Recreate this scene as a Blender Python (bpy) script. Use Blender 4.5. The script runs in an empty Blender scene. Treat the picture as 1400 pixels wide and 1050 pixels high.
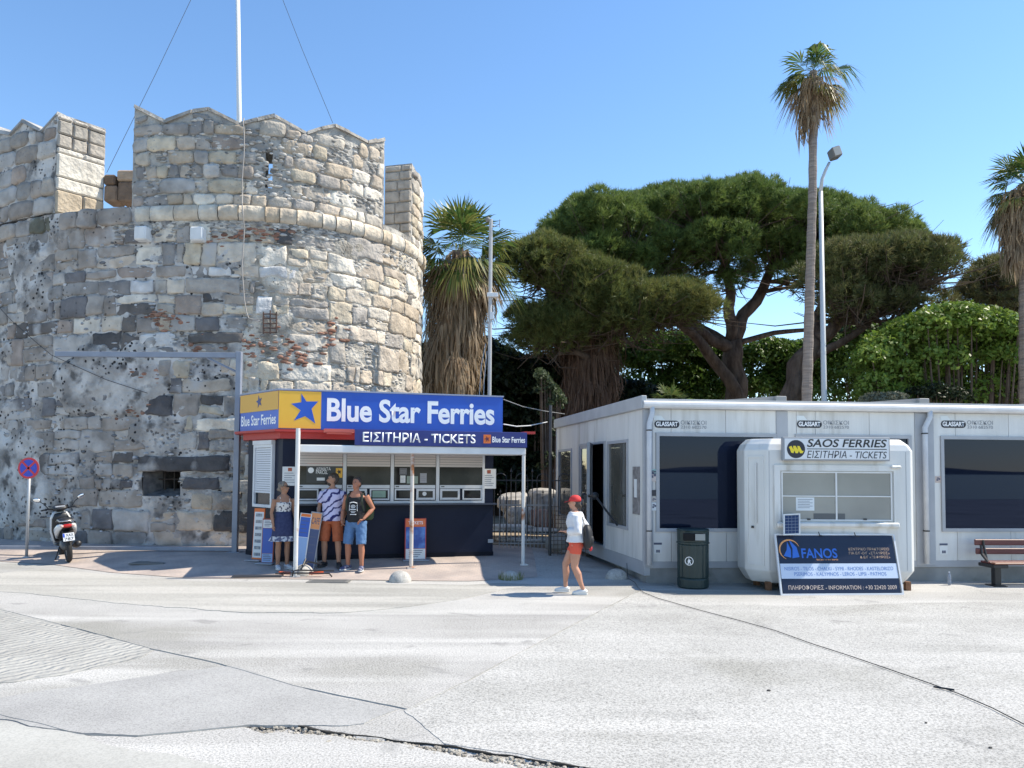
import bpy, math, random
import numpy as np
from mathutils import Vector, Matrix

R = math.radians
SC = bpy.context.scene
COL = SC.collection
random.seed(7)
rng = np.random.default_rng(7)

# ------------------------------------------------------------------ camera
CAM_H, FPX, PITCH, ROLL, HORIZON = 2.03, 1051.0, R(2.6), R(0.4), 643.0
_f = Vector((0, math.cos(PITCH), math.sin(PITCH)))
_u0 = Vector((0, -math.sin(PITCH), math.cos(PITCH)))
_r0 = Vector((1, 0, 0))
_r = _r0 * math.cos(ROLL) + _u0 * math.sin(ROLL)
_u = _u0 * math.cos(ROLL) - _r0 * math.sin(ROLL)
CYY = HORIZON - FPX * math.tan(PITCH)
CAMLOC = Vector((0, 0, CAM_H))
cam_data = bpy.data.cameras.new('camera')
cam = bpy.data.objects.new('camera', cam_data)
COL.objects.link(cam)
SC.camera = cam
cam_data.sensor_width = 36.0
cam_data.sensor_fit = 'HORIZONTAL'
cam_data.lens = FPX / 1400.0 * 36.0
cam_data.shift_y = (CYY - 525.0) / 1400.0
cam_data.clip_start = 0.1
cam_data.clip_end = 6000.0
cam.matrix_world = Matrix(((_r.x, _u.x, -_f.x, 0), (_r.y, _u.y, -_f.y, 0),
                           (_r.z, _u.z, -_f.z, CAM_H), (0, 0, 0, 1)))

# ------------------------------------------------------------------ world, sun, exposure
SUN_AZ, SUN_EL = R(8.0), R(51.0)          # azimuth from +X towards +Y
world = bpy.data.worlds.new('World')
SC.world = world
world.use_nodes = True
_wn = world.node_tree
_wn.nodes.clear()
_sky = _wn.nodes.new('ShaderNodeTexSky')
_sky.sky_type = 'NISHITA'
_sky.sun_disc = False
_sky.sun_elevation = SUN_EL
_sky.sun_rotation = math.pi / 2 - SUN_AZ
_sky.air_density = 1.0
_sky.dust_density = 0.0
_sky.ozone_density = 1.5
_bg = _wn.nodes.new('ShaderNodeBackground')
_bg.inputs['Strength'].default_value = 0.15
_wo = _wn.nodes.new('ShaderNodeOutputWorld')
_hs = _wn.nodes.new('ShaderNodeHueSaturation')
_hs.inputs['Saturation'].default_value = 1.14
_wn.links.new(_sky.outputs[0], _hs.inputs['Color'])
_wn.links.new(_hs.outputs[0], _bg.inputs['Color'])
_wn.links.new(_bg.outputs[0], _wo.inputs['Surface'])
_sd = bpy.data.lights.new('sun', 'SUN')
_sd.energy = 4.3
_sd.angle = R(0.53)
_sd.color = (1.0, 0.92, 0.78)
sun = bpy.data.objects.new('sun', _sd)
COL.objects.link(sun)
_sv = Vector((math.cos(SUN_EL) * math.cos(SUN_AZ), math.cos(SUN_EL) * math.sin(SUN_AZ), math.sin(SUN_EL)))
sun.rotation_euler = _sv.to_track_quat('Z', 'Y').to_euler()
SC.view_settings.view_transform = 'Standard'
SC.view_settings.look = 'None'
SC.view_settings.gamma = 1.0
SC.view_settings.use_curve_mapping = False
SC.view_settings.exposure = 0.76
SC.render.engine = 'CYCLES'
SC.cycles.max_bounces = 6
SC.cycles.diffuse_bounces = 3
SC.cycles.glossy_bounces = 3
SC.cycles.transmission_bounces = 4
SC.cycles.transparent_max_bounces = 6
SC.cycles.use_denoising = True

# ------------------------------------------------------------------ measuring: pixel of the photograph -> place
def ray(px, py):
    d = _r * ((px - 700.0) / FPX) + _u * ((CYY - py) / FPX) + _f
    return d

def at(px, py, Y):
    d = ray(px, py)
    return CAMLOC + d * (Y / d.y)

def onz(px, py, z):
    d = ray(px, py)
    return CAMLOC + d * ((z - CAM_H) / d.z)

def project(p):
    v = Vector(p) - CAMLOC
    zc = v.dot(_f)
    return 700 + FPX * v.dot(_r) / zc, CYY - FPX * v.dot(_u) / zc

class Plane:
    """an upright plane through (ox, oy) with direction (dx, dy); u runs along it, v is height above z0"""
    def __init__(s, ox, oy, dx, dy, z0=0.0):
        l = math.hypot(dx, dy)
        s.o = Vector((ox, oy, z0)); s.e = Vector((dx / l, dy / l, 0)); s.n = Vector((s.e.y, -s.e.x, 0)); s.z0 = z0
        s.ang = math.atan2(dy, dx)
    def uv(s, px, py, off=0.0):
        d = ray(px, py)
        o = s.o + s.n * off
        t = (o - CAMLOC).dot(s.n) / d.dot(s.n)
        p = CAMLOC + d * t
        return (p - o).dot(s.e), p.z - s.z0
    def rect(s, x0, y0, x1, y1, off=0.0):
        ym, xm = (y0 + y1) / 2, (x0 + x1) / 2
        return s.uv(x0, ym, off)[0], s.uv(xm, y1, off)[1], s.uv(x1, ym, off)[0], s.uv(xm, y0, off)[1]

# ------------------------------------------------------------------ ground height
def sstep(a, b, x):
    t = np.clip((x - a) / (b - a), 0, 1)
    return t * t * (3 - 2 * t)

EDGE_PX = [(-260, 772), (-60, 769), (0, 768), (70, 772), (150, 783), (260, 791), (400, 792), (540, 794), (640, 795), (690, 793), (735, 789)]
_ed = [onz(x, y, 0.0) for x, y in EDGE_PX]
EDX, EDY = np.array([e.x for e in _ed]), np.array([e.y for e in _ed])
def gz(x, y):
    """the quay is level; the footway by the tower rises gently from its edge"""
    return 0.16 * sstep(0.0, 2.0, y - np.interp(x, EDX, EDY)) * sstep(2.6, -0.4, x)

def gzf(x, y):
    return float(gz(np.float64(x), np.float64(y)))

# ------------------------------------------------------------------ numpy noise
def _hash(ix, iy, iz, seed):
    h = (ix.astype(np.int64) * 374761393 + iy.astype(np.int64) * 668265263 + iz.astype(np.int64) * 2147483647 + seed * 974634777) & 0x7fffffff
    h = ((h ^ (h >> 13)) * 1274126177) & 0x7fffffff
    h = h ^ (h >> 16)
    return (h & 0xffff) / 65535.0

def vnoise(x, y, z=0.0, seed=0):
    x = np.asarray(x, float); y = np.asarray(y, float) + 0 * x; z = np.asarray(z, float) + 0 * x
    ix, iy, iz = np.floor(x), np.floor(y), np.floor(z)
    fx, fy, fz = x - ix, y - iy, z - iz
    fx, fy, fz = [t * t * (3 - 2 * t) for t in (fx, fy, fz)]
    r = 0
    for a in (0, 1):
        for b in (0, 1):
            for c in (0, 1):
                w = (fx if a else 1 - fx) * (fy if b else 1 - fy) * (fz if c else 1 - fz)
                r = r + w * _hash(ix + a, iy + b, iz + c, seed)
    return r * 2 - 1

def fbm(x, y, z=0.0, octs=4, seed=0):
    a, t, s = 1.0, 0, 0
    x = np.asarray(x, float); y = np.asarray(y, float); z = np.asarray(z, float)
    for o in range(octs):
        s = s + a * vnoise(x * 2 ** o, y * 2 ** o, z * 2 ** o, seed + o * 17)
        t += a; a *= 0.5
    return s / t

# ------------------------------------------------------------------ mesh helpers
class MB:
    def __init__(s):
        s.v, s.f, s.mi, s.cur = [], [], [], 0
    def add(s, vs, fs, mtx=None):
        b = len(s.v)
        s.v += [tuple(mtx @ Vector(p)) if mtx is not None else tuple(p) for p in vs]
        s.f += [tuple(b + i for i in f) for f in fs]
        s.mi += [s.cur] * len(fs)
        return s
    def box(s, x0, y0, z0, x1, y1, z1, mtx=None, bev=0.0):
        if x1 < x0: x0, x1 = x1, x0
        if y1 < y0: y0, y1 = y1, y0
        if z1 < z0: z0, z1 = z1, z0
        b = min(bev, (x1 - x0) * .45, (y1 - y0) * .45, (z1 - z0) * .45)
        if b <= 0:
            vs = [(x, y, z) for x in (x0, x1) for y in (y0, y1) for z in (z0, z1)]
            fs = [(0, 1, 3, 2), (4, 6, 7, 5), (0, 4, 5, 1), (2, 3, 7, 6), (0, 2, 6, 4), (1, 5, 7, 3)]
            return s.add(vs, fs, mtx)
        vs, idx = [], {}
        X, Y, Z = (x0, x1), (y0, y1), (z0, z1)
        for i in (0, 1):
            for j in (0, 1):
                for k in (0, 1):
                    sx, sy, sz = (1, -1)[i], (1, -1)[j], (1, -1)[k]
                    for ax in range(3):
                        p = [X[i] + sx * b, Y[j] + sy * b, Z[k] + sz * b]
                        p[ax] = (X[i], Y[j], Z[k])[ax]
                        idx[(i, j, k, ax)] = len(vs); vs.append(tuple(p))
        g = lambda i, j, k, a: idx[(i, j, k, a)]
        fs = []
        for i in (0, 1):
            q = [g(i, 0, 0, 0), g(i, 1, 0, 0), g(i, 1, 1, 0), g(i, 0, 1, 0)]; fs.append(q if i else q[::-1])
            q = [g(0, i, 0, 1), g(1, i, 0, 1), g(1, i, 1, 1), g(0, i, 1, 1)]; fs.append(q[::-1] if i else q)
            q = [g(0, 0, i, 2), g(1, 0, i, 2), g(1, 1, i, 2), g(0, 1, i, 2)]; fs.append(q if i else q[::-1])
        for i in (0, 1):
            for j in (0, 1):
                fs.append([g(i, j, 0, 0), g(i, j, 1, 0), g(i, j, 1, 1), g(i, j, 0, 1)])
                fs.append([g(i, 0, j, 0), g(i, 1, j, 0), g(i, 1, j, 2), g(i, 0, j, 2)])
                fs.append([g(0, i, j, 1), g(1, i, j, 1), g(1, i, j, 2), g(0, i, j, 2)])
        for i in (0, 1):
            for j in (0, 1):
                for k in (0, 1):
                    fs.append([g(i, j, k, 0), g(i, j, k, 1), g(i, j, k, 2)])
        c = Vector(((x0 + x1) / 2, (y0 + y1) / 2, (z0 + z1) / 2))
        out = []
        for f in fs:
            p = [Vector(vs[t]) for t in f]
            n = (p[1] - p[0]).cross(p[2] - p[0]); m = sum(p, Vector()) / len(p) - c
            out.append(tuple(f) if n.dot(m) > 0 else tuple(f[::-1]))
        return s.add(vs, out, mtx)
    def prism(s, poly, a, b, mtx=None):
        """poly: (x, z) outline, extruded along y from a to b"""
        n = len(poly)
        vs = [(p[0], a, p[1]) for p in poly] + [(p[0], b, p[1]) for p in poly]
        fs = [tuple(range(n)), tuple(range(2 * n - 1, n - 1, -1))]
        fs += [(i, i + n, (i + 1) % n + n, (i + 1) % n) for i in range(n)]
        return s.add(vs, fs, mtx)
    def slab(s, poly, z0, z1, mtx=None):
        """poly: (x, y) outline, extruded in z"""
        n = len(poly)
        vs = [(p[0], p[1], z0) for p in poly] + [(p[0], p[1], z1) for p in poly]
        fs = [tuple(range(n - 1, -1, -1)), tuple(range(n, 2 * n))]
        fs += [(i, (i + 1) % n, (i + 1) % n + n, i + n) for i in range(n)]
        return s.add(vs, fs, mtx)
    def tube(s, pts, r, n=8, mtx=None, cap=True, ell=None):
        """tube along points; r a number, a list, or a list of (ra, rb)"""
        pts = [Vector(p) for p in pts]
        m = len(pts)
        rs = r if isinstance(r, (list, tuple)) else [r] * m
        vs, fs = [], []
        d0 = (pts[1] - pts[0]).normalized()
        up = Vector((0, 0, 1)) if abs(d0.z) < .9 else Vector((0, 1, 0))
        a = d0.cross(up).normalized()
        for i, p in enumerate(pts):
            d = (pts[min(i + 1, m - 1)] - pts[max(i - 1, 0)])
            d = d.normalized() if d.length > 1e-9 else d0
            a = (a - d * a.dot(d))
            a = a.normalized() if a.length > 1e-6 else d.orthogonal().normalized()
            b = d.cross(a)
            ra, rb = rs[i] if isinstance(rs[i], (tuple, list)) else (rs[i], rs[i])
            for k in range(n):
                t = 2 * math.pi * k / n
                vs.append(tuple(p + a * (ra * math.cos(t)) + b * (rb * math.sin(t))))
        for i in range(m - 1):
            for k in range(n):
                k2 = (k + 1) % n
                fs.append((i * n + k, i * n + k2, (i + 1) * n + k2, (i + 1) * n + k))
        if cap:
            fs.append(tuple(range(n - 1, -1, -1)))
            fs.append(tuple((m - 1) * n + k for k in range(n)))
        return s.add(vs, fs, mtx)
    def loft(s, secs, n=16, mtx=None):
        """secs: (cx, cy, z, rx, ry), horizontal ellipses stacked upwards"""
        vs, fs = [], []
        for (cx, cy, z, rx, ry) in secs:
            for k in range(n):
                t = 2 * math.pi * k / n
                vs.append((cx + rx * math.cos(t), cy + ry * math.sin(t), z))
        for i in range(len(secs) - 1):
            for k in range(n):
                k2 = (k + 1) % n
                fs.append((i * n + k, i * n + k2, (i + 1) * n + k2, (i + 1) * n + k))
        fs.append(tuple(range(n - 1, -1, -1)))
        fs.append(tuple((len(secs) - 1) * n + k for k in range(n)))
        return s.add(vs, fs, mtx)
    def lathe(s, prof, c=(0, 0, 0), n=20, mtx=None):
        """prof: (r, z)"""
        return s.loft([(c[0], c[1], c[2] + z, max(r, 1e-4), max(r, 1e-4)) for r, z in prof], n, mtx)
    def ball(s, c, rx, ry=None, rz=None, nu=14, nv=9, mtx=None):
        ry = rx if ry is None else ry; rz = rx if rz is None else rz
        vs, fs = [(c[0], c[1], c[2] - rz)], []
        for j in range(1, nv):
            ph = -math.pi / 2 + math.pi * j / nv
            for i in range(nu):
                t = 2 * math.pi * i / nu
                vs.append((c[0] + rx * math.cos(ph) * math.cos(t), c[1] + ry * math.cos(ph) * math.sin(t), c[2] + rz * math.sin(ph)))
        vs.append((c[0], c[1], c[2] + rz))
        for i in range(nu):
            i2 = (i + 1) % nu
            fs.append((0, 1 + i2, 1 + i))
            for j in range(nv - 2):
                a = 1 + j * nu
                fs.append((a + i, a + i2, a + nu + i2, a + nu + i))
            a = 1 + (nv - 2) * nu
            fs.append((a + i, a + i2, len(vs) - 1))
        return s.add(vs, fs, mtx)
    def frame(s, x0, z0, x1, z1, w, y0, y1, mtx=None):
        """a rectangular picture-frame in the xz plane: rails between stiles"""
        s.box(x0, y0, z0, x0 + w, y1, z1, mtx); s.box(x1 - w, y0, z0, x1, y1, z1, mtx)
        s.box(x0 + w, y0, z0, x1 - w, y1, z0 + w, mtx); s.box(x0 + w, y0, z1 - w, x1 - w, y1, z1, mtx)
        return s
    def build(s, name, mats, parent=None, smooth=False, kind=None):
        me = bpy.data.meshes.new(name)
        me.from_pydata(s.v, [], s.f)
        mats = mats if isinstance(mats, (list, tuple)) else [mats]
        for m in mats: me.materials.append(m)
        if len(mats) > 1: me.polygons.foreach_set('material_index', s.mi)
        if smooth: me.polygons.foreach_set('use_smooth', [True] * len(me.polygons))
        me.update()
        return link(name, me, parent, kind)

def link(name, me, parent=None, kind=None):
    o = bpy.data.objects.new(name, me)
    COL.objects.link(o)
    if parent is not None: o.parent = parent
    if kind: o['kind'] = kind
    return o

def npmesh(name, V, Fq, mat, parent=None, smooth=False, kind=None, attr=None):
    """fast mesh from numpy: V (n,3), Fq (m,k)"""
    V = np.ascontiguousarray(V, np.float32); Fq = np.ascontiguousarray(Fq, np.int32)
    me = bpy.data.meshes.new(name)
    k = Fq.shape[1]
    me.vertices.add(len(V)); me.vertices.foreach_set('co', V.ravel())
    me.loops.add(Fq.size); me.loops.foreach_set('vertex_index', Fq.ravel())
    me.polygons.add(len(Fq)); me.polygons.foreach_set('loop_start', np.arange(len(Fq), dtype=np.int32) * k)
    try: me.polygons.foreach_set('loop_total', np.full(len(Fq), k, np.int32))
    except Exception: pass
    for m in (mat if isinstance(mat, (list, tuple)) else [mat]): me.materials.append(m)
    if attr is not None:
        a = me.attributes.new('tint', 'FLOAT', 'POINT'); a.data.foreach_set('value', np.ascontiguousarray(attr, np.float32))
    if smooth: me.polygons.foreach_set('use_smooth', np.ones(len(Fq), bool))
    me.update(calc_edges=True); me.validate()
    return link(name, me, parent, kind)

def thing(name, label, cat, loc=(0, 0, 0), rotz=0.0, group=None):
    o = bpy.data.objects.new(name, None)
    o.empty_display_size = 0.2
    COL.objects.link(o)
    o.location = loc; o.rotation_euler = (0, 0, rotz)
    return tag(o, label, cat, group)

def tag(o, label, cat, group=None, kind=None):
    o['label'] = label; o['category'] = cat
    if group: o['group'] = group
    if kind: o['kind'] = kind
    return o

def structure(o, label=None):
    o['kind'] = 'structure'
    if label: o['label'] = label
    return o

_fold = bpy.data.textures.new('cloth_folds', 'CLOUDS'); _fold.noise_scale = .09; _fold.noise_depth = 2
def folds(o, s=.022):
    m = o.modifiers.new('folds', 'DISPLACE'); m.texture = _fold; m.strength = s; m.mid_level = .5; m.texture_coords = 'LOCAL'
    return o

def remesh(o, voxel, smooth=4, sub=0):
    m = o.modifiers.new('skin', 'REMESH'); m.mode = 'VOXEL'; m.voxel_size = voxel; m.use_smooth_shade = True
    if smooth:
        m = o.modifiers.new('soft', 'SMOOTH'); m.iterations = smooth; m.factor = .5
    return o

def text_mesh(body, bold=0.0, shear=0.0, spacing=1.0, res=4):
    cu = bpy.data.curves.new('lettering', 'FONT')
    cu.body = body; cu.size = 1.0; cu.offset = bold; cu.shear = shear; cu.space_character = spacing
    cu.resolution_u = res; cu.extrude = 0.0
    ob = bpy.data.objects.new('lettering_tmp', cu)
    COL.objects.link(ob)
    me = bpy.data.meshes.new_from_object(ob)
    bpy.data.objects.remove(ob)
    return me

def lettering(body, x0, z0, x1, z1, y, mat, parent, bold=0.0, shear=0.0, spacing=1.0, name='lettering', depth=0.0, mtx=None, keep=False):
    """text standing in the local xz plane facing -y, stretched into the box"""
    me = text_mesh(body, bold, shear, spacing)
    n = len(me.vertices)
    co = np.empty(n * 3, np.float32); me.vertices.foreach_get('co', co); co = co.reshape(-1, 3)
    lo, hi = co.min(0), co.max(0)
    sx = (x1 - x0) / max(hi[0] - lo[0], 1e-6); sz = (z1 - z0) / max(hi[1] - lo[1], 1e-6)
    if keep: sx = sz = min(sx, sz)
    out = np.zeros_like(co)
    out[:, 0] = x0 + (co[:, 0] - lo[0]) * sx
    out[:, 2] = z0 + (co[:, 1] - lo[1]) * sz
    out[:, 1] = y
    if depth > 0:
        import bmesh
        bm = bmesh.new(); me.vertices.foreach_set('co', out.ravel()); bm.from_mesh(me)
        r = bmesh.ops.extrude_face_region(bm, geom=bm.faces[:])
        for g in r['geom']:
            if isinstance(g, bmesh.types.BMVert): g.co.y -= depth
        bmesh.ops.recalc_face_normals(bm, faces=bm.faces[:])
        bm.to_mesh(me); bm.free()
        co = np.empty(len(me.vertices) * 3, np.float32); me.vertices.foreach_get('co', co); out = co.reshape(-1, 3)
    if mtx is not None:
        out = np.array([tuple(mtx @ Vector(p)) for p in out], np.float32)
    me.vertices.foreach_set('co', out.astype(np.float32).ravel())
    me.materials.clear(); me.materials.append(mat)
    me.update()
    return link(name, me, parent)

# ------------------------------------------------------------------ materials
def mat(name, col, rough=.6, metal=0.0, col2=None, scale=4.0, detail=5.0, mix=(.35, .65), bump=0.0, bscale=40.0, bdist=.01,
        spec=.5, coat=0.0, coord='Object', stain=None, sscale=1.5, smix=(.5, .7), stretch=None, objcol=False, island=0.0, tint=None, trans=0.0, alpha=1.0, emit=None, emits=0):
    m = bpy.data.materials.new(name); m.use_nodes = True
    nt = m.node_tree; N = nt.nodes; L = nt.links
    b = N['Principled BSDF']
    b.inputs['Roughness'].default_value = rough
    b.inputs['Metallic'].default_value = metal
    b.inputs['Specular IOR Level'].default_value = spec
    if coat: b.inputs['Coat Weight'].default_value = coat
    if trans: b.inputs['Transmission Weight'].default_value = trans
    if alpha < 1: b.inputs['Alpha'].default_value = alpha
    if emit: b.inputs['Emission Color'].default_value = (*emit, 1); b.inputs['Emission Strength'].default_value = emits
    c4 = lambda c: (c[0], c[1], c[2], 1)
    tc = N.new('ShaderNodeTexCoord')
    vec = tc.outputs[coord]
    if coord == 'World':
        vec = None
    if stretch:
        mp = N.new('ShaderNodeMapping'); mp.inputs['Scale'].default_value = stretch
        L.new(vec, mp.inputs['Vector']); vec = mp.outputs[0]
    def noise(sc, det=5.0, w=0.0):
        n = N.new('ShaderNodeTexNoise'); n.inputs['Scale'].default_value = sc; n.inputs['Detail'].default_value = det
        if w:
            ad = N.new('ShaderNodeVectorMath'); ad.operation = 'ADD'; ad.inputs[1].default_value = (w, w * .7, w * 1.3)
            L.new(vec, ad.inputs[0]); L.new(ad.outputs[0], n.inputs['Vector'])
        else:
            L.new(vec, n.inputs['Vector'])
        return n.outputs['Fac']
    def ramp(fac, a, z, pos):
        r = N.new('ShaderNodeValToRGB'); r.color_ramp.elements[0].position = pos[0]; r.color_ramp.elements[1].position = pos[1]
        r.color_ramp.elements[0].color = c4(a); r.color_ramp.elements[1].color = c4(z)
        L.new(fac, r.inputs['Fac']); return r.outputs['Color']
    def mixc(fac, a, z, mode='MIX'):
        x = N.new('ShaderNodeMix'); x.data_type = 'RGBA'; x.blend_type = mode
        for s_, v_ in ((0, fac), (6, a), (7, z)):
            if hasattr(v_, 'is_linked'): L.new(v_, x.inputs[s_])
            else: x.inputs[s_].default_value = v_ if not isinstance(v_, tuple) else c4(v_)
        return x.outputs[2]
    out = None
    if col2 is not None:
        out = ramp(noise(scale, detail), col, col2, mix)
    if objcol:
        oi = N.new('ShaderNodeObjectInfo')
        out = oi.outputs['Color'] if out is None else mixc(1.0, oi.outputs['Color'], out, 'MULTIPLY')
    if island:
        g = N.new('ShaderNodeNewGeometry')
        r = ramp(g.outputs['Random Per Island'], (1 - island,) * 3, (1 + island * .6,) * 3, (0, 1))
        out = mixc(1.0, out if out is not None else col, r, 'MULTIPLY')
    if tint is not None:      # per-vertex 'tint' attribute blends towards another colour of the thing itself
        a = N.new('ShaderNodeAttribute'); a.attribute_name = 'tint'
        out = mixc(a.outputs['Fac'], out if out is not None else col, tint)
    if stain is not None:
        f = ramp(noise(sscale, 5, 7.3), (0, 0, 0), (1, 1, 1), smix)
        out = mixc(f, out if out is not None else col, stain)
    if out is None: b.inputs['Base Color'].default_value = c4(col)
    else: L.new(out, b.inputs['Base Color'])
    if bump:
        bp = N.new('ShaderNodeBump'); bp.inputs['Strength'].default_value = bump; bp.inputs['Distance'].default_value = bdist
        L.new(noise(bscale, 4, 3.1), bp.inputs['Height']); L.new(bp.outputs[0], b.inputs['Normal'])
    m['_'] = 0
    return m

def flat(name, col, rough=.5, **k):
    return mat(name, col, rough, **k)
# ------------------------------------------------------------------ ground
def pitted(m, scale=9.0, size=.25, col=(.05, .05, .055), nscale=2.0, npos=(.5, .62), bump=.6):
    """dark weather pits with a shape of their own, where a slow noise lets them"""
    nt = m.node_tree; N = nt.nodes; L = nt.links; b = N['Principled BSDF']
    tc = N.new('ShaderNodeTexCoord')
    nz = N.new('ShaderNodeTexNoise'); nz.inputs['Scale'].default_value = 3.0; nz.inputs['Detail'].default_value = 4
    L.new(tc.outputs['Object'], nz.inputs['Vector'])
    ad = N.new('ShaderNodeMix'); ad.data_type = 'RGBA'; ad.inputs[0].default_value = .12
    L.new(tc.outputs['Object'], ad.inputs[6]); L.new(nz.outputs['Color'], ad.inputs[7])
    vo = N.new('ShaderNodeTexVoronoi'); vo.inputs['Scale'].default_value = scale; vo.inputs['Randomness'].default_value = 1.0
    L.new(ad.outputs[2], vo.inputs['Vector'])
    r1 = N.new('ShaderNodeValToRGB'); r1.color_ramp.elements[0].position = size * .75; r1.color_ramp.elements[1].position = size
    r1.color_ramp.elements[0].color = (1, 1, 1, 1); r1.color_ramp.elements[1].color = (0, 0, 0, 1)
    L.new(vo.outputs['Distance'], r1.inputs['Fac'])
    n2 = N.new('ShaderNodeTexNoise'); n2.inputs['Scale'].default_value = nscale; n2.inputs['Detail'].default_value = 5
    L.new(tc.outputs['Object'], n2.inputs['Vector'])
    r2 = N.new('ShaderNodeValToRGB'); r2.color_ramp.elements[0].position = npos[0]; r2.color_ramp.elements[1].position = npos[1]
    L.new(n2.outputs['Fac'], r2.inputs['Fac'])
    mu = N.new('ShaderNodeMath'); mu.operation = 'MULTIPLY'
    L.new(r1.outputs[0], mu.inputs[0]); L.new(r2.outputs[0], mu.inputs[1])
    mx = N.new('ShaderNodeMix'); mx.data_type = 'RGBA'
    src = b.inputs['Base Color']
    if src.is_linked: L.new(src.links[0].from_socket, mx.inputs[6])
    else: mx.inputs[6].default_value = src.default_value
    mx.inputs[7].default_value = (*col, 1)
    L.new(mu.outputs[0], mx.inputs[0]); L.new(mx.outputs[2], src)
    if bump:
        bp = N.new('ShaderNodeBump'); bp.inputs['Strength'].default_value = bump; bp.inputs['Distance'].default_value = .03; bp.invert = True
        L.new(mu.outputs[0], bp.inputs['Height'])
        if b.inputs['Normal'].is_linked: L.new(b.inputs['Normal'].links[0].from_socket, bp.inputs['Normal'])
        L.new(bp.outputs[0], b.inputs['Normal'])
    return m

def speckle(m, scale=90.0, amount=.35, bump=.35, bdist=.004):
    """fine aggregate: light and dark grains"""
    nt = m.node_tree; N = nt.nodes; L = nt.links; b = N['Principled BSDF']
    tc = N.new('ShaderNodeTexCoord')
    nz = N.new('ShaderNodeTexNoise'); nz.inputs['Scale'].default_value = scale; nz.inputs['Detail'].default_value = 3
    nz.inputs['Roughness'].default_value = .75
    L.new(tc.outputs['Object'], nz.inputs['Vector'])
    r = N.new('ShaderNodeValToRGB'); e = r.color_ramp.elements
    e[0].position = .34; e[1].position = .56
    e[0].color = (1 - amount,) * 3 + (1,); e[1].color = (1 + amount * .25,) * 3 + (1,)
    L.new(nz.outputs['Fac'], r.inputs['Fac'])
    mx = N.new('ShaderNodeMix'); mx.data_type = 'RGBA'; mx.blend_type = 'MULTIPLY'; mx.inputs[0].default_value = 1
    src = b.inputs['Base Color']
    if src.is_linked: L.new(src.links[0].from_socket, mx.inputs[6])
    else: mx.inputs[6].default_value = src.default_value
    L.new(r.outputs[0], mx.inputs[7]); L.new(mx.outputs[2], src)
    bp = N.new('ShaderNodeBump'); bp.inputs['Strength'].default_value = bump; bp.inputs['Distance'].default_value = bdist
    L.new(nz.outputs['Fac'], bp.inputs['Height'])
    if b.inputs['Normal'].is_linked: L.new(b.inputs['Normal'].links[0].from_socket, bp.inputs['Normal'])
    L.new(bp.outputs[0], b.inputs['Normal'])
    return m

def waves(m, scale, strength, dist=.01, rot=0.0, distort=6.0):
    nt = m.node_tree; N = nt.nodes; L = nt.links; b = N['Principled BSDF']
    tc = N.new('ShaderNodeTexCoord'); mp = N.new('ShaderNodeMapping'); mp.inputs['Rotation'].default_value = (0, 0, rot)
    L.new(tc.outputs['Object'], mp.inputs['Vector'])
    w = N.new('ShaderNodeTexWave'); w.inputs['Scale'].default_value = scale; w.inputs['Distortion'].default_value = distort
    w.inputs['Detail'].default_value = 3; w.inputs['Detail Scale'].default_value = 1.6
    L.new(mp.outputs[0], w.inputs['Vector'])
    bp = N.new('ShaderNodeBump'); bp.inputs['Strength'].default_value = strength; bp.inputs['Distance'].default_value = dist
    L.new(w.outputs['Fac'], bp.inputs['Height'])
    if b.inputs['Normal'].is_linked: L.new(b.inputs['Normal'].links[0].from_socket, bp.inputs['Normal'])
    L.new(bp.outputs[0], b.inputs['Normal'])
    return m

def streaks(m, col, stretch=(.22, 1.1, 1), scale=1.0, pos=(.5, .68), amt=.8, rot=0.0):
    """long dusty sweeps left by tyres and brooms"""
    nt = m.node_tree; N = nt.nodes; L = nt.links; b = N['Principled BSDF']
    tc = N.new('ShaderNodeTexCoord'); mp = N.new('ShaderNodeMapping'); mp.inputs['Scale'].default_value = stretch; mp.inputs['Rotation'].default_value = (0, 0, rot)
    L.new(tc.outputs['Object'], mp.inputs['Vector'])
    nz = N.new('ShaderNodeTexNoise'); nz.inputs['Scale'].default_value = scale; nz.inputs['Detail'].default_value = 6; nz.inputs['Distortion'].default_value = .6
    L.new(mp.outputs[0], nz.inputs['Vector'])
    r = N.new('ShaderNodeValToRGB'); r.color_ramp.elements[0].position = pos[0]; r.color_ramp.elements[1].position = pos[1]
    r.color_ramp.elements[0].color = (0, 0, 0, 1); r.color_ramp.elements[1].color = (amt, amt, amt, 1)
    L.new(nz.outputs['Fac'], r.inputs['Fac'])
    mx = N.new('ShaderNodeMix'); mx.data_type = 'RGBA'; src = b.inputs['Base Color']
    L.new(src.links[0].from_socket, mx.inputs[6]); mx.inputs[7].default_value = (*col, 1)
    L.new(r.outputs[0], mx.inputs[0]); L.new(mx.outputs[2], src)
    return m

M_ground = speckle(streaks(streaks(mat('quay_concrete', (.36, .348, .325), .9, col2=(.47, .455, .43), scale=.55, detail=6, mix=(.3, .7), bump=.25, bscale=14, bdist=.012,
                       stain=(.31, .30, .27), sscale=.35, smix=(.52, .66), spec=.2), (.53, .515, .485), (.16, 1.0, 1), 1.1, (.48, .66), .8, .12), (.27, .262, .25), (.12, 1.6, 1), .9, (.56, .70), .6, -.3), 55, .5, .6, .007)
streaks(M_ground, (.22, .215, .205), (1, 1, 1), 1.7, (.63, .70), .55)
M_band = speckle(streaks(mat('grey_asphalt_band', (.33, .32, .29), .9, col2=(.40, .385, .35), scale=.7, detail=6, bump=.2, bscale=10, spec=.2,
                     stain=(.40, .385, .35), sscale=.6, smix=(.52, .68), stretch=(.35, 1.2, 1)), (.48, .46, .42), (.12, 1.4, 1), 1.2, (.46, .62), .85, .05), 60, .35, .4)
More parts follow.
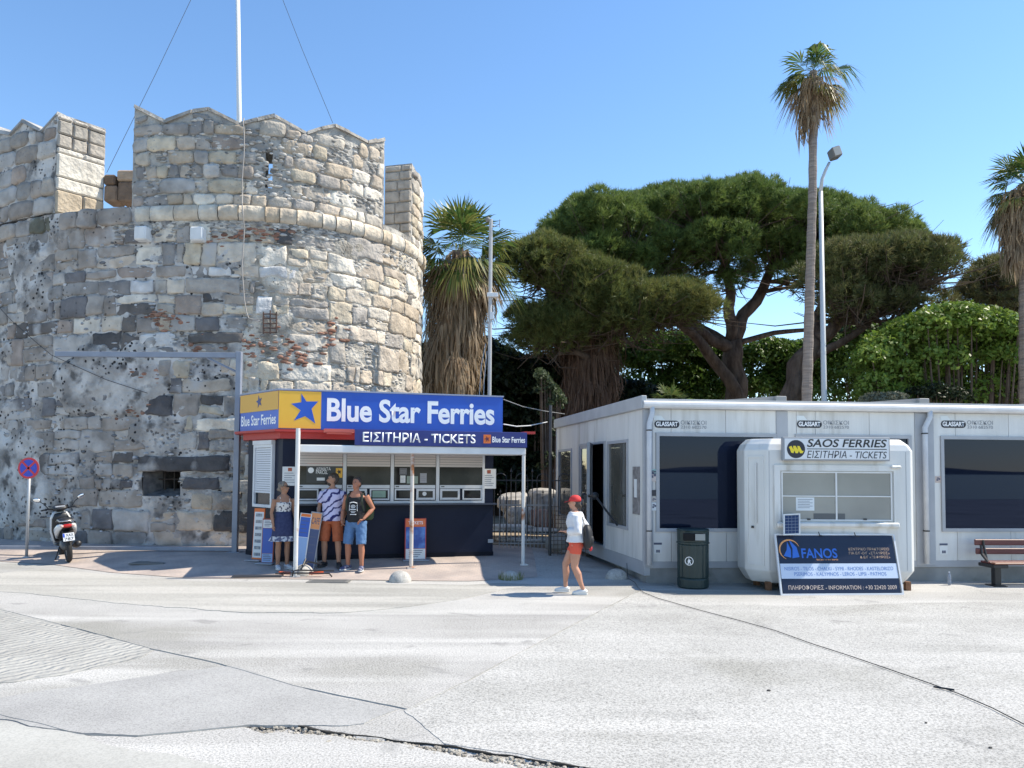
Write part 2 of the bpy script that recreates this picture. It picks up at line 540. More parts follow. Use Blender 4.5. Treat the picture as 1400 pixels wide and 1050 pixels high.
M_comb = waves(mat('combed_concrete', (.33, .32, .295), .9, col2=(.39, .38, .35), scale=1.2, bump=.2, bscale=16, spec=.2), 2.6, .8, .022, .5, 7)
M_dark = speckle(mat('grey_asphalt_patch', (.32, .313, .30), .9, col2=(.39, .382, .365), scale=.9, detail=6, bump=.2, bscale=16, spec=.2), 70, .32, .5)
M_pale = speckle(mat('pale_screed', (.37, .36, .33), .88, col2=(.44, .43, .395), scale=1.1, detail=6, bump=.25, bscale=12, spec=.2), 60, .2, .3)
M_joint = mat('joint_dirt', (.30, .295, .28), .95, col2=(.42, .41, .385), scale=6, spec=.1)
M_rough = speckle(mat('broken_concrete', (.27, .24, .20), .95, col2=(.44, .41, .35), scale=9, bump=.5, bscale=30, bdist=.02, spec=.1), 60, .5, .6, .008)

def cuts(segs):
    out = []
    for a, b, st in segs:
        n = max(1, int(round((b - a) / st)))
        out += [a + (b - a) * i / n for i in range(n)]
    out.append(segs[-1][1])
    return np.array(out)

crack_px = [(335, 992), (395, 990), (445, 1000), (500, 1008), (560, 1016), (610, 1021), (660, 1030), (710, 1036), (770, 1046), (840, 1056), (900, 1066)]
crack = [onz(x, y, 0) for x, y in crack_px]
cx_, cy_ = np.array([p.x for p in crack]), np.array([p.y for p in crack])
gx = cuts([(-3000, -300, 900), (-300, -40, 40), (-40, -12, 2), (-12, -2.4, .16), (-2.4, 1.4, .022), (1.4, 12, .16), (12, 40, 2), (40, 300, 40), (300, 3000, 900)])
gy = cuts([(-25, 0, 5), (0, 4.6, .5), (4.6, 5.0, .06), (5.0, 6.7, .022), (6.7, 14, .16), (14, 22, .25), (22, 60, 3), (60, 300, 30), (300, 4000, 900)])
GX, GY = np.meshgrid(gx, gy)
GZ = gz(GX, GY) + .004 * fbm(GX * .35, GY * .35, 0, 3, 5) * sstep(30, 15, np.abs(GX) + np.abs(GY - 8))
yc = np.interp(GX, cx_, cy_) + .05 * fbm(GX * 6, GX * 0, 0, 4, 3)
inr = (GX > cx_[0]) & (GX < cx_[-1])
dd = yc - GY                                   # > 0: nearer than the break
wid = .15 * np.clip(.5 + .9 * vnoise(GX * 2.2, 0 * GX, 0, 9), .15, 1.2) * np.clip((GX - cx_[0]) / .2, 0, 1)
mk = inr * np.clip(1 - np.abs(dd - wid * .5) / (wid * .5 + .01), 0, 1)
GZ = GZ - mk ** .5 * (.028 + .02 * fbm(GX * 14, GY * 14, 0, 3, 2))
ledge = inr * np.exp(-((dd - .004) / .014) ** 2) * np.clip(.6 + vnoise(GX * 3, GX * 0, 0, 4), 0, 1)
GZ = GZ - .035 * ledge
nx, ny = len(gx), len(gy)
idx = np.arange(nx * ny).reshape(ny, nx)
Fg = np.stack([idx[:-1, :-1], idx[:-1, 1:], idx[1:, 1:], idx[1:, :-1]], -1).reshape(-1, 4)
tint = np.clip(mk * 1.6, 0, 1)
M_groundt = M_ground
ground = structure(npmesh('ground', np.stack([GX, GY, GZ], -1).reshape(-1, 3), Fg, M_groundt, smooth=True))
# crumbled strip of broken concrete lying in the break
cb = MB()
for i in range(900):
    x = random.uniform(cx_[0] + .05, cx_[-1] - .05)
    y = float(np.interp(x, cx_, cy_)) - random.uniform(-.01, .04) - .15 * random.random() ** 2
    r = random.choice((.004, .005, .007, .009, .012, .02)) * random.uniform(.7, 1.3)
    mt = Matrix.Translation((x, y, -.016 + r * .2)) @ Matrix.Rotation(random.uniform(0, 6), 4, 'Z') @ Matrix.Rotation(random.uniform(-.5, .5), 4, 'X')
    cb.ball((0, 0, 0), r * random.uniform(.8, 1.6), r, r * random.uniform(.4, .8), 6, 4, mt)
structure(cb.build('broken_concrete_chips', M_rough))['kind'] = 'stuff'
bpy.data.objects['broken_concrete_chips']['label'] = 'pale crumbled concrete chips lying in the long crack'

M_line = mat('gap_shadow', (.05, .048, .045), 1, spec=.05)  # near-black colour painted in for the shade inside the crack
lm = MB()
ck = [(388, 988), (412, 993), (446, 1001), (478, 1006), (520, 1010), (560, 1015), (612, 1021), (660, 1029), (700, 1035), (752, 1042), (800, 1051), (860, 1061)]
cp_ = [onz(x, y, 0) for x, y in ck]; up, lo = [], []
for i in range(len(cp_) - 1):
    for j in range(8):
        c = cp_[i].lerp(cp_[i + 1], j / 8); big = (.016 if i < 3 else .010 if i > 6 else .006)
        w = .002 + big * abs(float(fbm(c.x * 5, 0, 0, 3, 2))) * 2.2; c.y += .03 * float(fbm(c.x * 5, 3, 0, 3, 8))
        up.append((c.x, c.y + w)); lo.append((c.x, c.y - w * .7))
lm.slab(lo + up[::-1], -.01, .0072)
structure(lm.build('ground_crack', M_line))

def patch(name, pxs, m, z, zs=None):
    pts = [onz(x, y, 0) for x, y in pxs]
    # subdivide the outline and roughen it
    out = []
    for i, p in enumerate(pts):
        q = pts[(i + 1) % len(pts)]
        k = max(1, int((q - p).length / .06))
        for j in range(k):
            c = p.lerp(q, j / k)
            out.append((c.x + .05 * float(fbm(c.x * 3, c.y * 3, 1, 4, 4)), c.y + .07 * float(fbm(c.x * 3, c.y * 3, 7, 4, 8))))
    b = MB(); b.slab(out, z - .02, z)
    return structure(b.build(name, m))

patch('asphalt_band', [(-60, 790), (60, 778), (150, 786), (260, 795), (400, 797), (540, 799), (640, 800), (688, 797), (735, 800), (690, 806), (640, 818), (560, 830), (470, 838), (330, 838), (180, 826), (40, 812), (-60, 806)], M_band, .007)
patch('combed_concrete_slab', [(-60, 818), (20, 838), (110, 862), (211, 889), (190, 901), (84, 925), (20, 933), (-60, 940)], M_comb, .0078)
patch('asphalt_patch', [(-60, 966), (82, 942), (200, 926), (300, 913), (322, 912), (400, 938), (480, 958), (545, 971), (500, 990), (420, 992), (340, 992), (190, 1006), (110, 1004), (40, 990), (-60, 972)], M_dark, .008)
patch('pale_screed_slab', [(-60, 976), (40, 992), (110, 1006), (160, 1020), (260, 1038), (340, 1060), (340, 1120), (-120, 1120)], M_pale, .0075)
patch('concrete_slab', [(556, 972), (640, 932), (760, 868), (880, 806), (905, 812), (1060, 830), (1470, 820), (1520, 1120), (860, 1120), (800, 1048), (700, 1032), (610, 1016)],
      speckle(streaks(streaks(mat('coarse_concrete', (.365, .355, .33), .9, col2=(.46, .448, .42), scale=.6, detail=6, mix=(.3, .7), stain=(.33, .32, .29), sscale=.5, smix=(.54, .7), bump=.25, bscale=14, bdist=.012, spec=.2), (.52, .505, .475), (.18, 1.1, 1), 1.0, (.48, .68), .7, .1), (.24, .235, .225), (1, 1, 1), 1.3, (.64, .71), .5, -.15), 48, .5, .65, .008), .0065)
def joint(pxs, w, z=.0125):
    b = MB(); L_, U_ = [], []
    P_ = [onz(x, y, 0) for x, y in pxs]
    for i in range(len(P_) - 1):
        k = 14
        for j in range(k + (i == len(P_) - 2)):
            c = P_[i].lerp(P_[i + 1], j / k); ww = w * (.3 + random.random()); c.x += .015 * float(fbm(c.x * 4, c.y * 4, 0, 3, 6)); c.y += .015 * float(fbm(c.x * 4, c.y * 4, 5, 3, 6))
            L_.append((c.x, c.y - ww)); U_.append((c.x, c.y + ww))
    b.slab(L_ + U_[::-1], z - .012, z)
    structure(b.build('ground_joint', M_joint))
joint([(556, 972), (640, 931), (760, 867), (880, 805)], .0016)
joint([(0, 834), (110, 861), (211, 889)], .003)
joint([(211, 889), (300, 908), (400, 938), (556, 971)], .0012)
joint([(0, 978), (110, 1005), (190, 1007), (340, 993)], .0012)

# footway of small pinkish pavers
def brickmat(name, c1, c2, mortar, scale, bw, bh, ms=.012):
    m = mat(name, c1, .88, spec=.25)
    nt = m.node_tree; N = nt.nodes; L = nt.links; b = N['Principled BSDF']
    tc = N.new('ShaderNodeTexCoord')
    bt = N.new('ShaderNodeTexBrick'); bt.inputs['Scale'].default_value = scale; bt.inputs['Color1'].default_value = (*c1, 1); bt.inputs['Color2'].default_value = (*c2, 1)
    bt.inputs['Mortar'].default_value = (*mortar, 1); bt.inputs['Mortar Size'].default_value = ms; bt.inputs['Brick Width'].default_value = bw; bt.inputs['Row Height'].default_value = bh
    L.new(tc.outputs['Object'], bt.inputs['Vector'])
    nz = N.new('ShaderNodeTexNoise'); nz.inputs['Scale'].default_value = 1.4; nz.inputs['Detail'].default_value = 8; L.new(tc.outputs['Object'], nz.inputs['Vector'])
    r = N.new('ShaderNodeValToRGB'); r.color_ramp.elements[0].position = .35; r.color_ramp.elements[1].position = .65
    r.color_ramp.elements[0].color = (.78, .78, .78, 1); r.color_ramp.elements[1].color = (1.08, 1.06, 1.02, 1)
    L.new(nz.outputs['Fac'], r.inputs['Fac'])
    mx = N.new('ShaderNodeMix'); mx.data_type = 'RGBA'; mx.blend_type = 'MULTIPLY'; mx.inputs[0].default_value = 1
    L.new(bt.outputs['Color'], mx.inputs[6]); L.new(r.outputs[0], mx.inputs[7]); L.new(mx.outputs[2], b.inputs['Base Color'])
    bp = N.new('ShaderNodeBump'); bp.inputs['Strength'].default_value = .4; bp.inputs['Distance'].default_value = .006; bp.invert = True
    L.new(bt.outputs['Fac'], bp.inputs['Height']); L.new(bp.outputs[0], b.inputs['Normal'])
    return m
M_paver = brickmat('pink_pavers', (.47, .395, .355), (.43, .37, .34), (.33, .30, .28), 5.0, .5, .5)
ex, ey = EDX, EDY
px_ = np.linspace(ex[0], ex[-1], 130); tt = np.linspace(0, 1, 40)
PX, TT = np.meshgrid(px_, tt); PY = np.interp(PX, ex, ey) * (1 - TT) + 26 * TT
PZ = gz(PX, PY) + .009
idx = np.arange(PX.size).reshape(PX.shape)
Fp = np.stack([idx[:-1, :-1], idx[:-1, 1:], idx[1:, 1:], idx[1:, :-1]], -1).reshape(-1, 4)
structure(npmesh('pavement', np.stack([PX, PY, PZ], -1).reshape(-1, 3), Fp, M_paver, smooth=True))
FZ = lambda x, y: gzf(x, y) + .009          # top of the footway
# bare earth of the dig behind the railing
M_earth = speckle(mat('dry_earth', (.24, .19, .14), .95, col2=(.36, .30, .23), scale=2.5, bump=.5, bscale=12, bdist=.03, spec=.1), 30, .4, .5)
eb = MB(); eb.slab([(-.6, 19.2), (3.0, 19.2), (16, 19.4), (60, 30), (60, 60), (-40, 60), (-40, 30), (-2.2, 24)], .1, .205)
structure(eb.build('earth', M_earth))
# the sea behind the viewer, which the windows mirror
M_sea = mat('sea_water', (.012, .035, .06), .12, col2=(.02, .05, .075), scale=.05, bump=.35, bscale=.8, bdist=.3, spec=.5)
sb_ = MB(); sb_.add([(-4000, -4000, -1.3), (4000, -4000, -1.3), (4000, -24, -1.3), (-4000, -24, -1.3)], [(0, 1, 2, 3)])
structure(sb_.build('sea', M_sea))
hb = MB(); hx = np.linspace(-2600, 2600, 90); hp = [(float(x), -2.0) for x in hx[::-1]]
top_h = [(float(x), 6 + 34 * max(0.0, float(fbm(x * .0012, 0, 0, 4, 3)) + .45)) for x in hx]
hb.prism(top_h + hp, -2300, -2700); structure(hb.build('hills', mat('far_hills', (.10, .115, .11), .95, col2=(.15, .15, .12), scale=.01)))
qb = MB(); qb.box(-3000, -25.3, -3, 3000, -25.002, .02); structure(qb.build('quay_edge', M_band))

# ------------------------------------------------------------------ castle tower
TCX, TM, TR, TR2 = -7.0, 18.5, 4.24, 13.5
TZ = .15
TO = Vector((TCX, TM + 2.5, TZ))
def plan(s):
    s = np.asarray(s, float)
    right = s >= 0
    phi = np.where(right, -math.pi / 2 + s / TR, -math.pi / 2 + s / TR2)
    rad = np.where(right, TR, TR2); cy = np.where(right, TM + TR, TM + TR2)
    n = np.stack([np.cos(phi), np.sin(phi)], -1)
    return np.stack([TCX + rad * n[..., 0], cy + rad * n[..., 1]], -1), n
def W(s, z, d=0.0):
    c, n = plan(s)
    d = np.asarray(d, float)[..., None] if np.ndim(d) else d
    p = c + n * d
    return np.concatenate([p, np.broadcast_to(np.asarray(z, float), p.shape[:-1])[..., None]], -1)
_ss = np.linspace(-9, 6.4, 1500)
def spx(px, z):
    pts = W(_ss, np.full_like(_ss, z))
    pr = np.array([project(p)[0] for p in pts[::5]])
    k = int(np.argmax(pr))
    return float(np.interp(px, pr[:k + 1], _ss[::5][:k + 1]))
def sz(px, py):
    """pixel on the tower's face -> (s, z)"""
    z = 5.0
    for _ in range(3):
        s = spx(px, z); p = W(s, 0.0)
        d = ray(px, py); z = CAM_H + d.z * (float(p[1]) / d.y)
    return s, z

tower = thing('castle_tower', 'round medieval stone tower with battlements behind the ticket kiosk', 'tower', TO)
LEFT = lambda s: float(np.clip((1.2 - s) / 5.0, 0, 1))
M_mortar = pitted(mat('lime_mortar', (.27, .25, .23), .95, col2=(.58, .555, .525), scale=1.6, detail=6, mix=(.38, .62), bump=.9, bscale=11, bdist=.05,
                      stain=(.13, .125, .12), sscale=2.6, smix=(.52, .66), spec=.1), 9, .30, (.035, .034, .035), 1.1, (.42, .55), .9)
M_mortar_warm = pitted(mat('warm_mortar', (.24, .215, .18), .95, col2=(.60, .545, .46), scale=2.4, detail=6, mix=(.36, .64), bump=1.0, bscale=13, bdist=.06, spec=.1), 10, .2, (.10, .09, .08), 1.5, (.5, .6), .6)
M_stone = pitted(mat('weathered_block', (.62, .62, .62), .93, col2=(1.12, 1.12, 1.12), scale=2.6, detail=6, mix=(.3, .7), objcol=True, bump=.8, bscale=9, bdist=.035,
                     stain=(.46, .44, .42), sscale=1.1, smix=(.55, .68), spec=.1), 8, .22, (.05, .05, .052), 1.0, (.5, .62), .6)
M_stonew = pitted(mat('limestone_block', (.72, .71, .70), .93, col2=(1.18, 1.17, 1.14), scale=3.2, detail=6, mix=(.3, .7), objcol=True, bump=1.0, bscale=9, bdist=.05, spec=.1),
                  11, .14, (.18, .16, .14), 1.6, (.5, .65), .5)
M_rubble = mat('rubble', (.30, .28, .26), .95, col2=(.52, .49, .44), scale=5, bump=.6, bscale=20, bdist=.02, island=.55, spec=.1)
M_brick = mat('old_brick', (.24, .115, .08), .95, col2=(.36, .22, .16), scale=6, bump=.5, bscale=30, island=.4, spec=.1)

def local(V): return np.asarray(V, float).reshape(-1, 3) - np.array(TO)
def grid_faces(nu, nv):
    i = np.arange(nu * nv).reshape(nv, nu)
    return np.stack([i[:-1, :-1], i[:-1, 1:], i[1:, 1:], i[1:, :-1]], -1).reshape(-1, 4)

def stone_geo(s0, s1, z0, z1, proud, rough, seed, back=-.14, nu=11, nv=9, rnd=.22):
    a = np.linspace(-1, 1, nu); b = np.linspace(-1, 1, nv)
    a = np.sign(a) * np.abs(a) ** .75; b = np.sign(b) * np.abs(b) ** .75
    A, B = np.meshgrid(a, b)
    k = rnd * .4
    A2 = A * (1 - k * np.abs(B) ** 5); B2 = B * (1 - k * np.abs(A) ** 5)
    w, h = s1 - s0, z1 - z0
    S = (s0 + s1) / 2 + A2 * w / 2; Z = (z0 + z1) / 2 + B2 * h / 2
    e = np.maximum(np.abs(A), np.abs(B)) > .99
    S, Z = S + .085 * fbm(S * 3.4, Z * 3.4, seed, 4, 11), Z + .075 * fbm(S * 3.4, Z * 3.4, seed + 40, 4, 12)
    D = proud + rough * fbm(S * 4.0, Z * 4.0, seed * 1.7, 5, 13) + .006 * (1 - np.maximum(np.abs(A), np.abs(B)) ** 4)
    D = np.where(e, D - .004 - .03 * np.clip(fbm(S * 5, Z * 5, seed + 9, 3, 5) + .2, 0, 1), D)
    F = W(S.ravel(), Z.ravel(), D.ravel())
    # back ring
    ring = [(0, i) for i in range(nu)] + [(j, nu - 1) for j in range(1, nv)] + [(nv - 1, i) for i in range(nu - 2, -1, -1)] + [(j, 0) for j in range(nv - 2, 0, -1)]
    ri = np.array([j * nu + i for j, i in ring])
    Sb = S.ravel()[ri]; Zb = Z.ravel()[ri]
    Bk = W(Sb, Zb, np.full(len(ri), back))
    V = np.concatenate([F, Bk]); Q = grid_faces(nu, nv)
    m = len(ri); o = nu * nv
    side = np.array([[ri[i], o + i, o + (i + 1) % m, ri[(i + 1) % m]] for i in range(m)])
    return V, np.concatenate([Q, side])

PAL_L = [(.36, .33, .30), (.30, .285, .27), (.43, .40, .37), (.37, .325, .285), (.26, .245, .235), (.42, .37, .32), (.51, .48, .445), (.34, .30, .265), (.39, .325, .28)]  # darker greys: the tower's shaded side put into the block colours
PAL_R = [(.59, .52, .43), (.67, .60, .51), (.49, .445, .385), (.59, .51, .395), (.39, .355, .32), (.71, .65, .56), (.53, .455, .375), (.50, .42, .33)]  # lighter and warmer: the sunlit side put into the block colours
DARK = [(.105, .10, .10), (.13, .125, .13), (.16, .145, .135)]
override = [((290, 403), 'd'), ((190, 432), 'd'), ((400, 327), 'd'), ((310, 705), 'd'), ((235, 638), 'd'), ((120, 470), 'd'), ((128, 470), 'd'), ((175, 465), 'd'), ((275, 545), 'd'), ((158, 505), 'd'), ((205, 505), 'd'),
            ((175, 655), 'd'), ((275, 660), 'd'), ((20, 645), 'd'), ((80, 550), 'g'), ((100, 620), 'g'), ((45, 455), 'd'), ((30, 690), 'g'), ((450, 520), 'd'), ((395, 505), 'd'), ((60, 300), 'k'), ((130, 552), 'd'),
            ((372, 380), 'w'), ((355, 410), 'w'), ((310, 380), 'w'), ((285, 370), 'w'), ((225, 470), 'w'), ((210, 530), 'w'), ((220, 532), 'w'), ((185, 385), 'w')]
def stone_col(s, z, r):
    x, y = project(W(s, z).tolist())
    for (ox, oy), c in override:
        if abs(ox - x) < 18 and abs(oy - y) < 11:
            return {'d': DARK[r.randrange(3)], 'g': (.2, .195, .20), 'k': (.13, .125, .10), 'w': (.62, .61, .60)}[c]
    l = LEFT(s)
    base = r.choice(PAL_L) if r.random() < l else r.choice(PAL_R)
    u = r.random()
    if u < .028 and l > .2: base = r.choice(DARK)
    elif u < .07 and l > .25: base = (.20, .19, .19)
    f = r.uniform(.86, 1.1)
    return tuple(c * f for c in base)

rs = random.Random(21)
SMAX = TR * R(100)
ZRING0, ZRING1 = 8.06, 8.46
kiosk_hidden = lambda x, y: x > 335 and y > 548
slit = None
loop_s0, loop_z0 = sz(199, 672); loop_s1, loop_z1 = sz(241, 642)
stones, rest = [], []
z = TZ - .05
course = 0
while z < ZRING0 - .1:
    h = rs.choice((.32, .40, .46, .52, .58, .64)) * rs.uniform(.92, 1.08)
    if z + h > ZRING0 - .2: h = ZRING0 - z
    s = -8.6 + rs.uniform(0, .4)
    while s < SMAX:
        w = rs.choice((.36, .46, .58, .7, .85, 1.0, 1.25)) * rs.uniform(.88, 1.12)
        l = LEFT(s + w / 2)
        zz0, zz1 = z + rs.uniform(-.03, .05), z + h - rs.uniform(-.02, .08)
        skip = rs.random() < (.12 if l > .1 else .10)
        sub = [(s, s + w - rs.uniform(.015, .05), zz0, zz1)]
        if h > .5 and rs.random() < .34:
            zm = zz0 + (zz1 - zz0) * rs.uniform(.4, .6)
            sub = [(s, s + w - .03, zz0, zm - .015), (s, s + w - .03, zm + .015, zz1)]
        elif rs.random() < .10:
            sm = s + w * rs.uniform(.35, .65)
            sub = [(s, sm - .02, zz0, zz1), (sm + .02, s + w - .03, zz0, zz1)]
        if not skip:
            for q in sub:
                if q[1] > loop_s0 - .06 and q[0] < loop_s1 + .06 and q[3] > loop_z0 - .05 and q[2] < loop_z1 + .05: continue
                stones.append(q)
        s += w
    z += h
# a wide dark lintel and sill slabs round the loophole
a0, a1 = sz(188, 645), sz(314, 624)
stones = [q for q in stones if not (q[1] > a0[0] and q[0] < a1[0] and q[3] > a0[1] + .08 and q[2] < a1[1] - .08)]
stones.append((a0[0], a1[0], a0[1] + .02, a1[1]))
override.insert(0, ((251, 635), 'd'))
# how large each shows: nearest 290 in view are single parts
def shows(q):
    m_, z_ = (q[0] + q[1]) / 2, (q[2] + q[3]) / 2
    x, y = project(W(m_, z_).tolist())
    c, n = plan(m_)
    facing = -(n[0] * c[0] + n[1] * c[1]) / math.hypot(*c)
    if x < -15 or x > 600 or facing < .03 or kiosk_hidden(x, y): return 0
    return (q[1] - q[0]) * (q[3] - q[2]) * facing
order = sorted(range(len(stones)), key=lambda i: -shows(stones[i]))
restV, restF, nb = [], [], 0
count = 0
for rank, i in enumerate(order):
    q = stones[i]; sm_, zm_ = (q[0] + q[1]) / 2, (q[2] + q[3]) / 2
    l = LEFT(sm_)
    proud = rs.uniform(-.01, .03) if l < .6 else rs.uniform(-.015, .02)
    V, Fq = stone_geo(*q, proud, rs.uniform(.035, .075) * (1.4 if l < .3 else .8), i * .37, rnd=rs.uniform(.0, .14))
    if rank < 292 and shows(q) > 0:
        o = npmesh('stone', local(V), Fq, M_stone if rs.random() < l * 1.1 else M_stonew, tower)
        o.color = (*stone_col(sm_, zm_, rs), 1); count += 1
    else:
        restV.append(local(V)); restF.append(Fq + nb); nb += len(V)
M_rest = mat('plain_masonry', (.40, .38, .35), .94, col2=(.56, .53, .48), scale=3, island=.4, bump=.8, bscale=9, bdist=.04, spec=.1)
if restV: npmesh('small_masonry', np.concatenate(restV), np.concatenate(restF), M_rest, tower, kind='stuff')

# mortar core, its relief partly over the blocks where lime render survives
cs = cuts([(-8.7, SMAX, .075)]); cz = cuts([(TZ - .3, ZRING1, .075)])
CS, CZ = np.meshgrid(cs, cz)
lf = np.clip((1.2 - CS) / 5.0, 0, 1)
ren = sstep(.02, .22, fbm(CS * .55, CZ * .7, 3, 4, 31) + .25 * (lf - .75))
D = -.03 + .035 * fbm(CS * 4, CZ * 4, 0, 4, 22) + (1 - lf) * .05 * sstep(.0, .3, fbm(CS * .7, CZ * .9, 5, 4, 77)) + lf * ren * (.085 + .02 * fbm(CS * 3, CZ * 3, 9, 3, 5))
inl = (CS > loop_s0 - .05) & (CS < loop_s1 + .05) & (CZ > loop_z0 - .05) & (CZ < loop_z1 + .05)
Vc = W(CS.ravel(), CZ.ravel(), D.ravel())
Fc = grid_faces(len(cs), len(cz))
keep = ~inl.ravel()[Fc].any(1)
mid = CS.ravel()[Fc].mean(1)
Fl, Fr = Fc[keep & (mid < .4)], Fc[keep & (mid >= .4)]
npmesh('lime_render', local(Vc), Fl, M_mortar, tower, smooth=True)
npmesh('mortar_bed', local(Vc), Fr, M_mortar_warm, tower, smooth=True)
# body of the tower behind the face, and its deck
ring = [tuple(W(s_, 0.0, -.25)[:2]) for s_ in np.linspace(-8.7, SMAX, 70)]
bb = MB(); bb.slab([(x - TO.x, y - TO.y) for x, y in ring], -.3, ZRING1 - TZ - .06)
# keep the loophole open: the body is only a deck and a back wall
bb = MB(); bb.slab([(x - TO.x, y - TO.y) for x, y in ring], ZRING1 - TZ - .3, ZRING1 - TZ - .06)
p0, p1 = ring[0], ring[-1]
ln = math.hypot(p1[0] - p0[0], p1[1] - p0[1]); an = math.atan2(p1[1] - p0[1], p1[0] - p0[0])
bb.box(0, 0, -.3, ln, .6, ZRING1 - TZ - .302, Matrix.Translation((p0[0] - TO.x, p0[1] - TO.y, 0)) @ Matrix.Rotation(an, 4, 'Z'))
bb.build('tower_deck', M_rest, tower)
# loophole: splayed reveal
lo = []
for (s_, z_, d_) in ((loop_s0 - .1, loop_z0 - .1, -.03), (loop_s1 + .1, loop_z0 - .1, -.03), (loop_s1 + .1, loop_z1 + .1, -.03), (loop_s0 - .1, loop_z1 + .1, -.03),
                     (loop_s0 + .14, loop_z0 + .06, -.5), (loop_s1 - .14, loop_z0 + .06, -.5), (loop_s1 - .14, loop_z1 - .03, -.5), (loop_s0 + .14, loop_z1 - .03, -.5),
                     (loop_s0 + .16, loop_z0 + .06, -1.2), (loop_s1 - .16, loop_z0 + .06, -1.2), (loop_s1 - .16, loop_z1 - .03, -1.2), (loop_s0 + .16, loop_z1 - .03, -1.2)):
    lo.append(tuple(W(s_, z_, d_) - np.array(TO)))
lb = MB(); lb.add(lo, [(i, i + 4, (i + 1) % 4 + 4, (i + 1) % 4) for i in range(4)] + [(i + 4, i + 8, (i + 1) % 4 + 8, (i + 1) % 4 + 4) for i in range(4)] + [(8, 9, 10, 11)])
lb.build('loophole', mat('sooty_stone', (.09, .088, .09), .95, col2=(.2, .19, .18), scale=5, bump=.6, bscale=12, spec=.1), tower)
# iron bars in the loophole
gb = MB()
for t in (.33, .66):
    s_ = loop_s0 + (loop_s1 - loop_s0) * t
    gb.tube([tuple(W(s_, z_, -.4) - np.array(TO)) for z_ in (loop_z0, loop_z1)], .018, 6)
gb.tube([tuple(W(s_, (loop_z0 + loop_z1) / 2 + .03, -.4) - np.array(TO)) for s_ in (loop_s0, loop_s1)], .018, 6)
gb.build('grating', flat('old_iron', (.05, .04, .035), .7, metal=.3), tower)

# small rubble and bricks packed into the joints
def rubble(n, ssel, name, m, rr, seed, zr=(TZ, ZRING0), par=None, flatn=.5, dd=-.035):
    r = np.random.default_rng(seed); V, Fq, k = [], [], 0
    base = MB(); base.ball((0, 0, 0), 1, 1, 1, 7, 5); bv = np.array(base.v)
    tri = []
    for f in base.f:
        tri += [(f[0], f[1], f[2])] + ([(f[0], f[2], f[3])] if len(f) == 4 else [])
    tri = np.array(tri)
    for i in range(n):
        s_, z_ = ssel(r)
        if loop_s0 - .1 < s_ < loop_s1 + .1 and loop_z0 - .1 < z_ < loop_z1 + .1: continue
        a = r.uniform(*rr)
        q = bv * np.array([a * r.uniform(.8, 1.7), a * r.uniform(flatn * .8, 1.0), 1])
        p = np.sign(q) * np.abs(q)
        P_ = W(s_ + p[:, 0], z_ + p[:, 1] * .8, dd + bv[:, 2] * a * .6 * r.uniform(.6, 1.1))
        V.append(local(P_)); Fq.append(tri + k); k += len(bv)
    return npmesh(name, np.concatenate(V), np.concatenate(Fq), m, par or tower, kind='stuff')
rubble(3600, lambda r: (r.uniform(-1.6, 6.2), r.uniform(TZ + .3, ZRING0)), 'rubble_infill', M_rubble, (.035, .085), 3)
rubble(1100, lambda r: (r.uniform(-8, -1.0), r.uniform(TZ + .3, ZRING0)), 'rubble_infill_grey', mat('grey_rubble', (.22, .22, .225), .95, col2=(.46, .46, .47), scale=5, island=.6, bump=.5, bscale=20, spec=.1), (.03, .07), 4, dd=-.02)
bc = [sz(235, 437), sz(225, 432), sz(335, 322), sz(365, 318), sz(430, 475), sz(400, 490), sz(455, 455), sz(390, 470), sz(350, 490), sz(420, 495), sz(270, 470), sz(210, 510), sz(180, 560), sz(290, 330), sz(345, 470)]
def bsel(r):
    c = bc[r.integers(len(bc))]; return c[0] + r.normal() * .28, c[1] + r.normal() * .13
rubble(190, bsel, 'brick_infill', M_brick, (.045, .085), 5, flatn=.35, dd=.0)
rubble(800, lambda r: (r.uniform(-3.0, 6.0), ZRING0 - abs(r.normal()) * .16), 'rubble_under_cornice', M_rubble, (.035, .085), 6, dd=-.01)

# cornice of half-round stones
def cornice_stone(s0, s1, z0, z1, bulge, seed):
    nu, nv = 5, 8
    S = np.linspace(s0 + .008, s1 - .008, nu); T = np.linspace(0, math.pi, nv)
    SS, TT_ = np.meshgrid(S, T)
    edge_ = (np.abs(SS - (s0 + s1) / 2) / ((s1 - s0) / 2)) ** 6
    D_ = -.02 + (bulge + .015 * fbm(SS * 5, TT_ * 2, seed, 3, 2)) * np.sin(TT_) ** .7 * (1 - .14 * edge_)
    Z_ = (z0 + z1) / 2 - np.cos(TT_) * (z1 - z0) / 2 * (1 - .05 * edge_)
    F_ = W(SS.ravel(), Z_.ravel(), D_.ravel())
    Q = grid_faces(nu, nv)
    i0 = [j * nu for j in range(nv)]; i1 = [j * nu + nu - 1 for j in range(nv)]
    b = MB(); b.add([tuple(p) for p in local(F_)], [tuple(q) for q in Q] + [tuple(i0[::-1]), tuple(i1)])
    return b
sc0 = spx(187, 8.2); s_ = sc0
TAN = [(.55, .46, .35), (.60, .52, .42), (.52, .42, .31), (.58, .50, .40), (.63, .57, .48)]
while s_ < TR * R(112):
    w = rs.choice((.34, .40, .48, .62, .95))
    o = cornice_stone(s_, s_ + w, ZRING0 + rs.uniform(-.01, .01), ZRING1, rs.uniform(.13, .17), s_ * 3).build('cornice_stone', M_stonew, tower, smooth=True)
    o.color = (*rs.choice(TAN), 1); s_ += w
s_ = -8.6
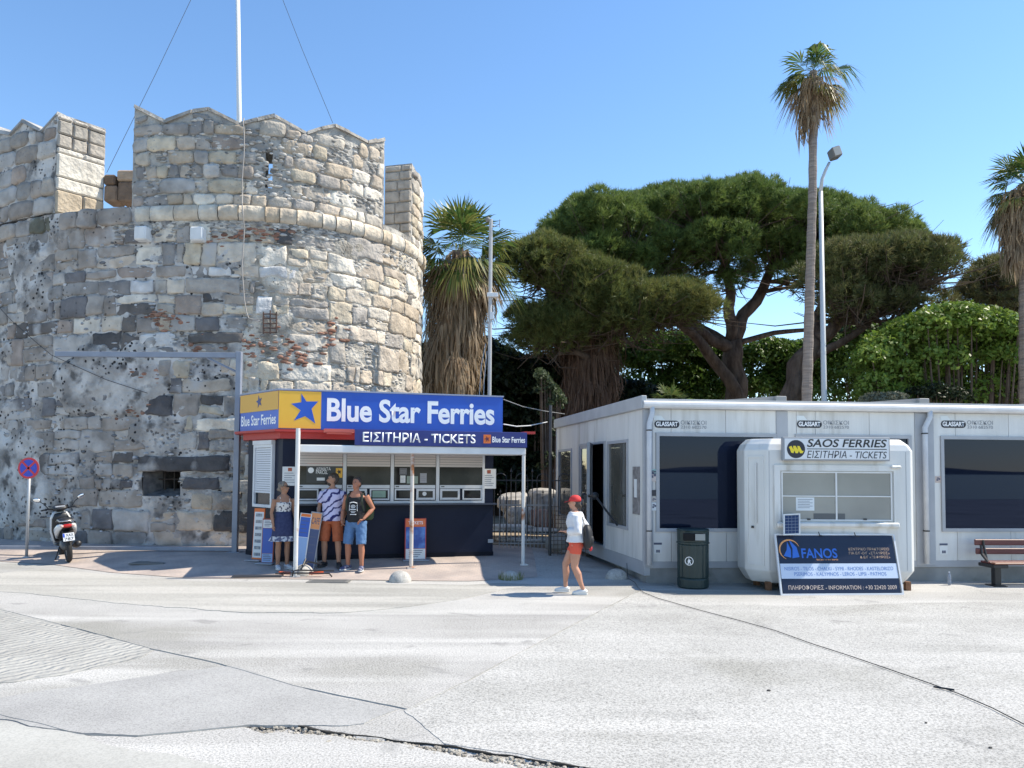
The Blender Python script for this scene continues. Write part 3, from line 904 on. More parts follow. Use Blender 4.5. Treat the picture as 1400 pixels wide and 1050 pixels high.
while s_ < sc0 - .05:
    w = min(rs.choice((.6, .8, 1.0, .5)), sc0 - s_)
    if w > .2:
        V, Fq = stone_geo(s_, s_ + w - .03, ZRING0 - .03, ZRING1, rs.uniform(.02, .09), .05, s_, rnd=.3)
        o = npmesh('coping_block', local(V), Fq, M_stone, tower); o.color = (*((.16, .155, .12) if abs(project(W(s_ + w / 2, 8.2).tolist())[0] - 65) < 24 else rs.choice(PAL_L)), 1)
    s_ += w
# two square corbel blocks
for x, y in ((199, 322), (274, 323)):
    s_, z_ = sz(x, y)
    c, n = plan(s_); a_ = math.atan2(n[1], n[0]) + math.pi / 2
    b = MB(); b.box(-.16, -.24, -.17, .16, .2, .17, None, .03)
    o = b.build('corbel_block', mat('pale_marble', (.62, .62, .60), .85, col2=(.74, .73, .71), scale=3, bump=.3, bscale=12), tower); o.location = Vector((c[0], c[1], z_)) - TO; o.rotation_euler = (0, 0, a_)

# battlements
def wall_piece(name, sA, sB, zb, topf, m, d0=-.03, d1=-.78, endA=0.0, endB=0.0, nz=14, par=None):
    """a length of parapet: outer face at d0, inner at d1, top following topf(s)"""
    n = max(3, int((sB - sA) / .1))
    S = np.linspace(sA, sB, n); T = np.linspace(0, 1, nz)
    SS, TT_ = np.meshgrid(S, T)
    top = np.array([topf(s_) for s_ in S])
    Z_ = zb + (top[None, :] - zb) * TT_
    out = W(SS.ravel(), Z_.ravel(), (d0 + .03 * fbm(SS * 4, Z_ * 4, 2, 3, 9)).ravel())
    u = (SS - sA) / (sB - sA)
    inn = W((SS + endA * (1 - u) + endB * u).ravel(), Z_.ravel(), np.full(SS.size, d1))
    V = local(np.concatenate([out, inn])); o = n * nz
    Q = [tuple(q) for q in grid_faces(n, nz)] + [tuple(q[::-1] + o) for q in grid_faces(n, nz)]
    for i in range(n - 1):
        t = (nz - 1) * n
        Q.append((t + i, t + i + 1, o + t + i + 1, o + t + i)); Q.append((i + 1, i, o + i, o + i + 1))
    for j in range(nz - 1):
        Q.append((j * n, (j + 1) * n, o + (j + 1) * n, o + j * n)); e = n - 1
        Q.append(((j + 1) * n + e, j * n + e, o + j * n + e, o + (j + 1) * n + e))
    b = MB(); b.add([tuple(v) for v in V], Q)
    return b.build(name, m, par or tower, smooth=False)
def prof(pts):
    a = [sz(x, y) for x, y in pts]
    X_ = [q[0] for q in a]; Z_ = [q[1] for q in a]
    return lambda s_: float(np.interp(s_, X_, Z_)), a
M_par = pitted(mat('parapet_mortar', (.27, .255, .235), .95, col2=(.48, .45, .40), scale=2.2, detail=6, mix=(.38, .64), bump=1.0, bscale=12, bdist=.05, spec=.1), 10, .22, (.07, .065, .06), 1.3, (.48, .6), .6)
main_pts = [(183, 142), (226, 163), (262, 149), (284, 145), (328, 166), (352, 160), (376, 155), (420, 179), (440, 172), (458, 169), (478, 178), (503, 191), (515, 190), (527, 188)]
ftop, mp_ = prof(main_pts)
sA, sB = mp_[0][0], mp_[-1][0]
sl0, zl0 = sz(362, 256); sl1, zl1 = sz(373, 208)
zb = ZRING1 - .02
wall_piece('parapet_wall', sA, sl0, zb, lambda s_: ftop(s_) - .08, M_par)
wall_piece('parapet_wall', sl1, sB, zb, lambda s_: ftop(s_) - .08, M_par)
wall_piece('parapet_wall', sl0, sl1, zb, lambda s_: zl0, M_par, nz=4)
# over the slit
def over(sA_, sB_, z0_, f):
    n = 4; S = np.linspace(sA_, sB_, n); b = MB(); vs = []
    for dd_ in (-.03, -.78):
        for zz_ in (0, 1):
            for s_ in S: vs.append(tuple(local(W(s_, z0_ if zz_ == 0 else f(s_), dd_))[0]))
    g = lambda d_, k, i: d_ * 2 * n + k * n + i
    fs = []
    for i in range(n - 1):
        fs += [(g(0, 0, i), g(0, 0, i + 1), g(0, 1, i + 1), g(0, 1, i)), (g(1, 0, i + 1), g(1, 0, i), g(1, 1, i), g(1, 1, i + 1)),
               (g(0, 1, i), g(0, 1, i + 1), g(1, 1, i + 1), g(1, 1, i)), (g(0, 0, i + 1), g(0, 0, i), g(1, 0, i), g(1, 0, i + 1))]
    b.add(vs, fs); b.build('slit_lintel', M_par, tower)
over(sl0, sl1, zl1, lambda s_: ftop(s_) - .08)

def parapet_stones(sA_, sB_, zb_, f, pal_shift, seed, hrange=(.26, .42), avoid=None, name='parapet_block'):
    r = random.Random(seed); z_ = zb_ + .01
    while True:
        h = r.uniform(*hrange)
        s_ = sA_ + .02 + (r.uniform(0, .1))
        any_ = False
        while s_ < sB_ - .12:
            w = min(h * r.choice((.8, 1.0, 1.3, 1.7, 2.1)) * r.uniform(.9, 1.1), sB_ - .02 - s_)
            t = min(f(s_), f(s_ + w), f(s_ + w / 2)) - .12
            top = min(z_ + h - .03, t)
            ok = top - z_ > .1 and w > .1 and r.random() > .12
            if avoid and s_ + w > avoid[0] - .03 and s_ < avoid[1] + .03 and top > avoid[2] - .03 and z_ < avoid[3] + .03: ok = False
            if ok:
                V, Fq = stone_geo(s_, s_ + w - .03, z_, top, r.uniform(-.01, .035), r.uniform(.025, .05), r.random() * 99, nu=6, nv=5, rnd=r.uniform(.15, .45))
                l = LEFT(s_ - pal_shift)
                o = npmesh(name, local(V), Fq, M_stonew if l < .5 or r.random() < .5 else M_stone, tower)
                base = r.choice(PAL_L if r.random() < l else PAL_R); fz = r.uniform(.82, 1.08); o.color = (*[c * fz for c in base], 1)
            if z_ < t: any_ = True
            s_ += w
        z_ += h
        if not any_: break
parapet_stones(sA, sB, zb, ftop, .2, 51, avoid=(sl0, sl1, zl0, zl1))
rubble(900, lambda r: (lambda s_: (s_, r.uniform(zb, max(zb + .1, ftop(s_) - .25))))(r.uniform(sA + .1, sB - .1) if r.random() < 2 else 0), 'parapet_rubble', M_rubble, (.035, .08), 8, dd=-.02)
# (rubble that would block the slit is left out by its position)
def coping(fpts, d0, d1, m, col):
    for i in range(len(fpts) - 1):
        (sa, za), (sb, zb_) = fpts[i], fpts[i + 1]
        k = max(1, int((sb - sa) / .5))
        for j in range(k):
            u0, u1 = j / k, (j + 1) / k
            s0_, s1_ = sa + (sb - sa) * u0 + .008, sa + (sb - sa) * u1 - .008
            z0_, z1_ = za + (zb_ - za) * u0, za + (zb_ - za) * u1
            vs = []
            e = [rs.uniform(-.03, .03) for _ in range(4)]
            for dd_, q in ((d0 + e[0], 0), (d1, 1)):
                vs += [tuple(local(W(s0_, z0_ - .10, dd_))[0]), tuple(local(W(s1_, z1_ - .10, dd_))[0]), tuple(local(W(s1_, z1_ + e[2] * .6, dd_ - (.03 if q == 0 else -.03)))[0]), tuple(local(W(s0_, z0_ + e[3] * .6, dd_ - (.03 if q == 0 else -.03)))[0])]
            b = MB(); b.add(vs, [(0, 1, 2, 3), (5, 4, 7, 6), (3, 2, 6, 7), (1, 0, 4, 5), (0, 3, 7, 4), (2, 1, 5, 6)])
            o = b.build('coping_stone', m, tower); o.color = (*[c * (.8 + .3 * e[1] / .06 + .15) for c in col], 1)
coping(mp_, .02, -.8, M_stonew, (.40, .37, .33))
# left merlon with its lit end face
lpts = [(-60, 175), (-25, 165), (0, 178), (14, 180), (31, 163), (56, 175), (78, 151)]
fl, lp_ = prof(lpts)
sL0, sL1 = lp_[0][0], lp_[-1][0]
zlb = sz(75, 290)[1]
dl = 0.0
for _ in range(40):
    p = W(sL1 + dl, 9.5, -1.15)
    if project(p.tolist())[0] < 141: dl += .05
wall_piece('parapet_wall', sL0, sL1, zlb, lambda s_: fl(s_) - .05, M_mortar, d1=-1.15, endA=0, endB=dl)
parapet_stones(sL0, sL1, zlb, fl, 1.0, 77, (.32, .5))
coping(lp_, .02, -1.15, M_stone, (.42, .41, .39))
# end face blocks of the left merlon
zt = sz(78, 151)[1]
pO, pI = Vector(W(sL1, 0.0, -.02)), Vector(W(sL1 + dl, 0.0, -1.15))
ev = (pI - pO); el = ev.length; ea = math.atan2(ev.y, ev.x)
zc = zlb
for k, (hh, col) in enumerate(((.62, (.50, .42, .32)), (.34, (.66, .62, .55)), (.62, (.64, .60, .53)), (.16, (.60, .56, .5)), (.34, (.42, .38, .33)), (.36, (.36, .33, .29)), (.5, (.45, .41, .36)))):
    z1 = min(zc + hh, zt - .1)
    if z1 - zc < .1: break
    us = [0, .55, 1] if k in (0, 3) else ([0, 1] if k in (1, 2) else [0, .3, .62, 1])
    for j in range(len(us) - 1):
        b = MB(); b.box(us[j] * el + .015, -.05 - rs.uniform(0, .05), 0, us[j + 1] * el - .015, .25, z1 - zc - .02, None, .035)
        o = b.build('parapet_block', M_stonew, tower); o.location = Vector((pO.x, pO.y, zc)) - TO; o.rotation_euler = (0, 0, ea); o.color = (*[c for c in col], 1)
    zc = z1
# low sill seen through the crenel
for j, (x0, x1, y0, y1) in enumerate(((141, 157, 238, 252), (141, 160, 253, 275), (159, 184, 232, 247), (160, 184, 248, 275))):
    p0_, p1_ = at(x0, y1, 20.2), at(x1, y0, 20.2)
    b = MB(); b.box(0, 0, 0, p1_.x - p0_.x, .5, p1_.z - p0_.z, None, .04)
    o = b.build('sill_block', M_stonew, tower); o.location = p0_ - TO; o.color = (*((.20, .14, .10), (.26, .19, .14), (.48, .36, .26), (.22, .16, .12))[j], 1)
b = MB(); b.box(0, 0, 0, 2.6, .6, .55, None, .03); o = b.build('crenel_sill', M_par, tower); o.location = Vector((at(120, 280, 20.4).x, 20.72, ZRING1 - .1)) - TO
# right merlon beyond the next crenel
z_r = at(545, 224, 21.7).z
sR0 = spx(563, 9.0); sR1 = TR * R(112)
fr = lambda s_: z_r + .05 * math.sin(s_ * 5) - .02
wall_piece('parapet_wall', sR0, sR1, ZRING1 - .02, fr, M_par, d1=-.85)
parapet_stones(sR0, sR1, ZRING1, fr, -2, 91)
pO, pI = Vector(W(sR0, 0.0, -.02)), Vector(W(sR0, 0.0, -.85)); ev = pI - pO; el = ev.length; ea = math.atan2(ev.y, ev.x)
zc = ZRING1
while zc < z_r - .15:
    z1 = min(zc + rs.uniform(.25, .42), z_r - .02); us = [0, rs.uniform(.3, .7), 1]
    for j in range(2):
        b = MB(); b.box(us[j] * el + .012, -.18, 0, us[j + 1] * el - .012, .04 + rs.uniform(0, .04), z1 - zc - .025, None, .03)
        o = b.build('parapet_block', M_stonew, tower); o.location = Vector((pO.x, pO.y, zc)) - TO; o.rotation_euler = (0, 0, ea); o.color = (*[c for c in (.52, .45, .37)], 1)
    zc = z1
# crenel floor between the main and the right merlon
wall_piece('parapet_wall', sB, sR0, ZRING1 - .02, lambda s_: ZRING1 + .16, M_par, nz=4)

# iron ladder bracket and the grey hose hanging down the tower
M_iron = flat('rusty_iron', (.05, .035, .03), .8, col2=(.12, .06, .04), scale=9)
b = MB()
g = lambda x, y, d_=.16: Vector(W(*sz(x, y), d_))
A_ = [g(361, 428), g(361, 458), g(370, 426), g(370, 458), g(378, 428), g(378, 457)]
for i in (0, 2, 4): b.tube([A_[i], A_[i + 1]], .018, 6)
for y in (431, 437, 444, 450, 456): b.tube([g(360, y), g(379, y)], .016, 6)
for x in (361, 378):
    for y in (433, 452): b.tube([g(x, y), g(x, y, -.1)], .016, 6)
br = b.build('iron_bracket', M_iron); tag(br, 'small rusty iron ladder bracket fixed high on the tower wall', 'bracket')
b = MB(); pts = [g(334, 163, .05)] + [g(334 + 1.5 * math.sin(i * .9), 170 + i * 16, .22 if 275 < 170 + i * 16 < 306 else .1) for i in range(16)] + [g(338, 428, .09), g(341, 436, .09), g(348, 438, .09), g(362, 438, .13)]
b.tube(pts, .015, 6)
tag(b.build('grey_hose', flat('grey_plastic', (.33, .30, .27), .6)), 'thin grey cable pipe hanging down the middle of the tower', 'pipe')
# flagpole and its stays
fp = at(327, 160, 21.5); tp_ = at(324.5, -60, 21.5)
b = MB(); b.tube([(fp.x, fp.y, 8.4), (fp.x + .0, fp.y, fp.z), (tp_.x, tp_.y, tp_.z)], [.075, .07, .055], 12)
tag(b.build('flagpole', flat('white_pole_paint', (.72, .72, .70), .45), smooth=True), 'tall white flagpole rising from the tower top', 'flagpole')
for lab, (xa, ya), (xb, yb), dy in (('thin dark stay wire slanting up left of the flagpole', (146, 236), (275, -30), .6), ('thin dark stay wire slanting down right of the flagpole', (455, 168), (375, -30), .4)):
    p, q = at(xa, ya, 20.6 if xa > 300 else 20.3), at(xb, yb, 21.4)
    b = MB(); b.tube([p, p.lerp(q, .5) + Vector((0, 0, -.06)), q], .007, 5)
    tag(b.build('stay_wire', flat('dark_wire', (.05, .05, .055), .6)), lab, 'wire')
# cable drooping across the tower's left side
b = MB(); b.tube([g(x, y, .1) for x, y in ((-6, 410), (20, 438), (50, 465), (75, 486), (105, 500), (150, 520), (205, 538))], .008, 5)
tag(b.build('wall_cable', flat('black_cable', (.03, .03, .03), .6)), 'thin black cable running diagonally down the shaded tower wall', 'cable')
# ------------------------------------------------------------------ shared materials
M_navy = mat('navy_panel', (.006, .010, .028), .45, col2=(.009, .014, .034), scale=2, spec=.2)
M_white = mat('white_paint', (.66, .66, .65), .5, col2=(.74, .74, .73), scale=3, spec=.4)
M_alu = mat('white_aluminium', (.60, .61, .63), .4, col2=(.68, .69, .70), scale=2, spec=.5)
M_red = flat('red_trim', (.42, .03, .025), .5)
M_blue = mat('sign_blue', (.010, .075, .44), .35, col2=(.014, .095, .50), scale=1.2, stain=(.03, .10, .40), sscale=3, smix=(.62, .8))
M_dblue = mat('sign_deep_blue', (.012, .022, .16), .4, col2=(.016, .03, .19), scale=2)
M_yel = mat('sign_yellow', (.76, .40, .03), .4, col2=(.80, .46, .05), scale=1)
M_wprint = flat('white_print', (.9, .9, .9), .45)
M_glass = mat('dark_window_glass', (.012, .014, .018), .04, spec=.6)
M_glassl = mat('kiosk_glass', (.014, .014, .015), .05, col2=(.04, .038, .036), scale=1.6, mix=(.45, .62), spec=.3)
M_shut = flat('shutter_slats', (.60, .55, .51), .55)
M_post = mat('post_white', (.62, .60, .57), .5, col2=(.70, .69, .67), scale=3, stain=(.32, .13, .05), sscale=3.5, smix=(.62, .72))
M_orange = flat('orange_print', (.70, .16, .03), .5)
M_black = flat('black_paint', (.018, .018, .02), .45)
M_paper = flat('paper', (.74, .74, .72), .7)
M_rust = mat('rusted_paint', (.36, .14, .05), .8, col2=(.60, .56, .51), scale=3.2, mix=(.36, .46), bump=.3)
M_grey = flat('grey_steel', (.32, .35, .40), .45, metal=.2)

def plane_rect(b, x0, z0, x1, z1, y):
    b.add([(x0, y, z0), (x1, y, z0), (x1, y, z1), (x0, y, z1)], [(0, 1, 2, 3)])
    return b
def star(cx, cz, r, y, ins=.42, rot=.25, h=None):
    pts = []
    for i in range(10):
        a = math.pi / 2 + rot + i * math.pi / 5; q = r if i % 2 == 0 else r * ins
        pts.append((cx + q * math.cos(a), cz + q * math.sin(a) * (h or 1)))
    return pts

# ------------------------------------------------------------------ blue ticket kiosk
KZ = .17
KA, KB = at(380, 600, 15.5), at(687, 600, 16.75)
KP = Plane(KA.x, KA.y, KB.x - KA.x, KB.y - KA.y, KZ)        # face of the sign band
kL = (KB - KA).xy.length
kiosk = thing('ticket_kiosk', 'navy blue ferry ticket kiosk with bright blue sign band and white canopy', 'kiosk', (KA.x, KA.y, KZ), KP.ang)
kmi = Matrix.Rotation(-KP.ang, 4, 'Z') @ Matrix.Translation((-KA.x, -KA.y, -KZ))
kC = kmi @ at(328, 600, 16.75)                               # far corner of the slanted side
def kq(px, py, off=0.0): return KP.uv(px, py, off)
ZT = kq(380, 533)[1]; ZB = kq(380, 586)[1]; ZR = kq(400, 601)[1]
BI = .16                                                     # body stands back from the sign band
def inset(d):
    # outline A, B, back right, back left, C
    t = Vector((kC.x, kC.y)).normalized(); nrm = Vector((t.y, -t.x)) * -1
    if nrm.dot(Vector((1, .3))) < 0: nrm = -nrm
    # slanted side line shifted inwards by d
    c = Vector((kC.x, kC.y)) + nrm * d; a = Vector((0, 0)) + nrm * d
    k = (d - a.y) / (c.y - a.y); A2 = a + (c - a) * k
    k = (kC.y - a.y) / (c.y - a.y); C2 = a + (c - a) * k
    return [(A2.x, d), (kL - d, d), (kL - d, 2.35 - d), (C2.x, 2.35 - d), (C2.x, kC.y)]
b = MB(); b.slab(inset(BI), .0, ZR + .02); b.build('body', M_navy, kiosk)
b = MB(); b.slab(inset(BI - .012), .0, .09); b.build('plinth', flat('plinth_dark', (.006, .008, .016), .6, spec=.2), kiosk)
b = MB(); b.slab(inset(.06), ZR + .022, ZB - .01); b.build('red_eaves', M_red, kiosk)
b = MB(); b.slab(inset(-.10), ZB - .06, ZB - .012); b.build('eaves_flashing', M_red, kiosk)
b = MB(); b.slab(inset(.0), ZB, ZT); b.build('sign_band', M_blue, kiosk)
b = MB(); b.slab(inset(-.02), ZT, ZT + .03); b.build('sign_capping', flat('capping_grey', (.30, .33, .42), .5), kiosk)
# yellow panels and lettering
u1 = kq(439, 560)[0]
b = MB(); b.box(.004, -.012, ZB + .012, u1, -.002, ZT - .012); b.build('yellow_panel', M_yel, kiosk)
cx, cz = kq(416, 560)
sp = [kq(x, y) for x, y in ((412, 538), (419, 549), (435, 549), (426, 559), (431, 579), (417, 569), (402, 575), (411, 561), (398, 552), (412, 550))]
b = MB(); b.prism(sp, -.016, -.012); b.build('star', M_blue, kiosk)
a0 = KP.rect(447, 548, 676, 579)
lettering('Blue Star Ferries', a0[0], kq(560, 580)[1] + .02, a0[2], kq(560, 549)[1] + .03, -.004, M_wprint, kiosk, bold=.028, spacing=.98)
# slanted side: own little frame
sd = Vector((kC.x, kC.y)); sang = math.atan2(-sd.y, -sd.x); sl_ = sd.length
SM = Matrix.Translation((kC.x, kC.y, 0)) @ Matrix.Rotation(sang, 4, 'Z')   # x from C to A, face towards -y
b = MB(); b.box(.004, -.012, (ZB + ZT) / 2 - .0, sl_ - .004, -.002, ZT - .012, SM); b.build('yellow_panel', mat('sign_ochre', (.70, .36, .03), .4), kiosk)
b = MB(); b.prism(star(sl_ * .52, ZT - .19, .14, 0), -.016, -.012, SM); b.build('star', M_dblue, kiosk)
lettering('Blue Star Ferries', .06, ZB + .10, sl_ - .10, ZB + .32, -.004, M_wprint, kiosk, bold=.02, mtx=SM)
# side shutter window on the slanted face
SI = SM @ Matrix.Translation((0, BI, 0))
su0, su1 = sl_ * .27, sl_ * .76
sz0, sz1 = 1.05, 2.36
b = MB(); b.frame(su0, sz0, su1, sz1, .06, -.07, -.002, SI); b.box(su0, -.09, sz1 + .002, su1, -.002, sz1 + .09, SI); fr_ = b.build('side_window', M_alu, kiosk)
b = MB(); n = 20
for i in range(n):
    za = sz0 + .30 + (sz1 - sz0 - .36) * i / n; b.box(su0 + .06, -.045, za, su1 - .06, -.012, za + (sz1 - sz0 - .36) / n - .008, SI)
b.build('roller_shutter', flat('shutter_white', (.66, .67, .70), .5), fr_)
b = MB(); b.box(su0 + .06, -.02, sz0 + .062, su1 - .06, -.006, sz0 + .298, SI); b.build('pane', M_glassl, fr_)
b = MB(); b.box(su0 - .1, -.05, sz1 + .095, su1 + .06, -.002, sz1 + .15, SI); b.build('red_strip', M_red, kiosk)

# window band of the front
OF = -BI
def kr(x0, y0, x1, y1): return KP.rect(x0, y0, x1, y1, OF)
w0 = kr(404, 612, 662, 688)
WZ0, WZ1 = w0[1], w0[3]
y_ = BI - .05
wf = MB(); wf.frame(w0[0], WZ0, w0[2], WZ1 + .02, .05, y_, BI - .002)
cols = [kr(x, 650, x + 1, 651)[0] for x in (404, 471, 536, 598, 662)]
zsh = kr(540, 637, 541, 638)[1]; zmid = kr(540, 664, 541, 665)[1]
for c in cols[1:-1]: wf.box(c - .035, y_, WZ0 + .05, c + .035, BI - .002, WZ1 - .03)
for i in range(4): wf.box(cols[i] + .05, y_ + .006, zmid - .04, cols[i + 1] - .05, BI - .002, zmid + .03)
wframe = wf.build('window_frame', M_alu, kiosk)
for i in range(4):
    xa, xb = cols[i] + .045, cols[i + 1] - .045
    b = MB(); n = 7
    for j in range(n):
        za = zsh + (WZ1 - .03 - zsh) * j / n; b.box(xa, y_ + .008, za, xb, BI - .004, za + (WZ1 - .03 - zsh) / n - .006)
    b.build('roller_shutter', M_shut, kiosk)
    b = MB(); b.box(xa, BI - .03, zmid + .032, xb, BI - .006, zsh - .004); b.build('pane', M_glassl, kiosk)
    xm = (xa + xb) / 2
    for k, (p0_, p1_) in enumerate(((xa + .01, xm - .03), (xm + .03, xb - .01))):
        f2 = MB(); f2.frame(p0_, WZ0 + .07, p1_, zmid - .05, .045 if (i + k) % 2 else .03, y_ + .004, BI - .004); sf = f2.build('hatch', M_alu, kiosk)
        b = MB(); b.box(p0_ + .046, BI - .03, WZ0 + .116, p1_ - .046, BI - .012, zmid - .096); b.build('pane', M_glassl, sf)
    b = MB(); b.box(xa + .03, y_ - .008, zmid - .012, xa + .10, y_ + .004, zmid + .006); b.build('latch', M_black, kiosk)
b = MB(); b.box(w0[0] - .02, y_ - .13, WZ0 - .035, w0[2] + .25, BI - .002, WZ0 - .004); b.build('counter_shelf', flat('counter_navy', (.02, .03, .06), .3), kiosk)
# posters and stickers inside and beside the windows
def sticker(px0, py0, px1, py1, m, lines=0, name='notice', off=OF, ink=None, lift=.004, par=None, head=None, yb=None):
    r = KP.rect(px0, py0, px1, py1, off); yy = (BI if off == OF else 0) - lift if yb is None else yb
    b = MB(); b.box(r[0], yy - .003, r[1], r[2], yy, r[3])
    o = b.build(name, m, par or kiosk)
    if lines:
        l = MB(); w, h = r[2] - r[0], r[3] - r[1]
        rr = random.Random(int(px0 * 7 + py0))
        for i in range(lines):
            z_ = r[3] - h * (.28 + .6 * (i + .5) / lines); l.box(r[0] + w * .12, yy - .0045, z_ - h * .012, r[0] + w * (.12 + .76 * rr.uniform(.6, 1)), yy - .0032, z_ + h * .012)
        l.build('print', ink or flat('ink', (.1, .1, .12), .7), o)
    if head is not None:
        l = MB(); w, h = r[2] - r[0], r[3] - r[1]
        l.box(r[0] + w * .36, yy - .0045, r[3] - h * .24, r[0] + w * .62, yy - .0032, r[3] - h * .06); l.build('crest', head, o)
    return o
M_ink = flat('print_ink', (.10, .11, .16), .7)
sticker(659, 641, 678, 668, M_paper, 6, 'notice', ink=M_ink, head=flat('crest_red', (.35, .09, .05), .6))
sticker(386, 638, 407, 664, M_paper, 5, 'notice', ink=M_ink, head=flat('crest_red', (.4, .1, .05), .6))
pb = sticker(419, 632, 469, 660, mat('poster_dark', (.02, .022, .026), .3), 0, 'poster', yb=BI - .034)
r = kr(420, 633, 469, 637); b = MB(); b.box(r[0], BI - .0395, r[1], r[2], BI - .0375, r[3]); b.build('red_heading', M_red, pb)
r = kr(432, 639, 452, 643); lettering('ΔΕΜΑΤΑ', r[0], r[1], r[2], r[3], BI - .0395, M_wprint, pb)
r = kr(432, 643, 448, 648); lettering('PARCEL', r[0], r[1], r[2], r[3], BI - .0395, M_wprint, pb)
c = kr(425, 642, 426, 643); b = MB(); b.prism([(c[0] + .06 * math.cos(t * .5236), c[1] + .06 * math.sin(t * .5236)) for t in range(12)], -.0395 + BI, -.0375 + BI); b.build('emblem', M_wprint, pb)
r = kr(459, 640, 468, 653); b = MB(); b.box(r[0], BI - .0395, r[1], r[2], BI - .0375, r[3]); eo = b.build('emblem', M_yel, pb)
b = MB(); b.prism(star((r[0] + r[2]) / 2, (r[1] + r[3]) / 2 + .02, .055, 0), BI - .0415, BI - .0397); b.build('star', M_black, eo)
r = kr(433, 653, 444, 657); b = MB(); b.box(r[0], BI - .0395, r[1], r[2], BI - .0375, r[3]); b.build('paper_slip', M_paper, pb)
sticker(547, 650, 554, 660, M_paper, 3, 'leaflet', ink=M_ink, yb=BI - .032); sticker(556, 651, 571, 661, flat('leaflet_green', (.30, .36, .30), .6), 3, 'leaflet', ink=M_ink, yb=BI - .032)
sticker(574, 647, 583, 660, flat('leaflet_grey', (.35, .35, .37), .6), 3, 'leaflet', ink=M_ink, yb=BI - .032); sticker(546, 640, 556, 649, flat('leaflet_dark', (.16, .16, .17), .6), 2, 'leaflet', ink=M_paper, yb=BI - .032)
sticker(509, 671, 527, 680, flat('leaflet_mint', (.26, .38, .30), .6), 3, 'leaflet', ink=M_ink, yb=BI - .034)
c = kr(580, 674, 581, 675); b = MB(); b.prism([(c[0] + .045 * math.cos(t * .5236), c[1] + .045 * math.sin(t * .5236)) for t in range(12)], -.034 + BI, -.0305 + BI); b.build('round_sticker', M_paper, kiosk)
b = MB(); r = kr(667, 737, 674, 742); b.box(r[0], BI - .02, r[1], r[2], BI - .002, r[3]); b.build('socket_plate', M_grey, kiosk)
# canopy with the ticket sign, carried on three posts
CO = 1.05
c0 = KP.uv(405, 615, CO)[0]; c1 = KP.uv(719, 615, CO)[0]
cz0 = KP.uv(560, 620, CO)[1]; cz1 = KP.uv(560, 610, CO)[1]; czt = KP.uv(600, 589, CO)[1]
b = MB(); b.box(c0, -CO, cz0, c1, BI - .16 - .002, cz1, None, .01); b.build('canopy', M_white, kiosk)
t0 = KP.uv(485, 600, CO)[0]; t1 = KP.uv(720, 600, CO)[0]
b = MB(); b.box(t0, -CO - .03, cz1 + .003, t1, -CO + .05, czt, None, .006); ts = b.build('ticket_sign', M_dblue, kiosk)
b = MB(); b.box(t0 + .1, -CO + .06, cz1 + .002, t1 - .1, -.02, cz1 + .03); b.build('canopy_sheet', M_grey, kiosk)
r = KP.rect(496, 595, 650, 608, CO + .03)
lettering('ΕΙΣΙΤΗΡΙΑ - TICKETS', r[0], cz1 + .07, r[2], czt - .055, -CO - .034, M_wprint, ts, bold=.012, depth=.004)
r = KP.rect(661, 597, 671, 607, CO + .03)
b = MB(); b.box(r[0], -CO - .036, cz1 + .08, r[2], -CO - .031, czt - .06); eo = b.build('emblem', M_orange, ts)
b = MB(); b.prism(star((r[0] + r[2]) / 2, (cz1 + czt) / 2 + .01, .062, 0), -CO - .039, -CO - .0365); b.build('star', flat('star_maroon', (.12, .02, .04), .5), eo)
r = KP.rect(673, 600, 719, 607, CO + .03); lettering('Blue Star Ferries', r[0], cz1 + .10, r[2] - .02, cz1 + .22, -CO - .034, M_wprint, ts, bold=.02)
b = MB(); rr0, rr1 = KP.rect(443, 594, 484, 600, CO * .6)[0], KP.rect(443, 594, 484, 600, CO * .6)[2]
b.box(rr0, -CO * .7, ZR + .14, rr1, -CO * .2, ZR + .20); b.box(rr0 + .05, -CO * .7 + .06, ZR + .10, rr1 - .05, -CO * .7 + .12, ZR + .135); b.build('light_batten', flat('faded_red', (.48, .10, .08), .6), kiosk)
b = MB(); b.box(t1 - .02, -CO + .1, czt - .02, t1 + .22, -CO + .35, czt + .03); b.build('red_trim_end', M_red, kiosk)
for px, m, top in ((405.5, M_post, ZB - .04), (563, M_rust, cz0 - .002), (715.5, M_post, cz0 - .002)):
    u = KP.uv(px, 700, CO - .05)[0]; p = Matrix.Rotation(KP.ang, 4, 'Z') @ Vector((u, -CO + .05, 0)); p += Vector((KA.x, KA.y, 0))
    zg = FZ(p.x, p.y) - KZ
    if px < 450: u -= .0; yy = -CO - .065
    else: yy = -CO + .05
    b = MB(); b.tube([(u, yy, zg), (u, yy, zg + .01), (u, yy, top - .001)], .042 if px < 450 else .038, 12); b.box(u - .085, yy - .085, zg - .01, u + .085, yy + .085, zg + .012); b.build('post', m, kiosk, smooth=False)
# rain strip and cables leaving the kiosk roof
for lab, pts in (('white cable sagging from the kiosk sign to the cabin corner', ((688, 580, 16.9), (706, 583, 17.3), (724, 582, 18), (748, 577, 20.5))), ('thin grey cable from the kiosk roof end into the palm skirt', ((688, 546, 17.0), (715, 556, 18), (745, 562, 20), (772, 566, 22)))):
    b = MB(); b.tube([at(*p) for p in pts], .014 if 'white' in lab else .01, 6)
    tag(b.build('overhead_cable', flat('pale_cable', (.62, .62, .6) if 'white' in lab else (.25, .25, .25), .5)), lab, 'cable')

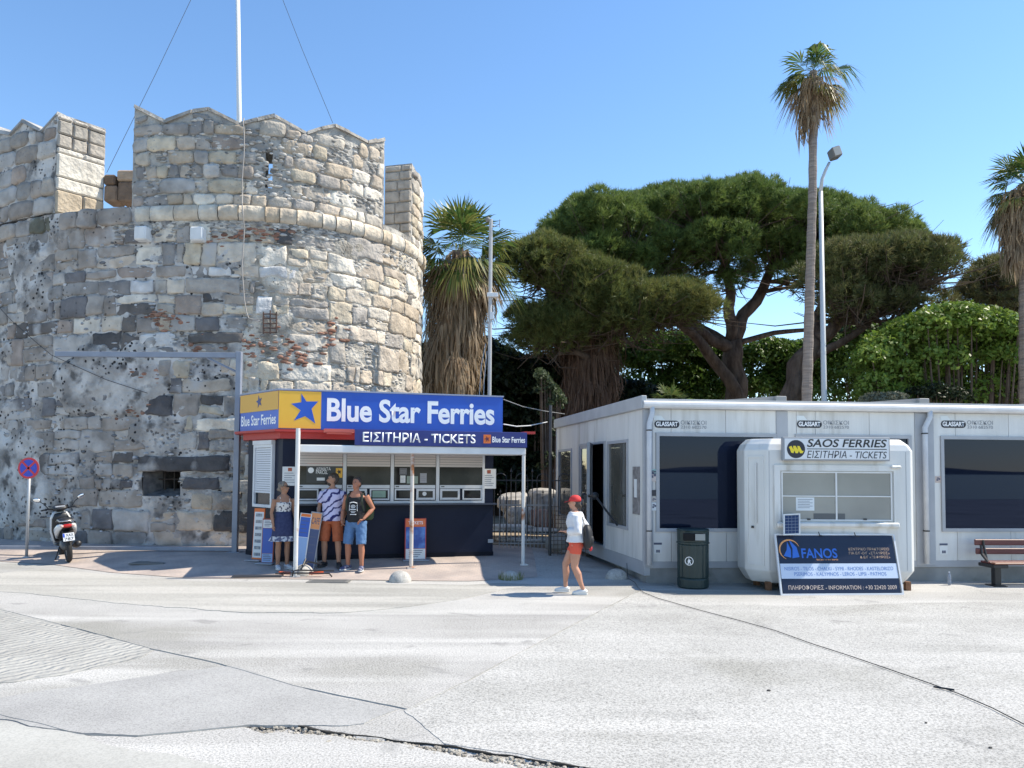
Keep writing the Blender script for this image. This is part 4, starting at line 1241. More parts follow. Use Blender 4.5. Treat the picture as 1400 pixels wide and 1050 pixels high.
# ------------------------------------------------------------------ white prefab cabin
PA = at(880, 700, 14.0)
PP = Plane(PA.x, PA.y, 1.0, .09, 0.0)
PSD = Vector((-.175, .985, 0)).normalized()
PS = Plane(PA.x + PSD.x * 6.9, PA.y + PSD.y * 6.9, -PSD.x, -PSD.y, 0.0)   # left side, u from the far end to the near corner
prefab = thing('prefab_cabin', 'long white prefabricated cabin with large dark windows and roof gutter', 'cabin', (PA.x, PA.y, 0), PP.ang)
M_pan = waves(mat('cabin_panel', (.63, .62, .59), .45, col2=(.71, .70, .67), scale=1.5, stain=(.44, .42, .38), sscale=1.1, smix=(.55, .75), stretch=(3, 3, .35)), 6.5, .10, .004, 0, 0)
M_fr = flat('cabin_steel_grey', (.35, .36, .38), .5, col2=(.41, .42, .44), scale=2)
M_conc = mat('base_concrete', (.22, .225, .22), .9, col2=(.33, .33, .32), scale=2, bump=.4, bscale=18, stain=(.12, .125, .10), sscale=1.6, smix=(.58, .72))
M_win = mat('tinted_window', (.007, .010, .022), .015, spec=.4)
PL = 11.5
M_win.node_tree.nodes['Principled BSDF'].inputs['Specular Tint'].default_value = (.5, .64, 1.0, 1)
pzf = PP.uv(885, 768)[1]                 # floor line
pzt = PP.uv(890, 559)[1]                 # under the gutter
pzr = PP.uv(890, 548)[1]
psl = 6.9
def pside(x): return x
pm = Matrix.Rotation(-PP.ang, 4, 'Z')
sv = pm @ PSD                             # side direction in local space
SMx = Matrix.Translation((sv.x * psl, sv.y * psl, 0)) @ Matrix.Rotation(math.atan2(-sv.y, -sv.x), 4, 'Z')   # side frame: x from far end to corner, face -y
# concrete base
b = MB(); b.box(.06, .04, -.2, PL, 5.5, pzf - .12); b.build('concrete_base', M_conc, prefab)
b = MB(); b.box(.02, .012, pzf - .119, PL, .2, pzf - .002); b.box(0, .01, pzf - .25, psl - .0, .12, pzf - .003, SMx); b.build('base_rail', M_fr, prefab)
# grooved wall panels of the front, each its own sheet
wins = [PP.rect(897, 591, 1062, 727), PP.rect(1088, 591, 1247, 727), PP.rect(1287, 591, 1452, 724), PP.rect(1478, 591, 1640, 724)]
wins = [(a[0], PP.uv(950, 727)[1], a[2], PP.uv(950, 592)[1]) for a in wins]
seams = [PP.uv(x, 650)[0] for x in (893, 918, 993, 1062, 1090, 1116, 1190, 1252, 1280, 1308, 1381, 1455, 1475, 1545, 1645)]
cols_ = [(880, 893), (1062, 1078), (1252, 1278), (1455, 1470)]
cu = [(PP.uv(a_, 650)[0], PP.uv(b_, 650)[0]) for a_, b_ in cols_]
cu[0] = (0.0, cu[0][1])
def panel_piece(x0, z0, x1, z1, mtx=None, grooves=True, name='wall_panel', m=None):
    b = MB()
    n = 1
    for i in range(n):
        a = x0 + (x1 - x0) * i / n; c = x0 + (x1 - x0) * (i + 1) / n
        b.box(a + (.003 if i else .004), .018 if i % 3 else .015, z0, c - (.003 if i < n - 1 else .004), .06, z1, mtx)
    b.build(name, m or M_pan, prefab)
ends = [c[1] for c in cu]; starts = [c[0] for c in cu[1:]] + [PL]
for k in range(4):
    xa, xb = ends[k], starts[k]
    if k == 3: xb = PL
    wx0, wz0, wx1, wz1 = wins[k]
    cuts_ = sorted([xa] + [s_ for s_ in seams if xa + .05 < s_ < xb - .05] + [xb])
    for i in range(len(cuts_) - 1):
        p, q = cuts_[i], cuts_[i + 1]
        panel_piece(p, wz1, q, pzt)
        panel_piece(p, pzf, q, wz0)
        if p < wx0 - .02: panel_piece(p, wz0, min(q, wx0), wz1)
        if q > wx1 + .02: panel_piece(max(p, wx1), wz0, q, wz1)
b = MB(); b.box(.07, .061, pzf, PL - .01, .10, pzt); b.build('wall_backing', M_fr, prefab)
for x0, x1 in cu:
    b = MB(); b.box(x0, .0, pzf - .1, x1, .09, pzt - .0, None, .008); b.build('steel_column', M_fr, prefab)
for (x0, z0, x1, z1) in wins:
    b = MB(); b.frame(x0, z0, x1, z1, .062, -.012, .06); o = b.build('window', M_fr, prefab)
    b = MB(); b.box(x0 + .062, .028, z0 + .062, x1 - .062, .045, z1 - .062); b.build('pane', M_win, o)
# roof: gutter, fascia, sheets
M_gut = mat('gutter_white', (.60, .60, .60), .45, col2=(.68, .68, .68), scale=4)
zg0, zg1 = pzt + .004, pzr - .02
b = MB(); n = 8
b.tube([(-.02, -.06, zg0 + .07), (PL, -.06, zg0 + .07)], .072, 12); b.box(-.02, -.12, zg0 + .075, PL, .01, zg0 + .10); b.build('gutter', M_gut, prefab)
b = MB(); b.box(.0, .012, zg0, PL, .2, zg1 + .02); b.build('eaves_board', M_fr, prefab)
zs0 = PS.uv(760, 579)[1]
b = MB(); zz = PP.uv(885, 541)[1]
b.box(-.02, -.06, pzt + .002, psl + .06, .04, zz, SMx, .01); b.build('side_fascia', mat('fascia_grey', (.40, .41, .42), .5, col2=(.46, .47, .48), scale=3), prefab)
roof_pts = [(.05, .0), (PL, .0), (PL, 6.6), (sv.x * psl + .05, sv.y * psl)]
b = MB(); b.slab(roof_pts, zg1 + .021, zg1 + .06); b.build('roof_sheet', mat('roof_sheet_pale', (.52, .50, .47), .6, col2=(.6, .58, .55), scale=2, bump=.2, bscale=9), prefab)
for px in (1062, 1258, 1462):
    u = PP.uv(px, 545)[0]
    b = MB(); b.box(u, .02, zg1 - .05, u + .2, .3, zg1 + .15, None, .01); b.build('roof_cap', flat('cap_grey', (.34, .33, .31), .7), prefab)
    b = MB(); b.add([(u - 1.2, .3, zg1 + .062), (u, .1, zg1 + .062), (u, .1, zg1 + .15), (u, 1.2, zg1 + .15), (u - 1.2, 1.5, zg1 + .062), (u, 1.5, zg1 + .062)], [(0, 1, 2), (0, 2, 3, 4), (1, 5, 3, 2), (0, 4, 5, 1), (4, 3, 5)]); b.build('roof_valley', mat('roof_grey', (.36, .34, .32), .8), prefab)
# downpipes
for px in (886, 1262):
    u = PP.uv(px, 650)[0]; zt_ = zg0 + .05
    b = MB(); k = .06 if px < 1000 else .11
    b.tube([(u + k, -.07, zt_), (u + k, -.07, zt_ - .14), (u, -.08, zt_ - .34), (u, -.08, zt_ - .5), (u, -.08, pzf - .05)], .048, 10, None); o = b.build('downpipe', mat('pipe_white', (.50, .52, .56), .5, col2=(.58, .60, .63), scale=5), prefab, smooth=True)
    for zz_ in (zt_ - .46, pzf + .55):
        b = MB(); b.lathe([(.054, 0), (.054, .022)], (u, -.08, zz_), 12); b.box(u - .02, -.05, zz_, u + .02, .02, zz_ + .02); b.build('pipe_clip', M_black, o)
# stickers: maker's plates, notices
for px in (893, 1088, 1285):
    r = PP.rect(px + 2, 575, px + 36, 585)
    hgt = r[3] - r[1]
    b = MB(); pl = []
    for t in range(24):
        a = t * math.pi / 12; cxx = r[2] - hgt * .5 if math.cos(a) >= 0 else r[0] + hgt * .5
        pl.append((cxx + math.cos(a) * hgt * .5, (r[1] + r[3]) / 2 + math.sin(a) * hgt * .5))
    b.prism(pl, .008, .0125); o = b.build('maker_plate', flat('plate_navy', (.012, .014, .025), .4), prefab)
    lettering('GLASSART', r[0] + .03, r[1] + .03, r[2] - .03, r[3] - .02, .0068, M_wprint, o, bold=.03)
    b = MB(); b.add([(r[0] - .01, .010, r[3] + .005), (r[0] + .2, .010, r[3] + .005), (r[0] + .13, .010, r[3] + .09), (r[0] - .01, .010, r[3] + .09)], [(0, 1, 2, 3)]); b.build('pale_roof_logo', flat('logo_pale', (.70, .74, .74), .5), o)
    r2 = PP.rect(px + 38, 575, px + 73, 586)
    lettering('ΟΙΚΙΣΚΟΙ', r2[0], (r2[1] + r2[3]) / 2, r2[2], r2[3], .0108, flat('grey_ink', (.22, .23, .25), .6), o)
    lettering('2310 682570', r2[0], r2[1], r2[2], (r2[1] + r2[3]) / 2 - .02, .0108, flat('grey_ink', (.22, .23, .25), .6), o)
for px0, py0, px1, py1, col in ((886, 643, 896, 658, (.60, .52, .48)), (887, 670, 897, 678, (.05, .05, .06)), (888, 680, 896, 686, (.55, .50, .46)), (888, 687, 896, 698, (.66, .70, .74)), (1277, 651, 1285, 660, (.55, .45, .40)), (886, 642, 896, 648, (.35, .62, .58))):
    r = PP.rect(px0, py0, px1, py1); b = MB(); b.box(r[0] + .03, -.004 if px0 < 1000 else .008, r[1], r[2] + .03, .0135, r[3]); o = b.build('wall_sticker', flat('sticker', col, .6), prefab)
    if col[0] > .3:
        l = MB(); w, h = r[2] - r[0], r[3] - r[1]; yy = -.006 if px0 < 1000 else .006
        for q in ((.2, .3, .5, .55), (.55, .45, .85, .7), (.25, .62, .6, .8)): l.box(r[0] + .03 + w * q[0], yy, r[1] + h * q[1], r[0] + .03 + w * q[2], yy + .0015, r[1] + h * q[3])
        l.build('print', M_ink, o)
for px, py in ((894, 742), (1285, 743)):
    r = PP.rect(px, py, px + 11, py + 15); b = MB(); b.box(r[0], .009, r[1], r[2], .0135, r[3]); o = b.build('round_notice', M_paper, prefab)
    l = MB(); w, h = r[2] - r[0], r[3] - r[1]
    l.box(r[0], .006, r[3] - h * .18, r[2], .0085, r[3]); l.box(r[0] + w * .3, .006, r[1] + h * .1, r[0] + w * .5, .0085, r[1] + h * .35); l.box(r[0] + w * .55, .006, r[1] + h * .1, r[0] + w * .75, .0085, r[1] + h * .35); l.build('print', M_ink, o)
# left side of the cabin: panels, windows, door
def ps(px, py): return PS.uv(px, py)
s1w = (ps(763, 650)[0], ps(770, 707)[1], ps(781, 650)[0], ps(772, 614)[1])
s3w = (ps(830, 650)[0], ps(842, 721)[1], ps(858, 650)[0], ps(845, 602)[1])
sdr = (ps(792, 650)[0], pzf, ps(827, 650)[0], ps(810, 605)[1])
scuts = sorted([0.02, s1w[0], s1w[2], sdr[0], sdr[2], s3w[0], s3w[2], psl - .09])
holes = [s1w, sdr, s3w]
for i in range(len(scuts) - 1):
    p, q = scuts[i], scuts[i + 1]
    h = [w for w in holes if abs(w[0] - p) < .01]
    if h:
        w = h[0]; panel_piece(p, w[3], q, pzt, SMx); 
        if w[1] > pzf + .05: panel_piece(p, pzf, q, w[1], SMx)
    else: panel_piece(p, pzf, q, pzt, SMx)
M_refl = mat('side_glass', (.075, .072, .06), .03, col2=(.13, .125, .105), scale=1.1, spec=.9, bump=.05, bscale=1.5, bdist=.05)  # pale greenish-grey base stands in for scenery mirrored in the panes
for w in (s1w, s3w):
    b = MB(); b.frame(w[0], w[1], w[2], w[3], .06, -.01, .06, SMx); o = b.build('window', M_fr, prefab)
    b = MB(); b.box(w[0] + .06, .03, w[1] + .06, w[2] - .06, .045, w[3] - .06, SMx); b.build('pane', M_refl, o)
# door: fixed leaf, dark opening, and an open leaf standing out
x0, z0, x1, z1 = sdr
b = MB(); b.frame(x0, z0, x1, z1, .05, -.02, .06, SMx); do = b.build('door_frame', M_fr, prefab)
xm = x0 + (x1 - x0) * .34; xn = ps(812, 650)[0]
b = MB(); b.frame(x0 + .05, z0 + .05, xm, z1 - .05, .07, .0, .05, SMx); b.build('door_leaf', M_fr, do)
b = MB(); b.box(x0 + .12, .02, z0 + .12, xm - .07, .03, z1 - .12, SMx); b.build('pane', M_refl, do)
b = MB(); b.box(xm, .45, z0 + .02, x1 - .05, .5, z1 - .05, SMx); b.build('dark_inside', flat('dark_interior', (.012, .013, .016), .8), do)
OM = SMx @ Matrix.Translation((xn, -.06, 0)) @ Matrix.Rotation(R(-20), 4, 'Z')
lw = x1 - xn + .05
b = MB(); b.frame(0, z0 + .03, lw, z1 - .03, .10, -.03, .03, OM); ol = b.build('door_leaf', mat('door_grey', (.26, .28, .31), .4), do)
b = MB(); b.box(.10, -.008, z0 + .14, lw - .10, .008, z1 - .14, OM); b.build('pane', M_refl, ol)
b = MB(); b.box(lw - .1, -.10, 1.35, lw - .02, -.03, 1.5, OM); b.build('handle', M_black, ol)
r0, r1 = ps(865, 640)[0], ps(874, 640)[0]
b = MB(); b.box(r0, -.004, ps(869, 703)[1], r1, .012, ps(869, 638)[1], SMx); o = b.build('worn_patch', mat('torn_poster', (.16, .145, .14), .9, col2=(.30, .28, .27), scale=9), prefab)
b = MB(); b.box(r0 + .1, -.008, ps(869, 680)[1], r1 - .12, -.0045, ps(869, 655)[1], SMx); b.build('paper_remnant', M_paper, o)
# side wall behind panels so the cabin is closed, back wall, far end
b = MB(); b.box(.05, .7, pzf - .1, psl - .2, .75, pzt, SMx); b.build('inner_wall', flat('inner_dark', (.02, .02, .022), .9), prefab)
b = MB(); b.add([(sv.x * psl, sv.y * psl, 0), (PL, 6.6, 0), (PL, 6.6, pzt), (sv.x * psl, sv.y * psl, pzt)], [(0, 1, 2, 3)]); b.add([(PL, 0.1, 0), (PL, 6.6, 0), (PL, 6.6, pzt), (PL, .1, pzt)], [(0, 1, 2, 3)]); b.build('back_wall', M_pan, prefab)
# black door-holding bars
b = MB()
hA = SMx @ Vector((ps(820, 678)[0], -.35, ps(820, 678)[1])); hB = SMx @ Vector((ps(836, 678)[0], -.35, ps(836, 678)[1])); hC = SMx @ Vector((ps(852, 718)[0], -.12, ps(852, 718)[1])); hD = SMx @ Vector((ps(806, 720)[0], -.4, ps(806, 720)[1]))
b.tube([hA, hB], .03, 8); b.tube([hB, hC], .022, 8); b.ball(hA, .07); b.ball(hB, .08)
b.build('door_stay', M_black, do)
b = MB(); b.tube([hA, hD], .018, 8); b.build('door_stay', M_grey, do)
# ------------------------------------------------------------------ white fibreglass ticket booth
BO = at(1050, 700, 13.2); BE = at(1254, 700, 13.25)
BP = Plane(BO.x, BO.y, BE.x - BO.x, BE.y - BO.y, 0.0)
bL = (BE - BO).xy.length
booth = thing('ticket_booth', 'small white moulded plastic ferry ticket booth with rounded corners', 'booth', (BO.x, BO.y, 0), BP.ang)
M_fib = mat('fibreglass', (.64, .635, .61), .42, col2=(.70, .695, .67), scale=1.4, stain=(.44, .41, .35), sscale=1.3, smix=(.56, .78), stretch=(3, 3, .5))
def bq(px, py, off=0.0): return BP.uv(px, py, off)
outline = [(.0, .0), (bL - .10, .0), (bL, .12), (bL, .88), (-.20, .88), (-.30, .74), (-.30, .32)]
cxb = sum(p[0] for p in outline) / len(outline); cyb = sum(p[1] for p in outline) / len(outline)
def shrink(k): return [(cxb + (x - cxb) * (1 - k), cyb + (y - cyb) * (1 - k * 2.2)) for x, y in outline]
zt_b = bq(1150, 600)[1]
secs = [(.13, .10), (.20, .06), (.34, .0), (zt_b - .20, .0), (zt_b - .10, .035), (zt_b, .11)]
b = MB(); n = len(outline); vs, fs = [], []
for z_, k in secs: vs += [(x, y, z_) for x, y in shrink(k)]
for i in range(len(secs) - 1):
    for j in range(n): fs.append((i * n + j, i * n + (j + 1) % n, (i + 1) * n + (j + 1) % n, (i + 1) * n + j))
fs += [tuple(range(n - 1, -1, -1)), tuple((len(secs) - 1) * n + j for j in range(n))]
b.add(vs, fs); ob = b.build('shell', M_fib, booth)
mo = ob.modifiers.new('round', 'BEVEL'); mo.width = .014; mo.segments = 2; mo.limit_method = 'ANGLE'; mo.angle_limit = R(18)
# moulded ribs up the front corners and a seam
x_ = bq(1058, 700)[0]
for xs in (.02, bL - .19):
    b = MB(); b.box(xs, -.004, .36, xs + .01, .01, zt_b - .22); b.build('moulding_seam', flat('seam_grey', (.40, .41, .42), .6), booth)
# window surround: raised bezel
w_ = BP.rect(1058, 636, 1229, 722)
b = MB(); b.frame(w_[0], w_[1], w_[2], w_[3], .10, -.035, .01); b.box(w_[0] + .03, -.09, w_[1] + .02, w_[2] - .03, -.036, w_[1] + .10, None, .02); b.box(w_[2] - .16, -.09, w_[3] - .05, w_[2] + .01, -.036, w_[3] + .0, None, .015); bz = b.build('window_surround', M_fib, booth)
g_ = BP.rect(1068, 645, 1219, 712)
b = MB(); b.frame(g_[0], g_[1], g_[2], g_[3], .022, -.02, .012); xm = bq(1143, 680)[0]; zm = bq(1143, 678.5)[1]
b.box(xm - .014, -.02, g_[1] + .022, xm + .014, .012, g_[3] - .022); b.box(g_[0] + .022, -.018, zm - .009, xm - .0145, .012, zm + .009); b.box(xm + .0145, -.018, zm - .009, g_[2] - .022, .012, zm + .009)
wf = b.build('window_frame', M_white, booth)
M_bglass = mat('booth_glass', (.25, .25, .23), .12, col2=(.33, .33, .30), scale=.8, spec=.5)
for x0, x1 in ((g_[0] + .022, xm - .015), (xm + .015, g_[2] - .022)):
    for z0, z1 in ((g_[1] + .022, zm - .0095), (zm + .0095, g_[3] - .022)):
        b = MB(); b.box(x0, -.006, z0, x1, -.0025, z1); b.build('pane', M_bglass, booth)
r = BP.rect(1088, 680, 1113, 698); b = MB(); b.box(r[0], -.010, r[1], r[2], -.0065, r[3]); o = b.build('notice', flat('notice_paper', (.66, .70, .72), .7), booth)
l = MB()
for i in range(6): l.box(r[0] + .03, -.0115, r[3] - .04 - i * .028, r[2] - .03 - .05 * (i % 2), -.0102, r[3] - .033 - i * .028)
l.build('print', M_ink, o)
r = BP.rect(1112, 702, 1155, 711.5); b = MB(); b.box(r[0], -.0105, r[1], r[2], -.0068, r[3]); b.build('dark_panel', flat('dark_grey_card', (.10, .105, .11), .5), booth)
for px in (1105, 1182): c = bq(px, 710); b = MB(); b.box(c[0] - .03, -.03, c[1] - .01, c[0] + .03, -.0195, c[1] + .015); b.build('window_catch', M_black, booth)
# side door on the slanted face
DM = Matrix.Translation((-.30, .32, 0)) @ Matrix.Rotation(math.atan2(-.32, .30), 4, 'Z')
b = MB(); b.frame(.05, .42, .37, zt_b - .30, .03, -.014, .004, DM); b.box(.22, -.035, 1.15, .24, -.012, zt_b - .42, DM); b.build('side_door', M_fib, booth)
b = MB(); b.box(.14, -.03, 1.06, .18, -.012, 1.1, DM); b.build('lock', M_black, booth)
for x0, y0 in ((.0, .1), (bL - .14, .14), (.0, .7), (bL - .14, .7)):
    b = MB(); b.box(x0, y0, 0, x0 + .09, y0 + .09, .15); b.build('foot', mat('rust_brown', (.14, .07, .035), .9, col2=(.26, .13, .07), scale=12), booth)
# sign box on top of the front
sg = BP.rect(1070, 598, 1216, 630, .10)
b = MB(); b.box(sg[0], -.12, sg[1], sg[2], -.02, sg[3], None, .006); so = b.build('sign_box', flat('sign_grey_edge', (.30, .31, .33), .5), booth)
b = MB(); b.box(sg[0] + .025, -.128, sg[1] + .025, sg[2] - .025, -.121, sg[3] - .025); b.build('sign_face', flat('sign_white', (.72, .73, .74), .4), so)
c = BP.uv(1088, 614, .12); rr = .155
b = MB(); b.prism([(c[0] + rr * math.cos(t * math.pi / 16), c[1] + rr * math.sin(t * math.pi / 16)) for t in range(32)], -.132, -.1285); b.build('round_emblem', flat('emblem_navy', (.012, .014, .03), .4), so)
zg = [(-.125, .03), (-.115, .065), (-.07, .065), (-.04, -.005), (-.045, .06), (.0, .06), (.03, -.01), (.02, .055), (.065, .055), (.105, -.055), (.125, -.055), (.11, -.09), (.05, -.045), (.03, -.02), (.045, -.055), (-.02, -.045), (-.035, -.01), (-.03, -.045), (-.085, -.04), (-.1, .01)]
zg = [(c[0] + x, c[1] + z_) for x, z_ in [(-.125, .035), (-.08, .055), (-.045, -.01), (-.05, .055), (-.01, .055), (.03, -.01), (.02, .055), (.06, .05), (.1, -.03), (.13, -.03), (.11, -.07), (.07, -.07), (.045, -.03), (.03, -.07), (-.01, -.07), (-.03, -.02), (-.045, -.07), (-.085, -.06), (-.105, .0)]]
b = MB(); b.prism(zg, -.1345, -.1322); b.build('yellow_mark', flat('emblem_yellow', (.85, .66, .03), .4), so)
r = BP.rect(1103, 599, 1212, 612, .12); lettering('SAOS FERRIES', r[0], r[1] + .005, r[2], r[3] - .02, -.131, M_black, so, bold=.018, shear=.2)
b = MB(); r2 = BP.rect(1103, 613.6, 1212, 614.6, .12); b.box(r2[0], -.1305, r2[1], r2[2], -.1285, r2[3]); b.build('rule', M_black, so)
r = BP.rect(1103, 617, 1212, 627, .12); lettering('ΕΙΣΙΤΗΡΙΑ - TICKETS', r[0], r[1] + .005, r[2], r[3] + .005, -.131, flat('sign_dark_grey', (.04, .042, .05), .5), so, bold=.004, shear=.2)

# ------------------------------------------------------------------ leaning ferry board and solar panel
BL, BR = onz(1069, 813, .012), onz(1234, 812, .012)
TL = at(1060, 731, BL.y + .30)
exv = (BR - BL); bw = exv.length; exv.normalize(); eyv = (TL - BL); bh = eyv.length; eyv.normalize()
nv_ = exv.cross(eyv).normalized()            # towards the camera? make it so
if nv_.dot(CAMLOC - BL) > 0: nv_ = -nv_
BM = Matrix(((exv.x, nv_.x, eyv.x, 0), (exv.y, nv_.y, eyv.y, 0), (exv.z, nv_.z, eyv.z, 0), (0, 0, 0, 1)))
board = thing('advertising_board', 'leaning dark blue and white ferry advertising board with island names', 'signboard', BL)
def bp_(name, x0, z0, x1, z1, y0, y1, m, par=None):
    b = MB(); b.box(x0 * bw, y0, z0 * bh, x1 * bw, y1, z1 * bh, BM); return b.build(name, m, par or board)
b = MB(); b.frame(-.02, -.015, bw + .02, bh + .015, .028, -.012, .025, BM); b.build('frame', M_alu, board)
M_bnavy = flat('board_navy', (.010, .014, .035), .3); M_band2 = flat('board_pale', (.55, .62, .74), .4)
bp_('top_field', .012, .51, .988, .985, -.002, .01, M_bnavy); bp_('pale_band', .012, .26, .988, .5098, -.002, .01, M_band2); bp_('bottom_field', .012, .015, .988, .2598, -.002, .01, M_bnavy)
M_lblue = flat('logo_blue', (.03, .14, .55), .4); M_lor = flat('logo_orange', (.75, .36, .14), .5)
lettering('FANOS', .20 * bw, .60 * bh, .50 * bw, .765 * bh, -.004, M_lblue, board, bold=.02, mtx=BM)
b = MB(); pts = []
for i in range(15):
    a = R(20 + i * 16); pts.append((.105 * bw + .085 * bw * math.cos(a), -.006, .74 * bh + .17 * bh * math.sin(a)))
b.tube([tuple(BM @ Vector(p)) for p in pts], [.003 + .012 * math.sin(math.pi * i / 14) for i in range(15)], 6); b.build('ring', M_lor, board)
b = MB()
b.prism([(.105 * bw, .92 * bh), (.165 * bw, .78 * bh), (.18 * bw, .62 * bh), (.12 * bw, .60 * bh), (.13 * bw, .76 * bh)], -.006, -.0025, BM)
b.prism([(.09 * bw, .88 * bh), (.115 * bw, .74 * bh), (.11 * bw, .61 * bh), (.05 * bw, .64 * bh), (.08 * bw, .74 * bh)], -.006, -.0025, BM); b.build('sail_mark', M_lblue, board)
M_tor = flat('text_orange', (.60, .40, .26), .5); M_tbl = flat('text_blue', (.12, .22, .50), .5)
lettering('fast jets to the islands', .32 * bw, .555 * bh, .50 * bw, .59 * bh, -.004, M_lor, board, mtx=BM)
for i, t in enumerate(('ΚΕΝΤΡΙΚΟ ΠΡΑΚΤΟΡΕΙΟ', 'ΓΙΑ Ε/Γ-Ο/Γ «ΣΤΑΥΡΟΣ»', '& Ε/Γ «ΖΕΦΥΡΟΣ»')):
    lettering(t, (.60 + (.09 if i == 2 else 0)) * bw, (.73 - .068 * i) * bh, .945 * bw, (.775 - .068 * i) * bh, -.004, M_tor, board, mtx=BM)
lettering('NISIROS - TILOS - CHALKI - SYMI - RHODES - KASTELORIZO', .045 * bw, .395 * bh, .955 * bw, .455 * bh, -.004, M_tbl, board, mtx=BM)
lettering('PSERIMOS - KALYMNOS - LEROS - LIPSI - PATMOS', .12 * bw, .305 * bh, .89 * bw, .365 * bh, -.004, M_tbl, board, mtx=BM)
lettering('ΠΛΗΡΟΦΟΡΙΕΣ - INFORMATION : +30 22420 2009', .06 * bw, .075 * bh, .96 * bw, .15 * bh, -.004, flat('text_warm', (.62, .50, .42), .5), board, mtx=BM)
for x, y in ((1119, 727), (1168, 728)):
    b = MB(); p = at(x, y, 13.12); b.tube([p, p + Vector((.02, .0, -.06)), p + Vector((.08, .0, -.07))], .008, 6, Matrix.Translation(-BL)); b.build('hanging_wire', M_black, board)
sp_ = at(1071, 732, BL.y + .18); s2 = at(1094, 731, BL.y + .18); st = at(1071, 703, BL.y + .26)
ex2 = (s2 - sp_); sw = ex2.length; ex2.normalize(); ey2 = (st - sp_); sh = ey2.length; ey2.normalize(); n2 = ex2.cross(ey2).normalized()
if n2.dot(CAMLOC - sp_) > 0: n2 = -n2
S2 = Matrix(((ex2.x, n2.x, ey2.x, 0), (ex2.y, n2.y, ey2.y, 0), (ex2.z, n2.z, ey2.z, 0), (0, 0, 0, 1)))
solar = thing('solar_panel', 'small blue solar panel in a white frame standing on the leaning board', 'solar panel', sp_)
b = MB(); b.frame(0, 0, sw, sh, .02, -.012, .012, S2); b.build('frame', M_white, solar)
b = MB(); b.box(.02, -.002, .02, sw - .02, .01, sh - .02, S2); b.build('backing', flat('cell_gap', (.35, .37, .42), .4), solar)
for i in range(4):
    for j in range(6):
        b = MB(); cw, ch = (sw - .05) / 4, (sh - .05) / 6
        b.box(.025 + i * cw + .003, -.006, .025 + j * ch + .003, .025 + (i + 1) * cw - .003, -.0025, .025 + (j + 1) * ch - .003, S2); b.build('cell', flat('solar_cell', (.02, .035, .10), .25), solar)

# ------------------------------------------------------------------ litter bin
bc_ = onz(947.5, 803, 0); bc_.z = .0065
M_bin = mat('bin_green', (.012, .028, .028), .42, col2=(.018, .036, .035), scale=4)
bn = thing('litter_bin', 'dark green ribbed litter bin with white emblem beside the cabin', 'bin', bc_)
b = MB(); b.lathe([(.25, 0), (.272, .02), (.272, .15), (.262, .17)], n=24); b.build('base', M_bin, bn, smooth=False)
vs, n = [], 48; b = MB(); sec = []
for z_, r0 in ((.17, .258), (.19, .268), (.74, .272), (.76, .262)): sec.append([( (r0 - (.010 if k % 4 in (0,) else 0)) * math.cos(2 * math.pi * k / n), (r0 - (.010 if k % 4 in (0,) else 0)) * math.sin(2 * math.pi * k / n), z_) for k in range(n)])
b.add([p for s_ in sec for p in s_], [(i * n + k, i * n + (k + 1) % n, (i + 1) * n + (k + 1) % n, (i + 1) * n + k) for i in range(3) for k in range(n)]); b.build('ribbed_body', M_bin, bn)
b = MB(); b.lathe([(.262, .76), (.285, .765), (.285, .79), (.275, .80), (.278, .98), (.285, 1.0), (.27, 1.02), (.0, 1.03)], n=28); b.build('hood', M_bin, bn, smooth=False)
b = MB(); b.box(-.22, -.30, .83, .12, -.20, .96, None, .008); o = b.build('opening', flat('opening_black', (.004, .004, .005), .9), bn)
b = MB(); b.box(-.03, -.31, .84, .14, -.30, .95); b.build('ash_plate', flat('dull_steel', (.25, .27, .28), .4, metal=.5), bn)
b = MB(); ct = Matrix.Translation((-.12, -.245, .48)) @ Matrix.Rotation(R(-26), 4, 'Z')
cpts = [(.075 * math.cos(t * math.pi / 12), .075 * math.sin(t * math.pi / 12)) for t in range(24)]
for t in range(24):
    a0_, a1_ = cpts[t], cpts[(t + 1) % 24]; b.add([(a0_[0], -.012, a0_[1]), (a1_[0], -.012, a1_[1]), (a1_[0] * .84, -.012, a1_[1] * .84), (a0_[0] * .84, -.012, a0_[1] * .84)], [(0, 1, 2, 3)], ct)
b.ball((-.004, -.012, .032), .011, .003, .011, 8, 5, ct); b.prism([(-.03, -.05), (-.012, -.05), (.002, -.012), (.012, -.05), (.03, -.05), (.014, .012), (.035, .0), (.036, .01), (.008, .022), (-.014, .018), (-.03, -.004), (-.024, -.012), (-.01, .004)], -.014, -.011, ct); b.build('emblem', M_wprint, bn)

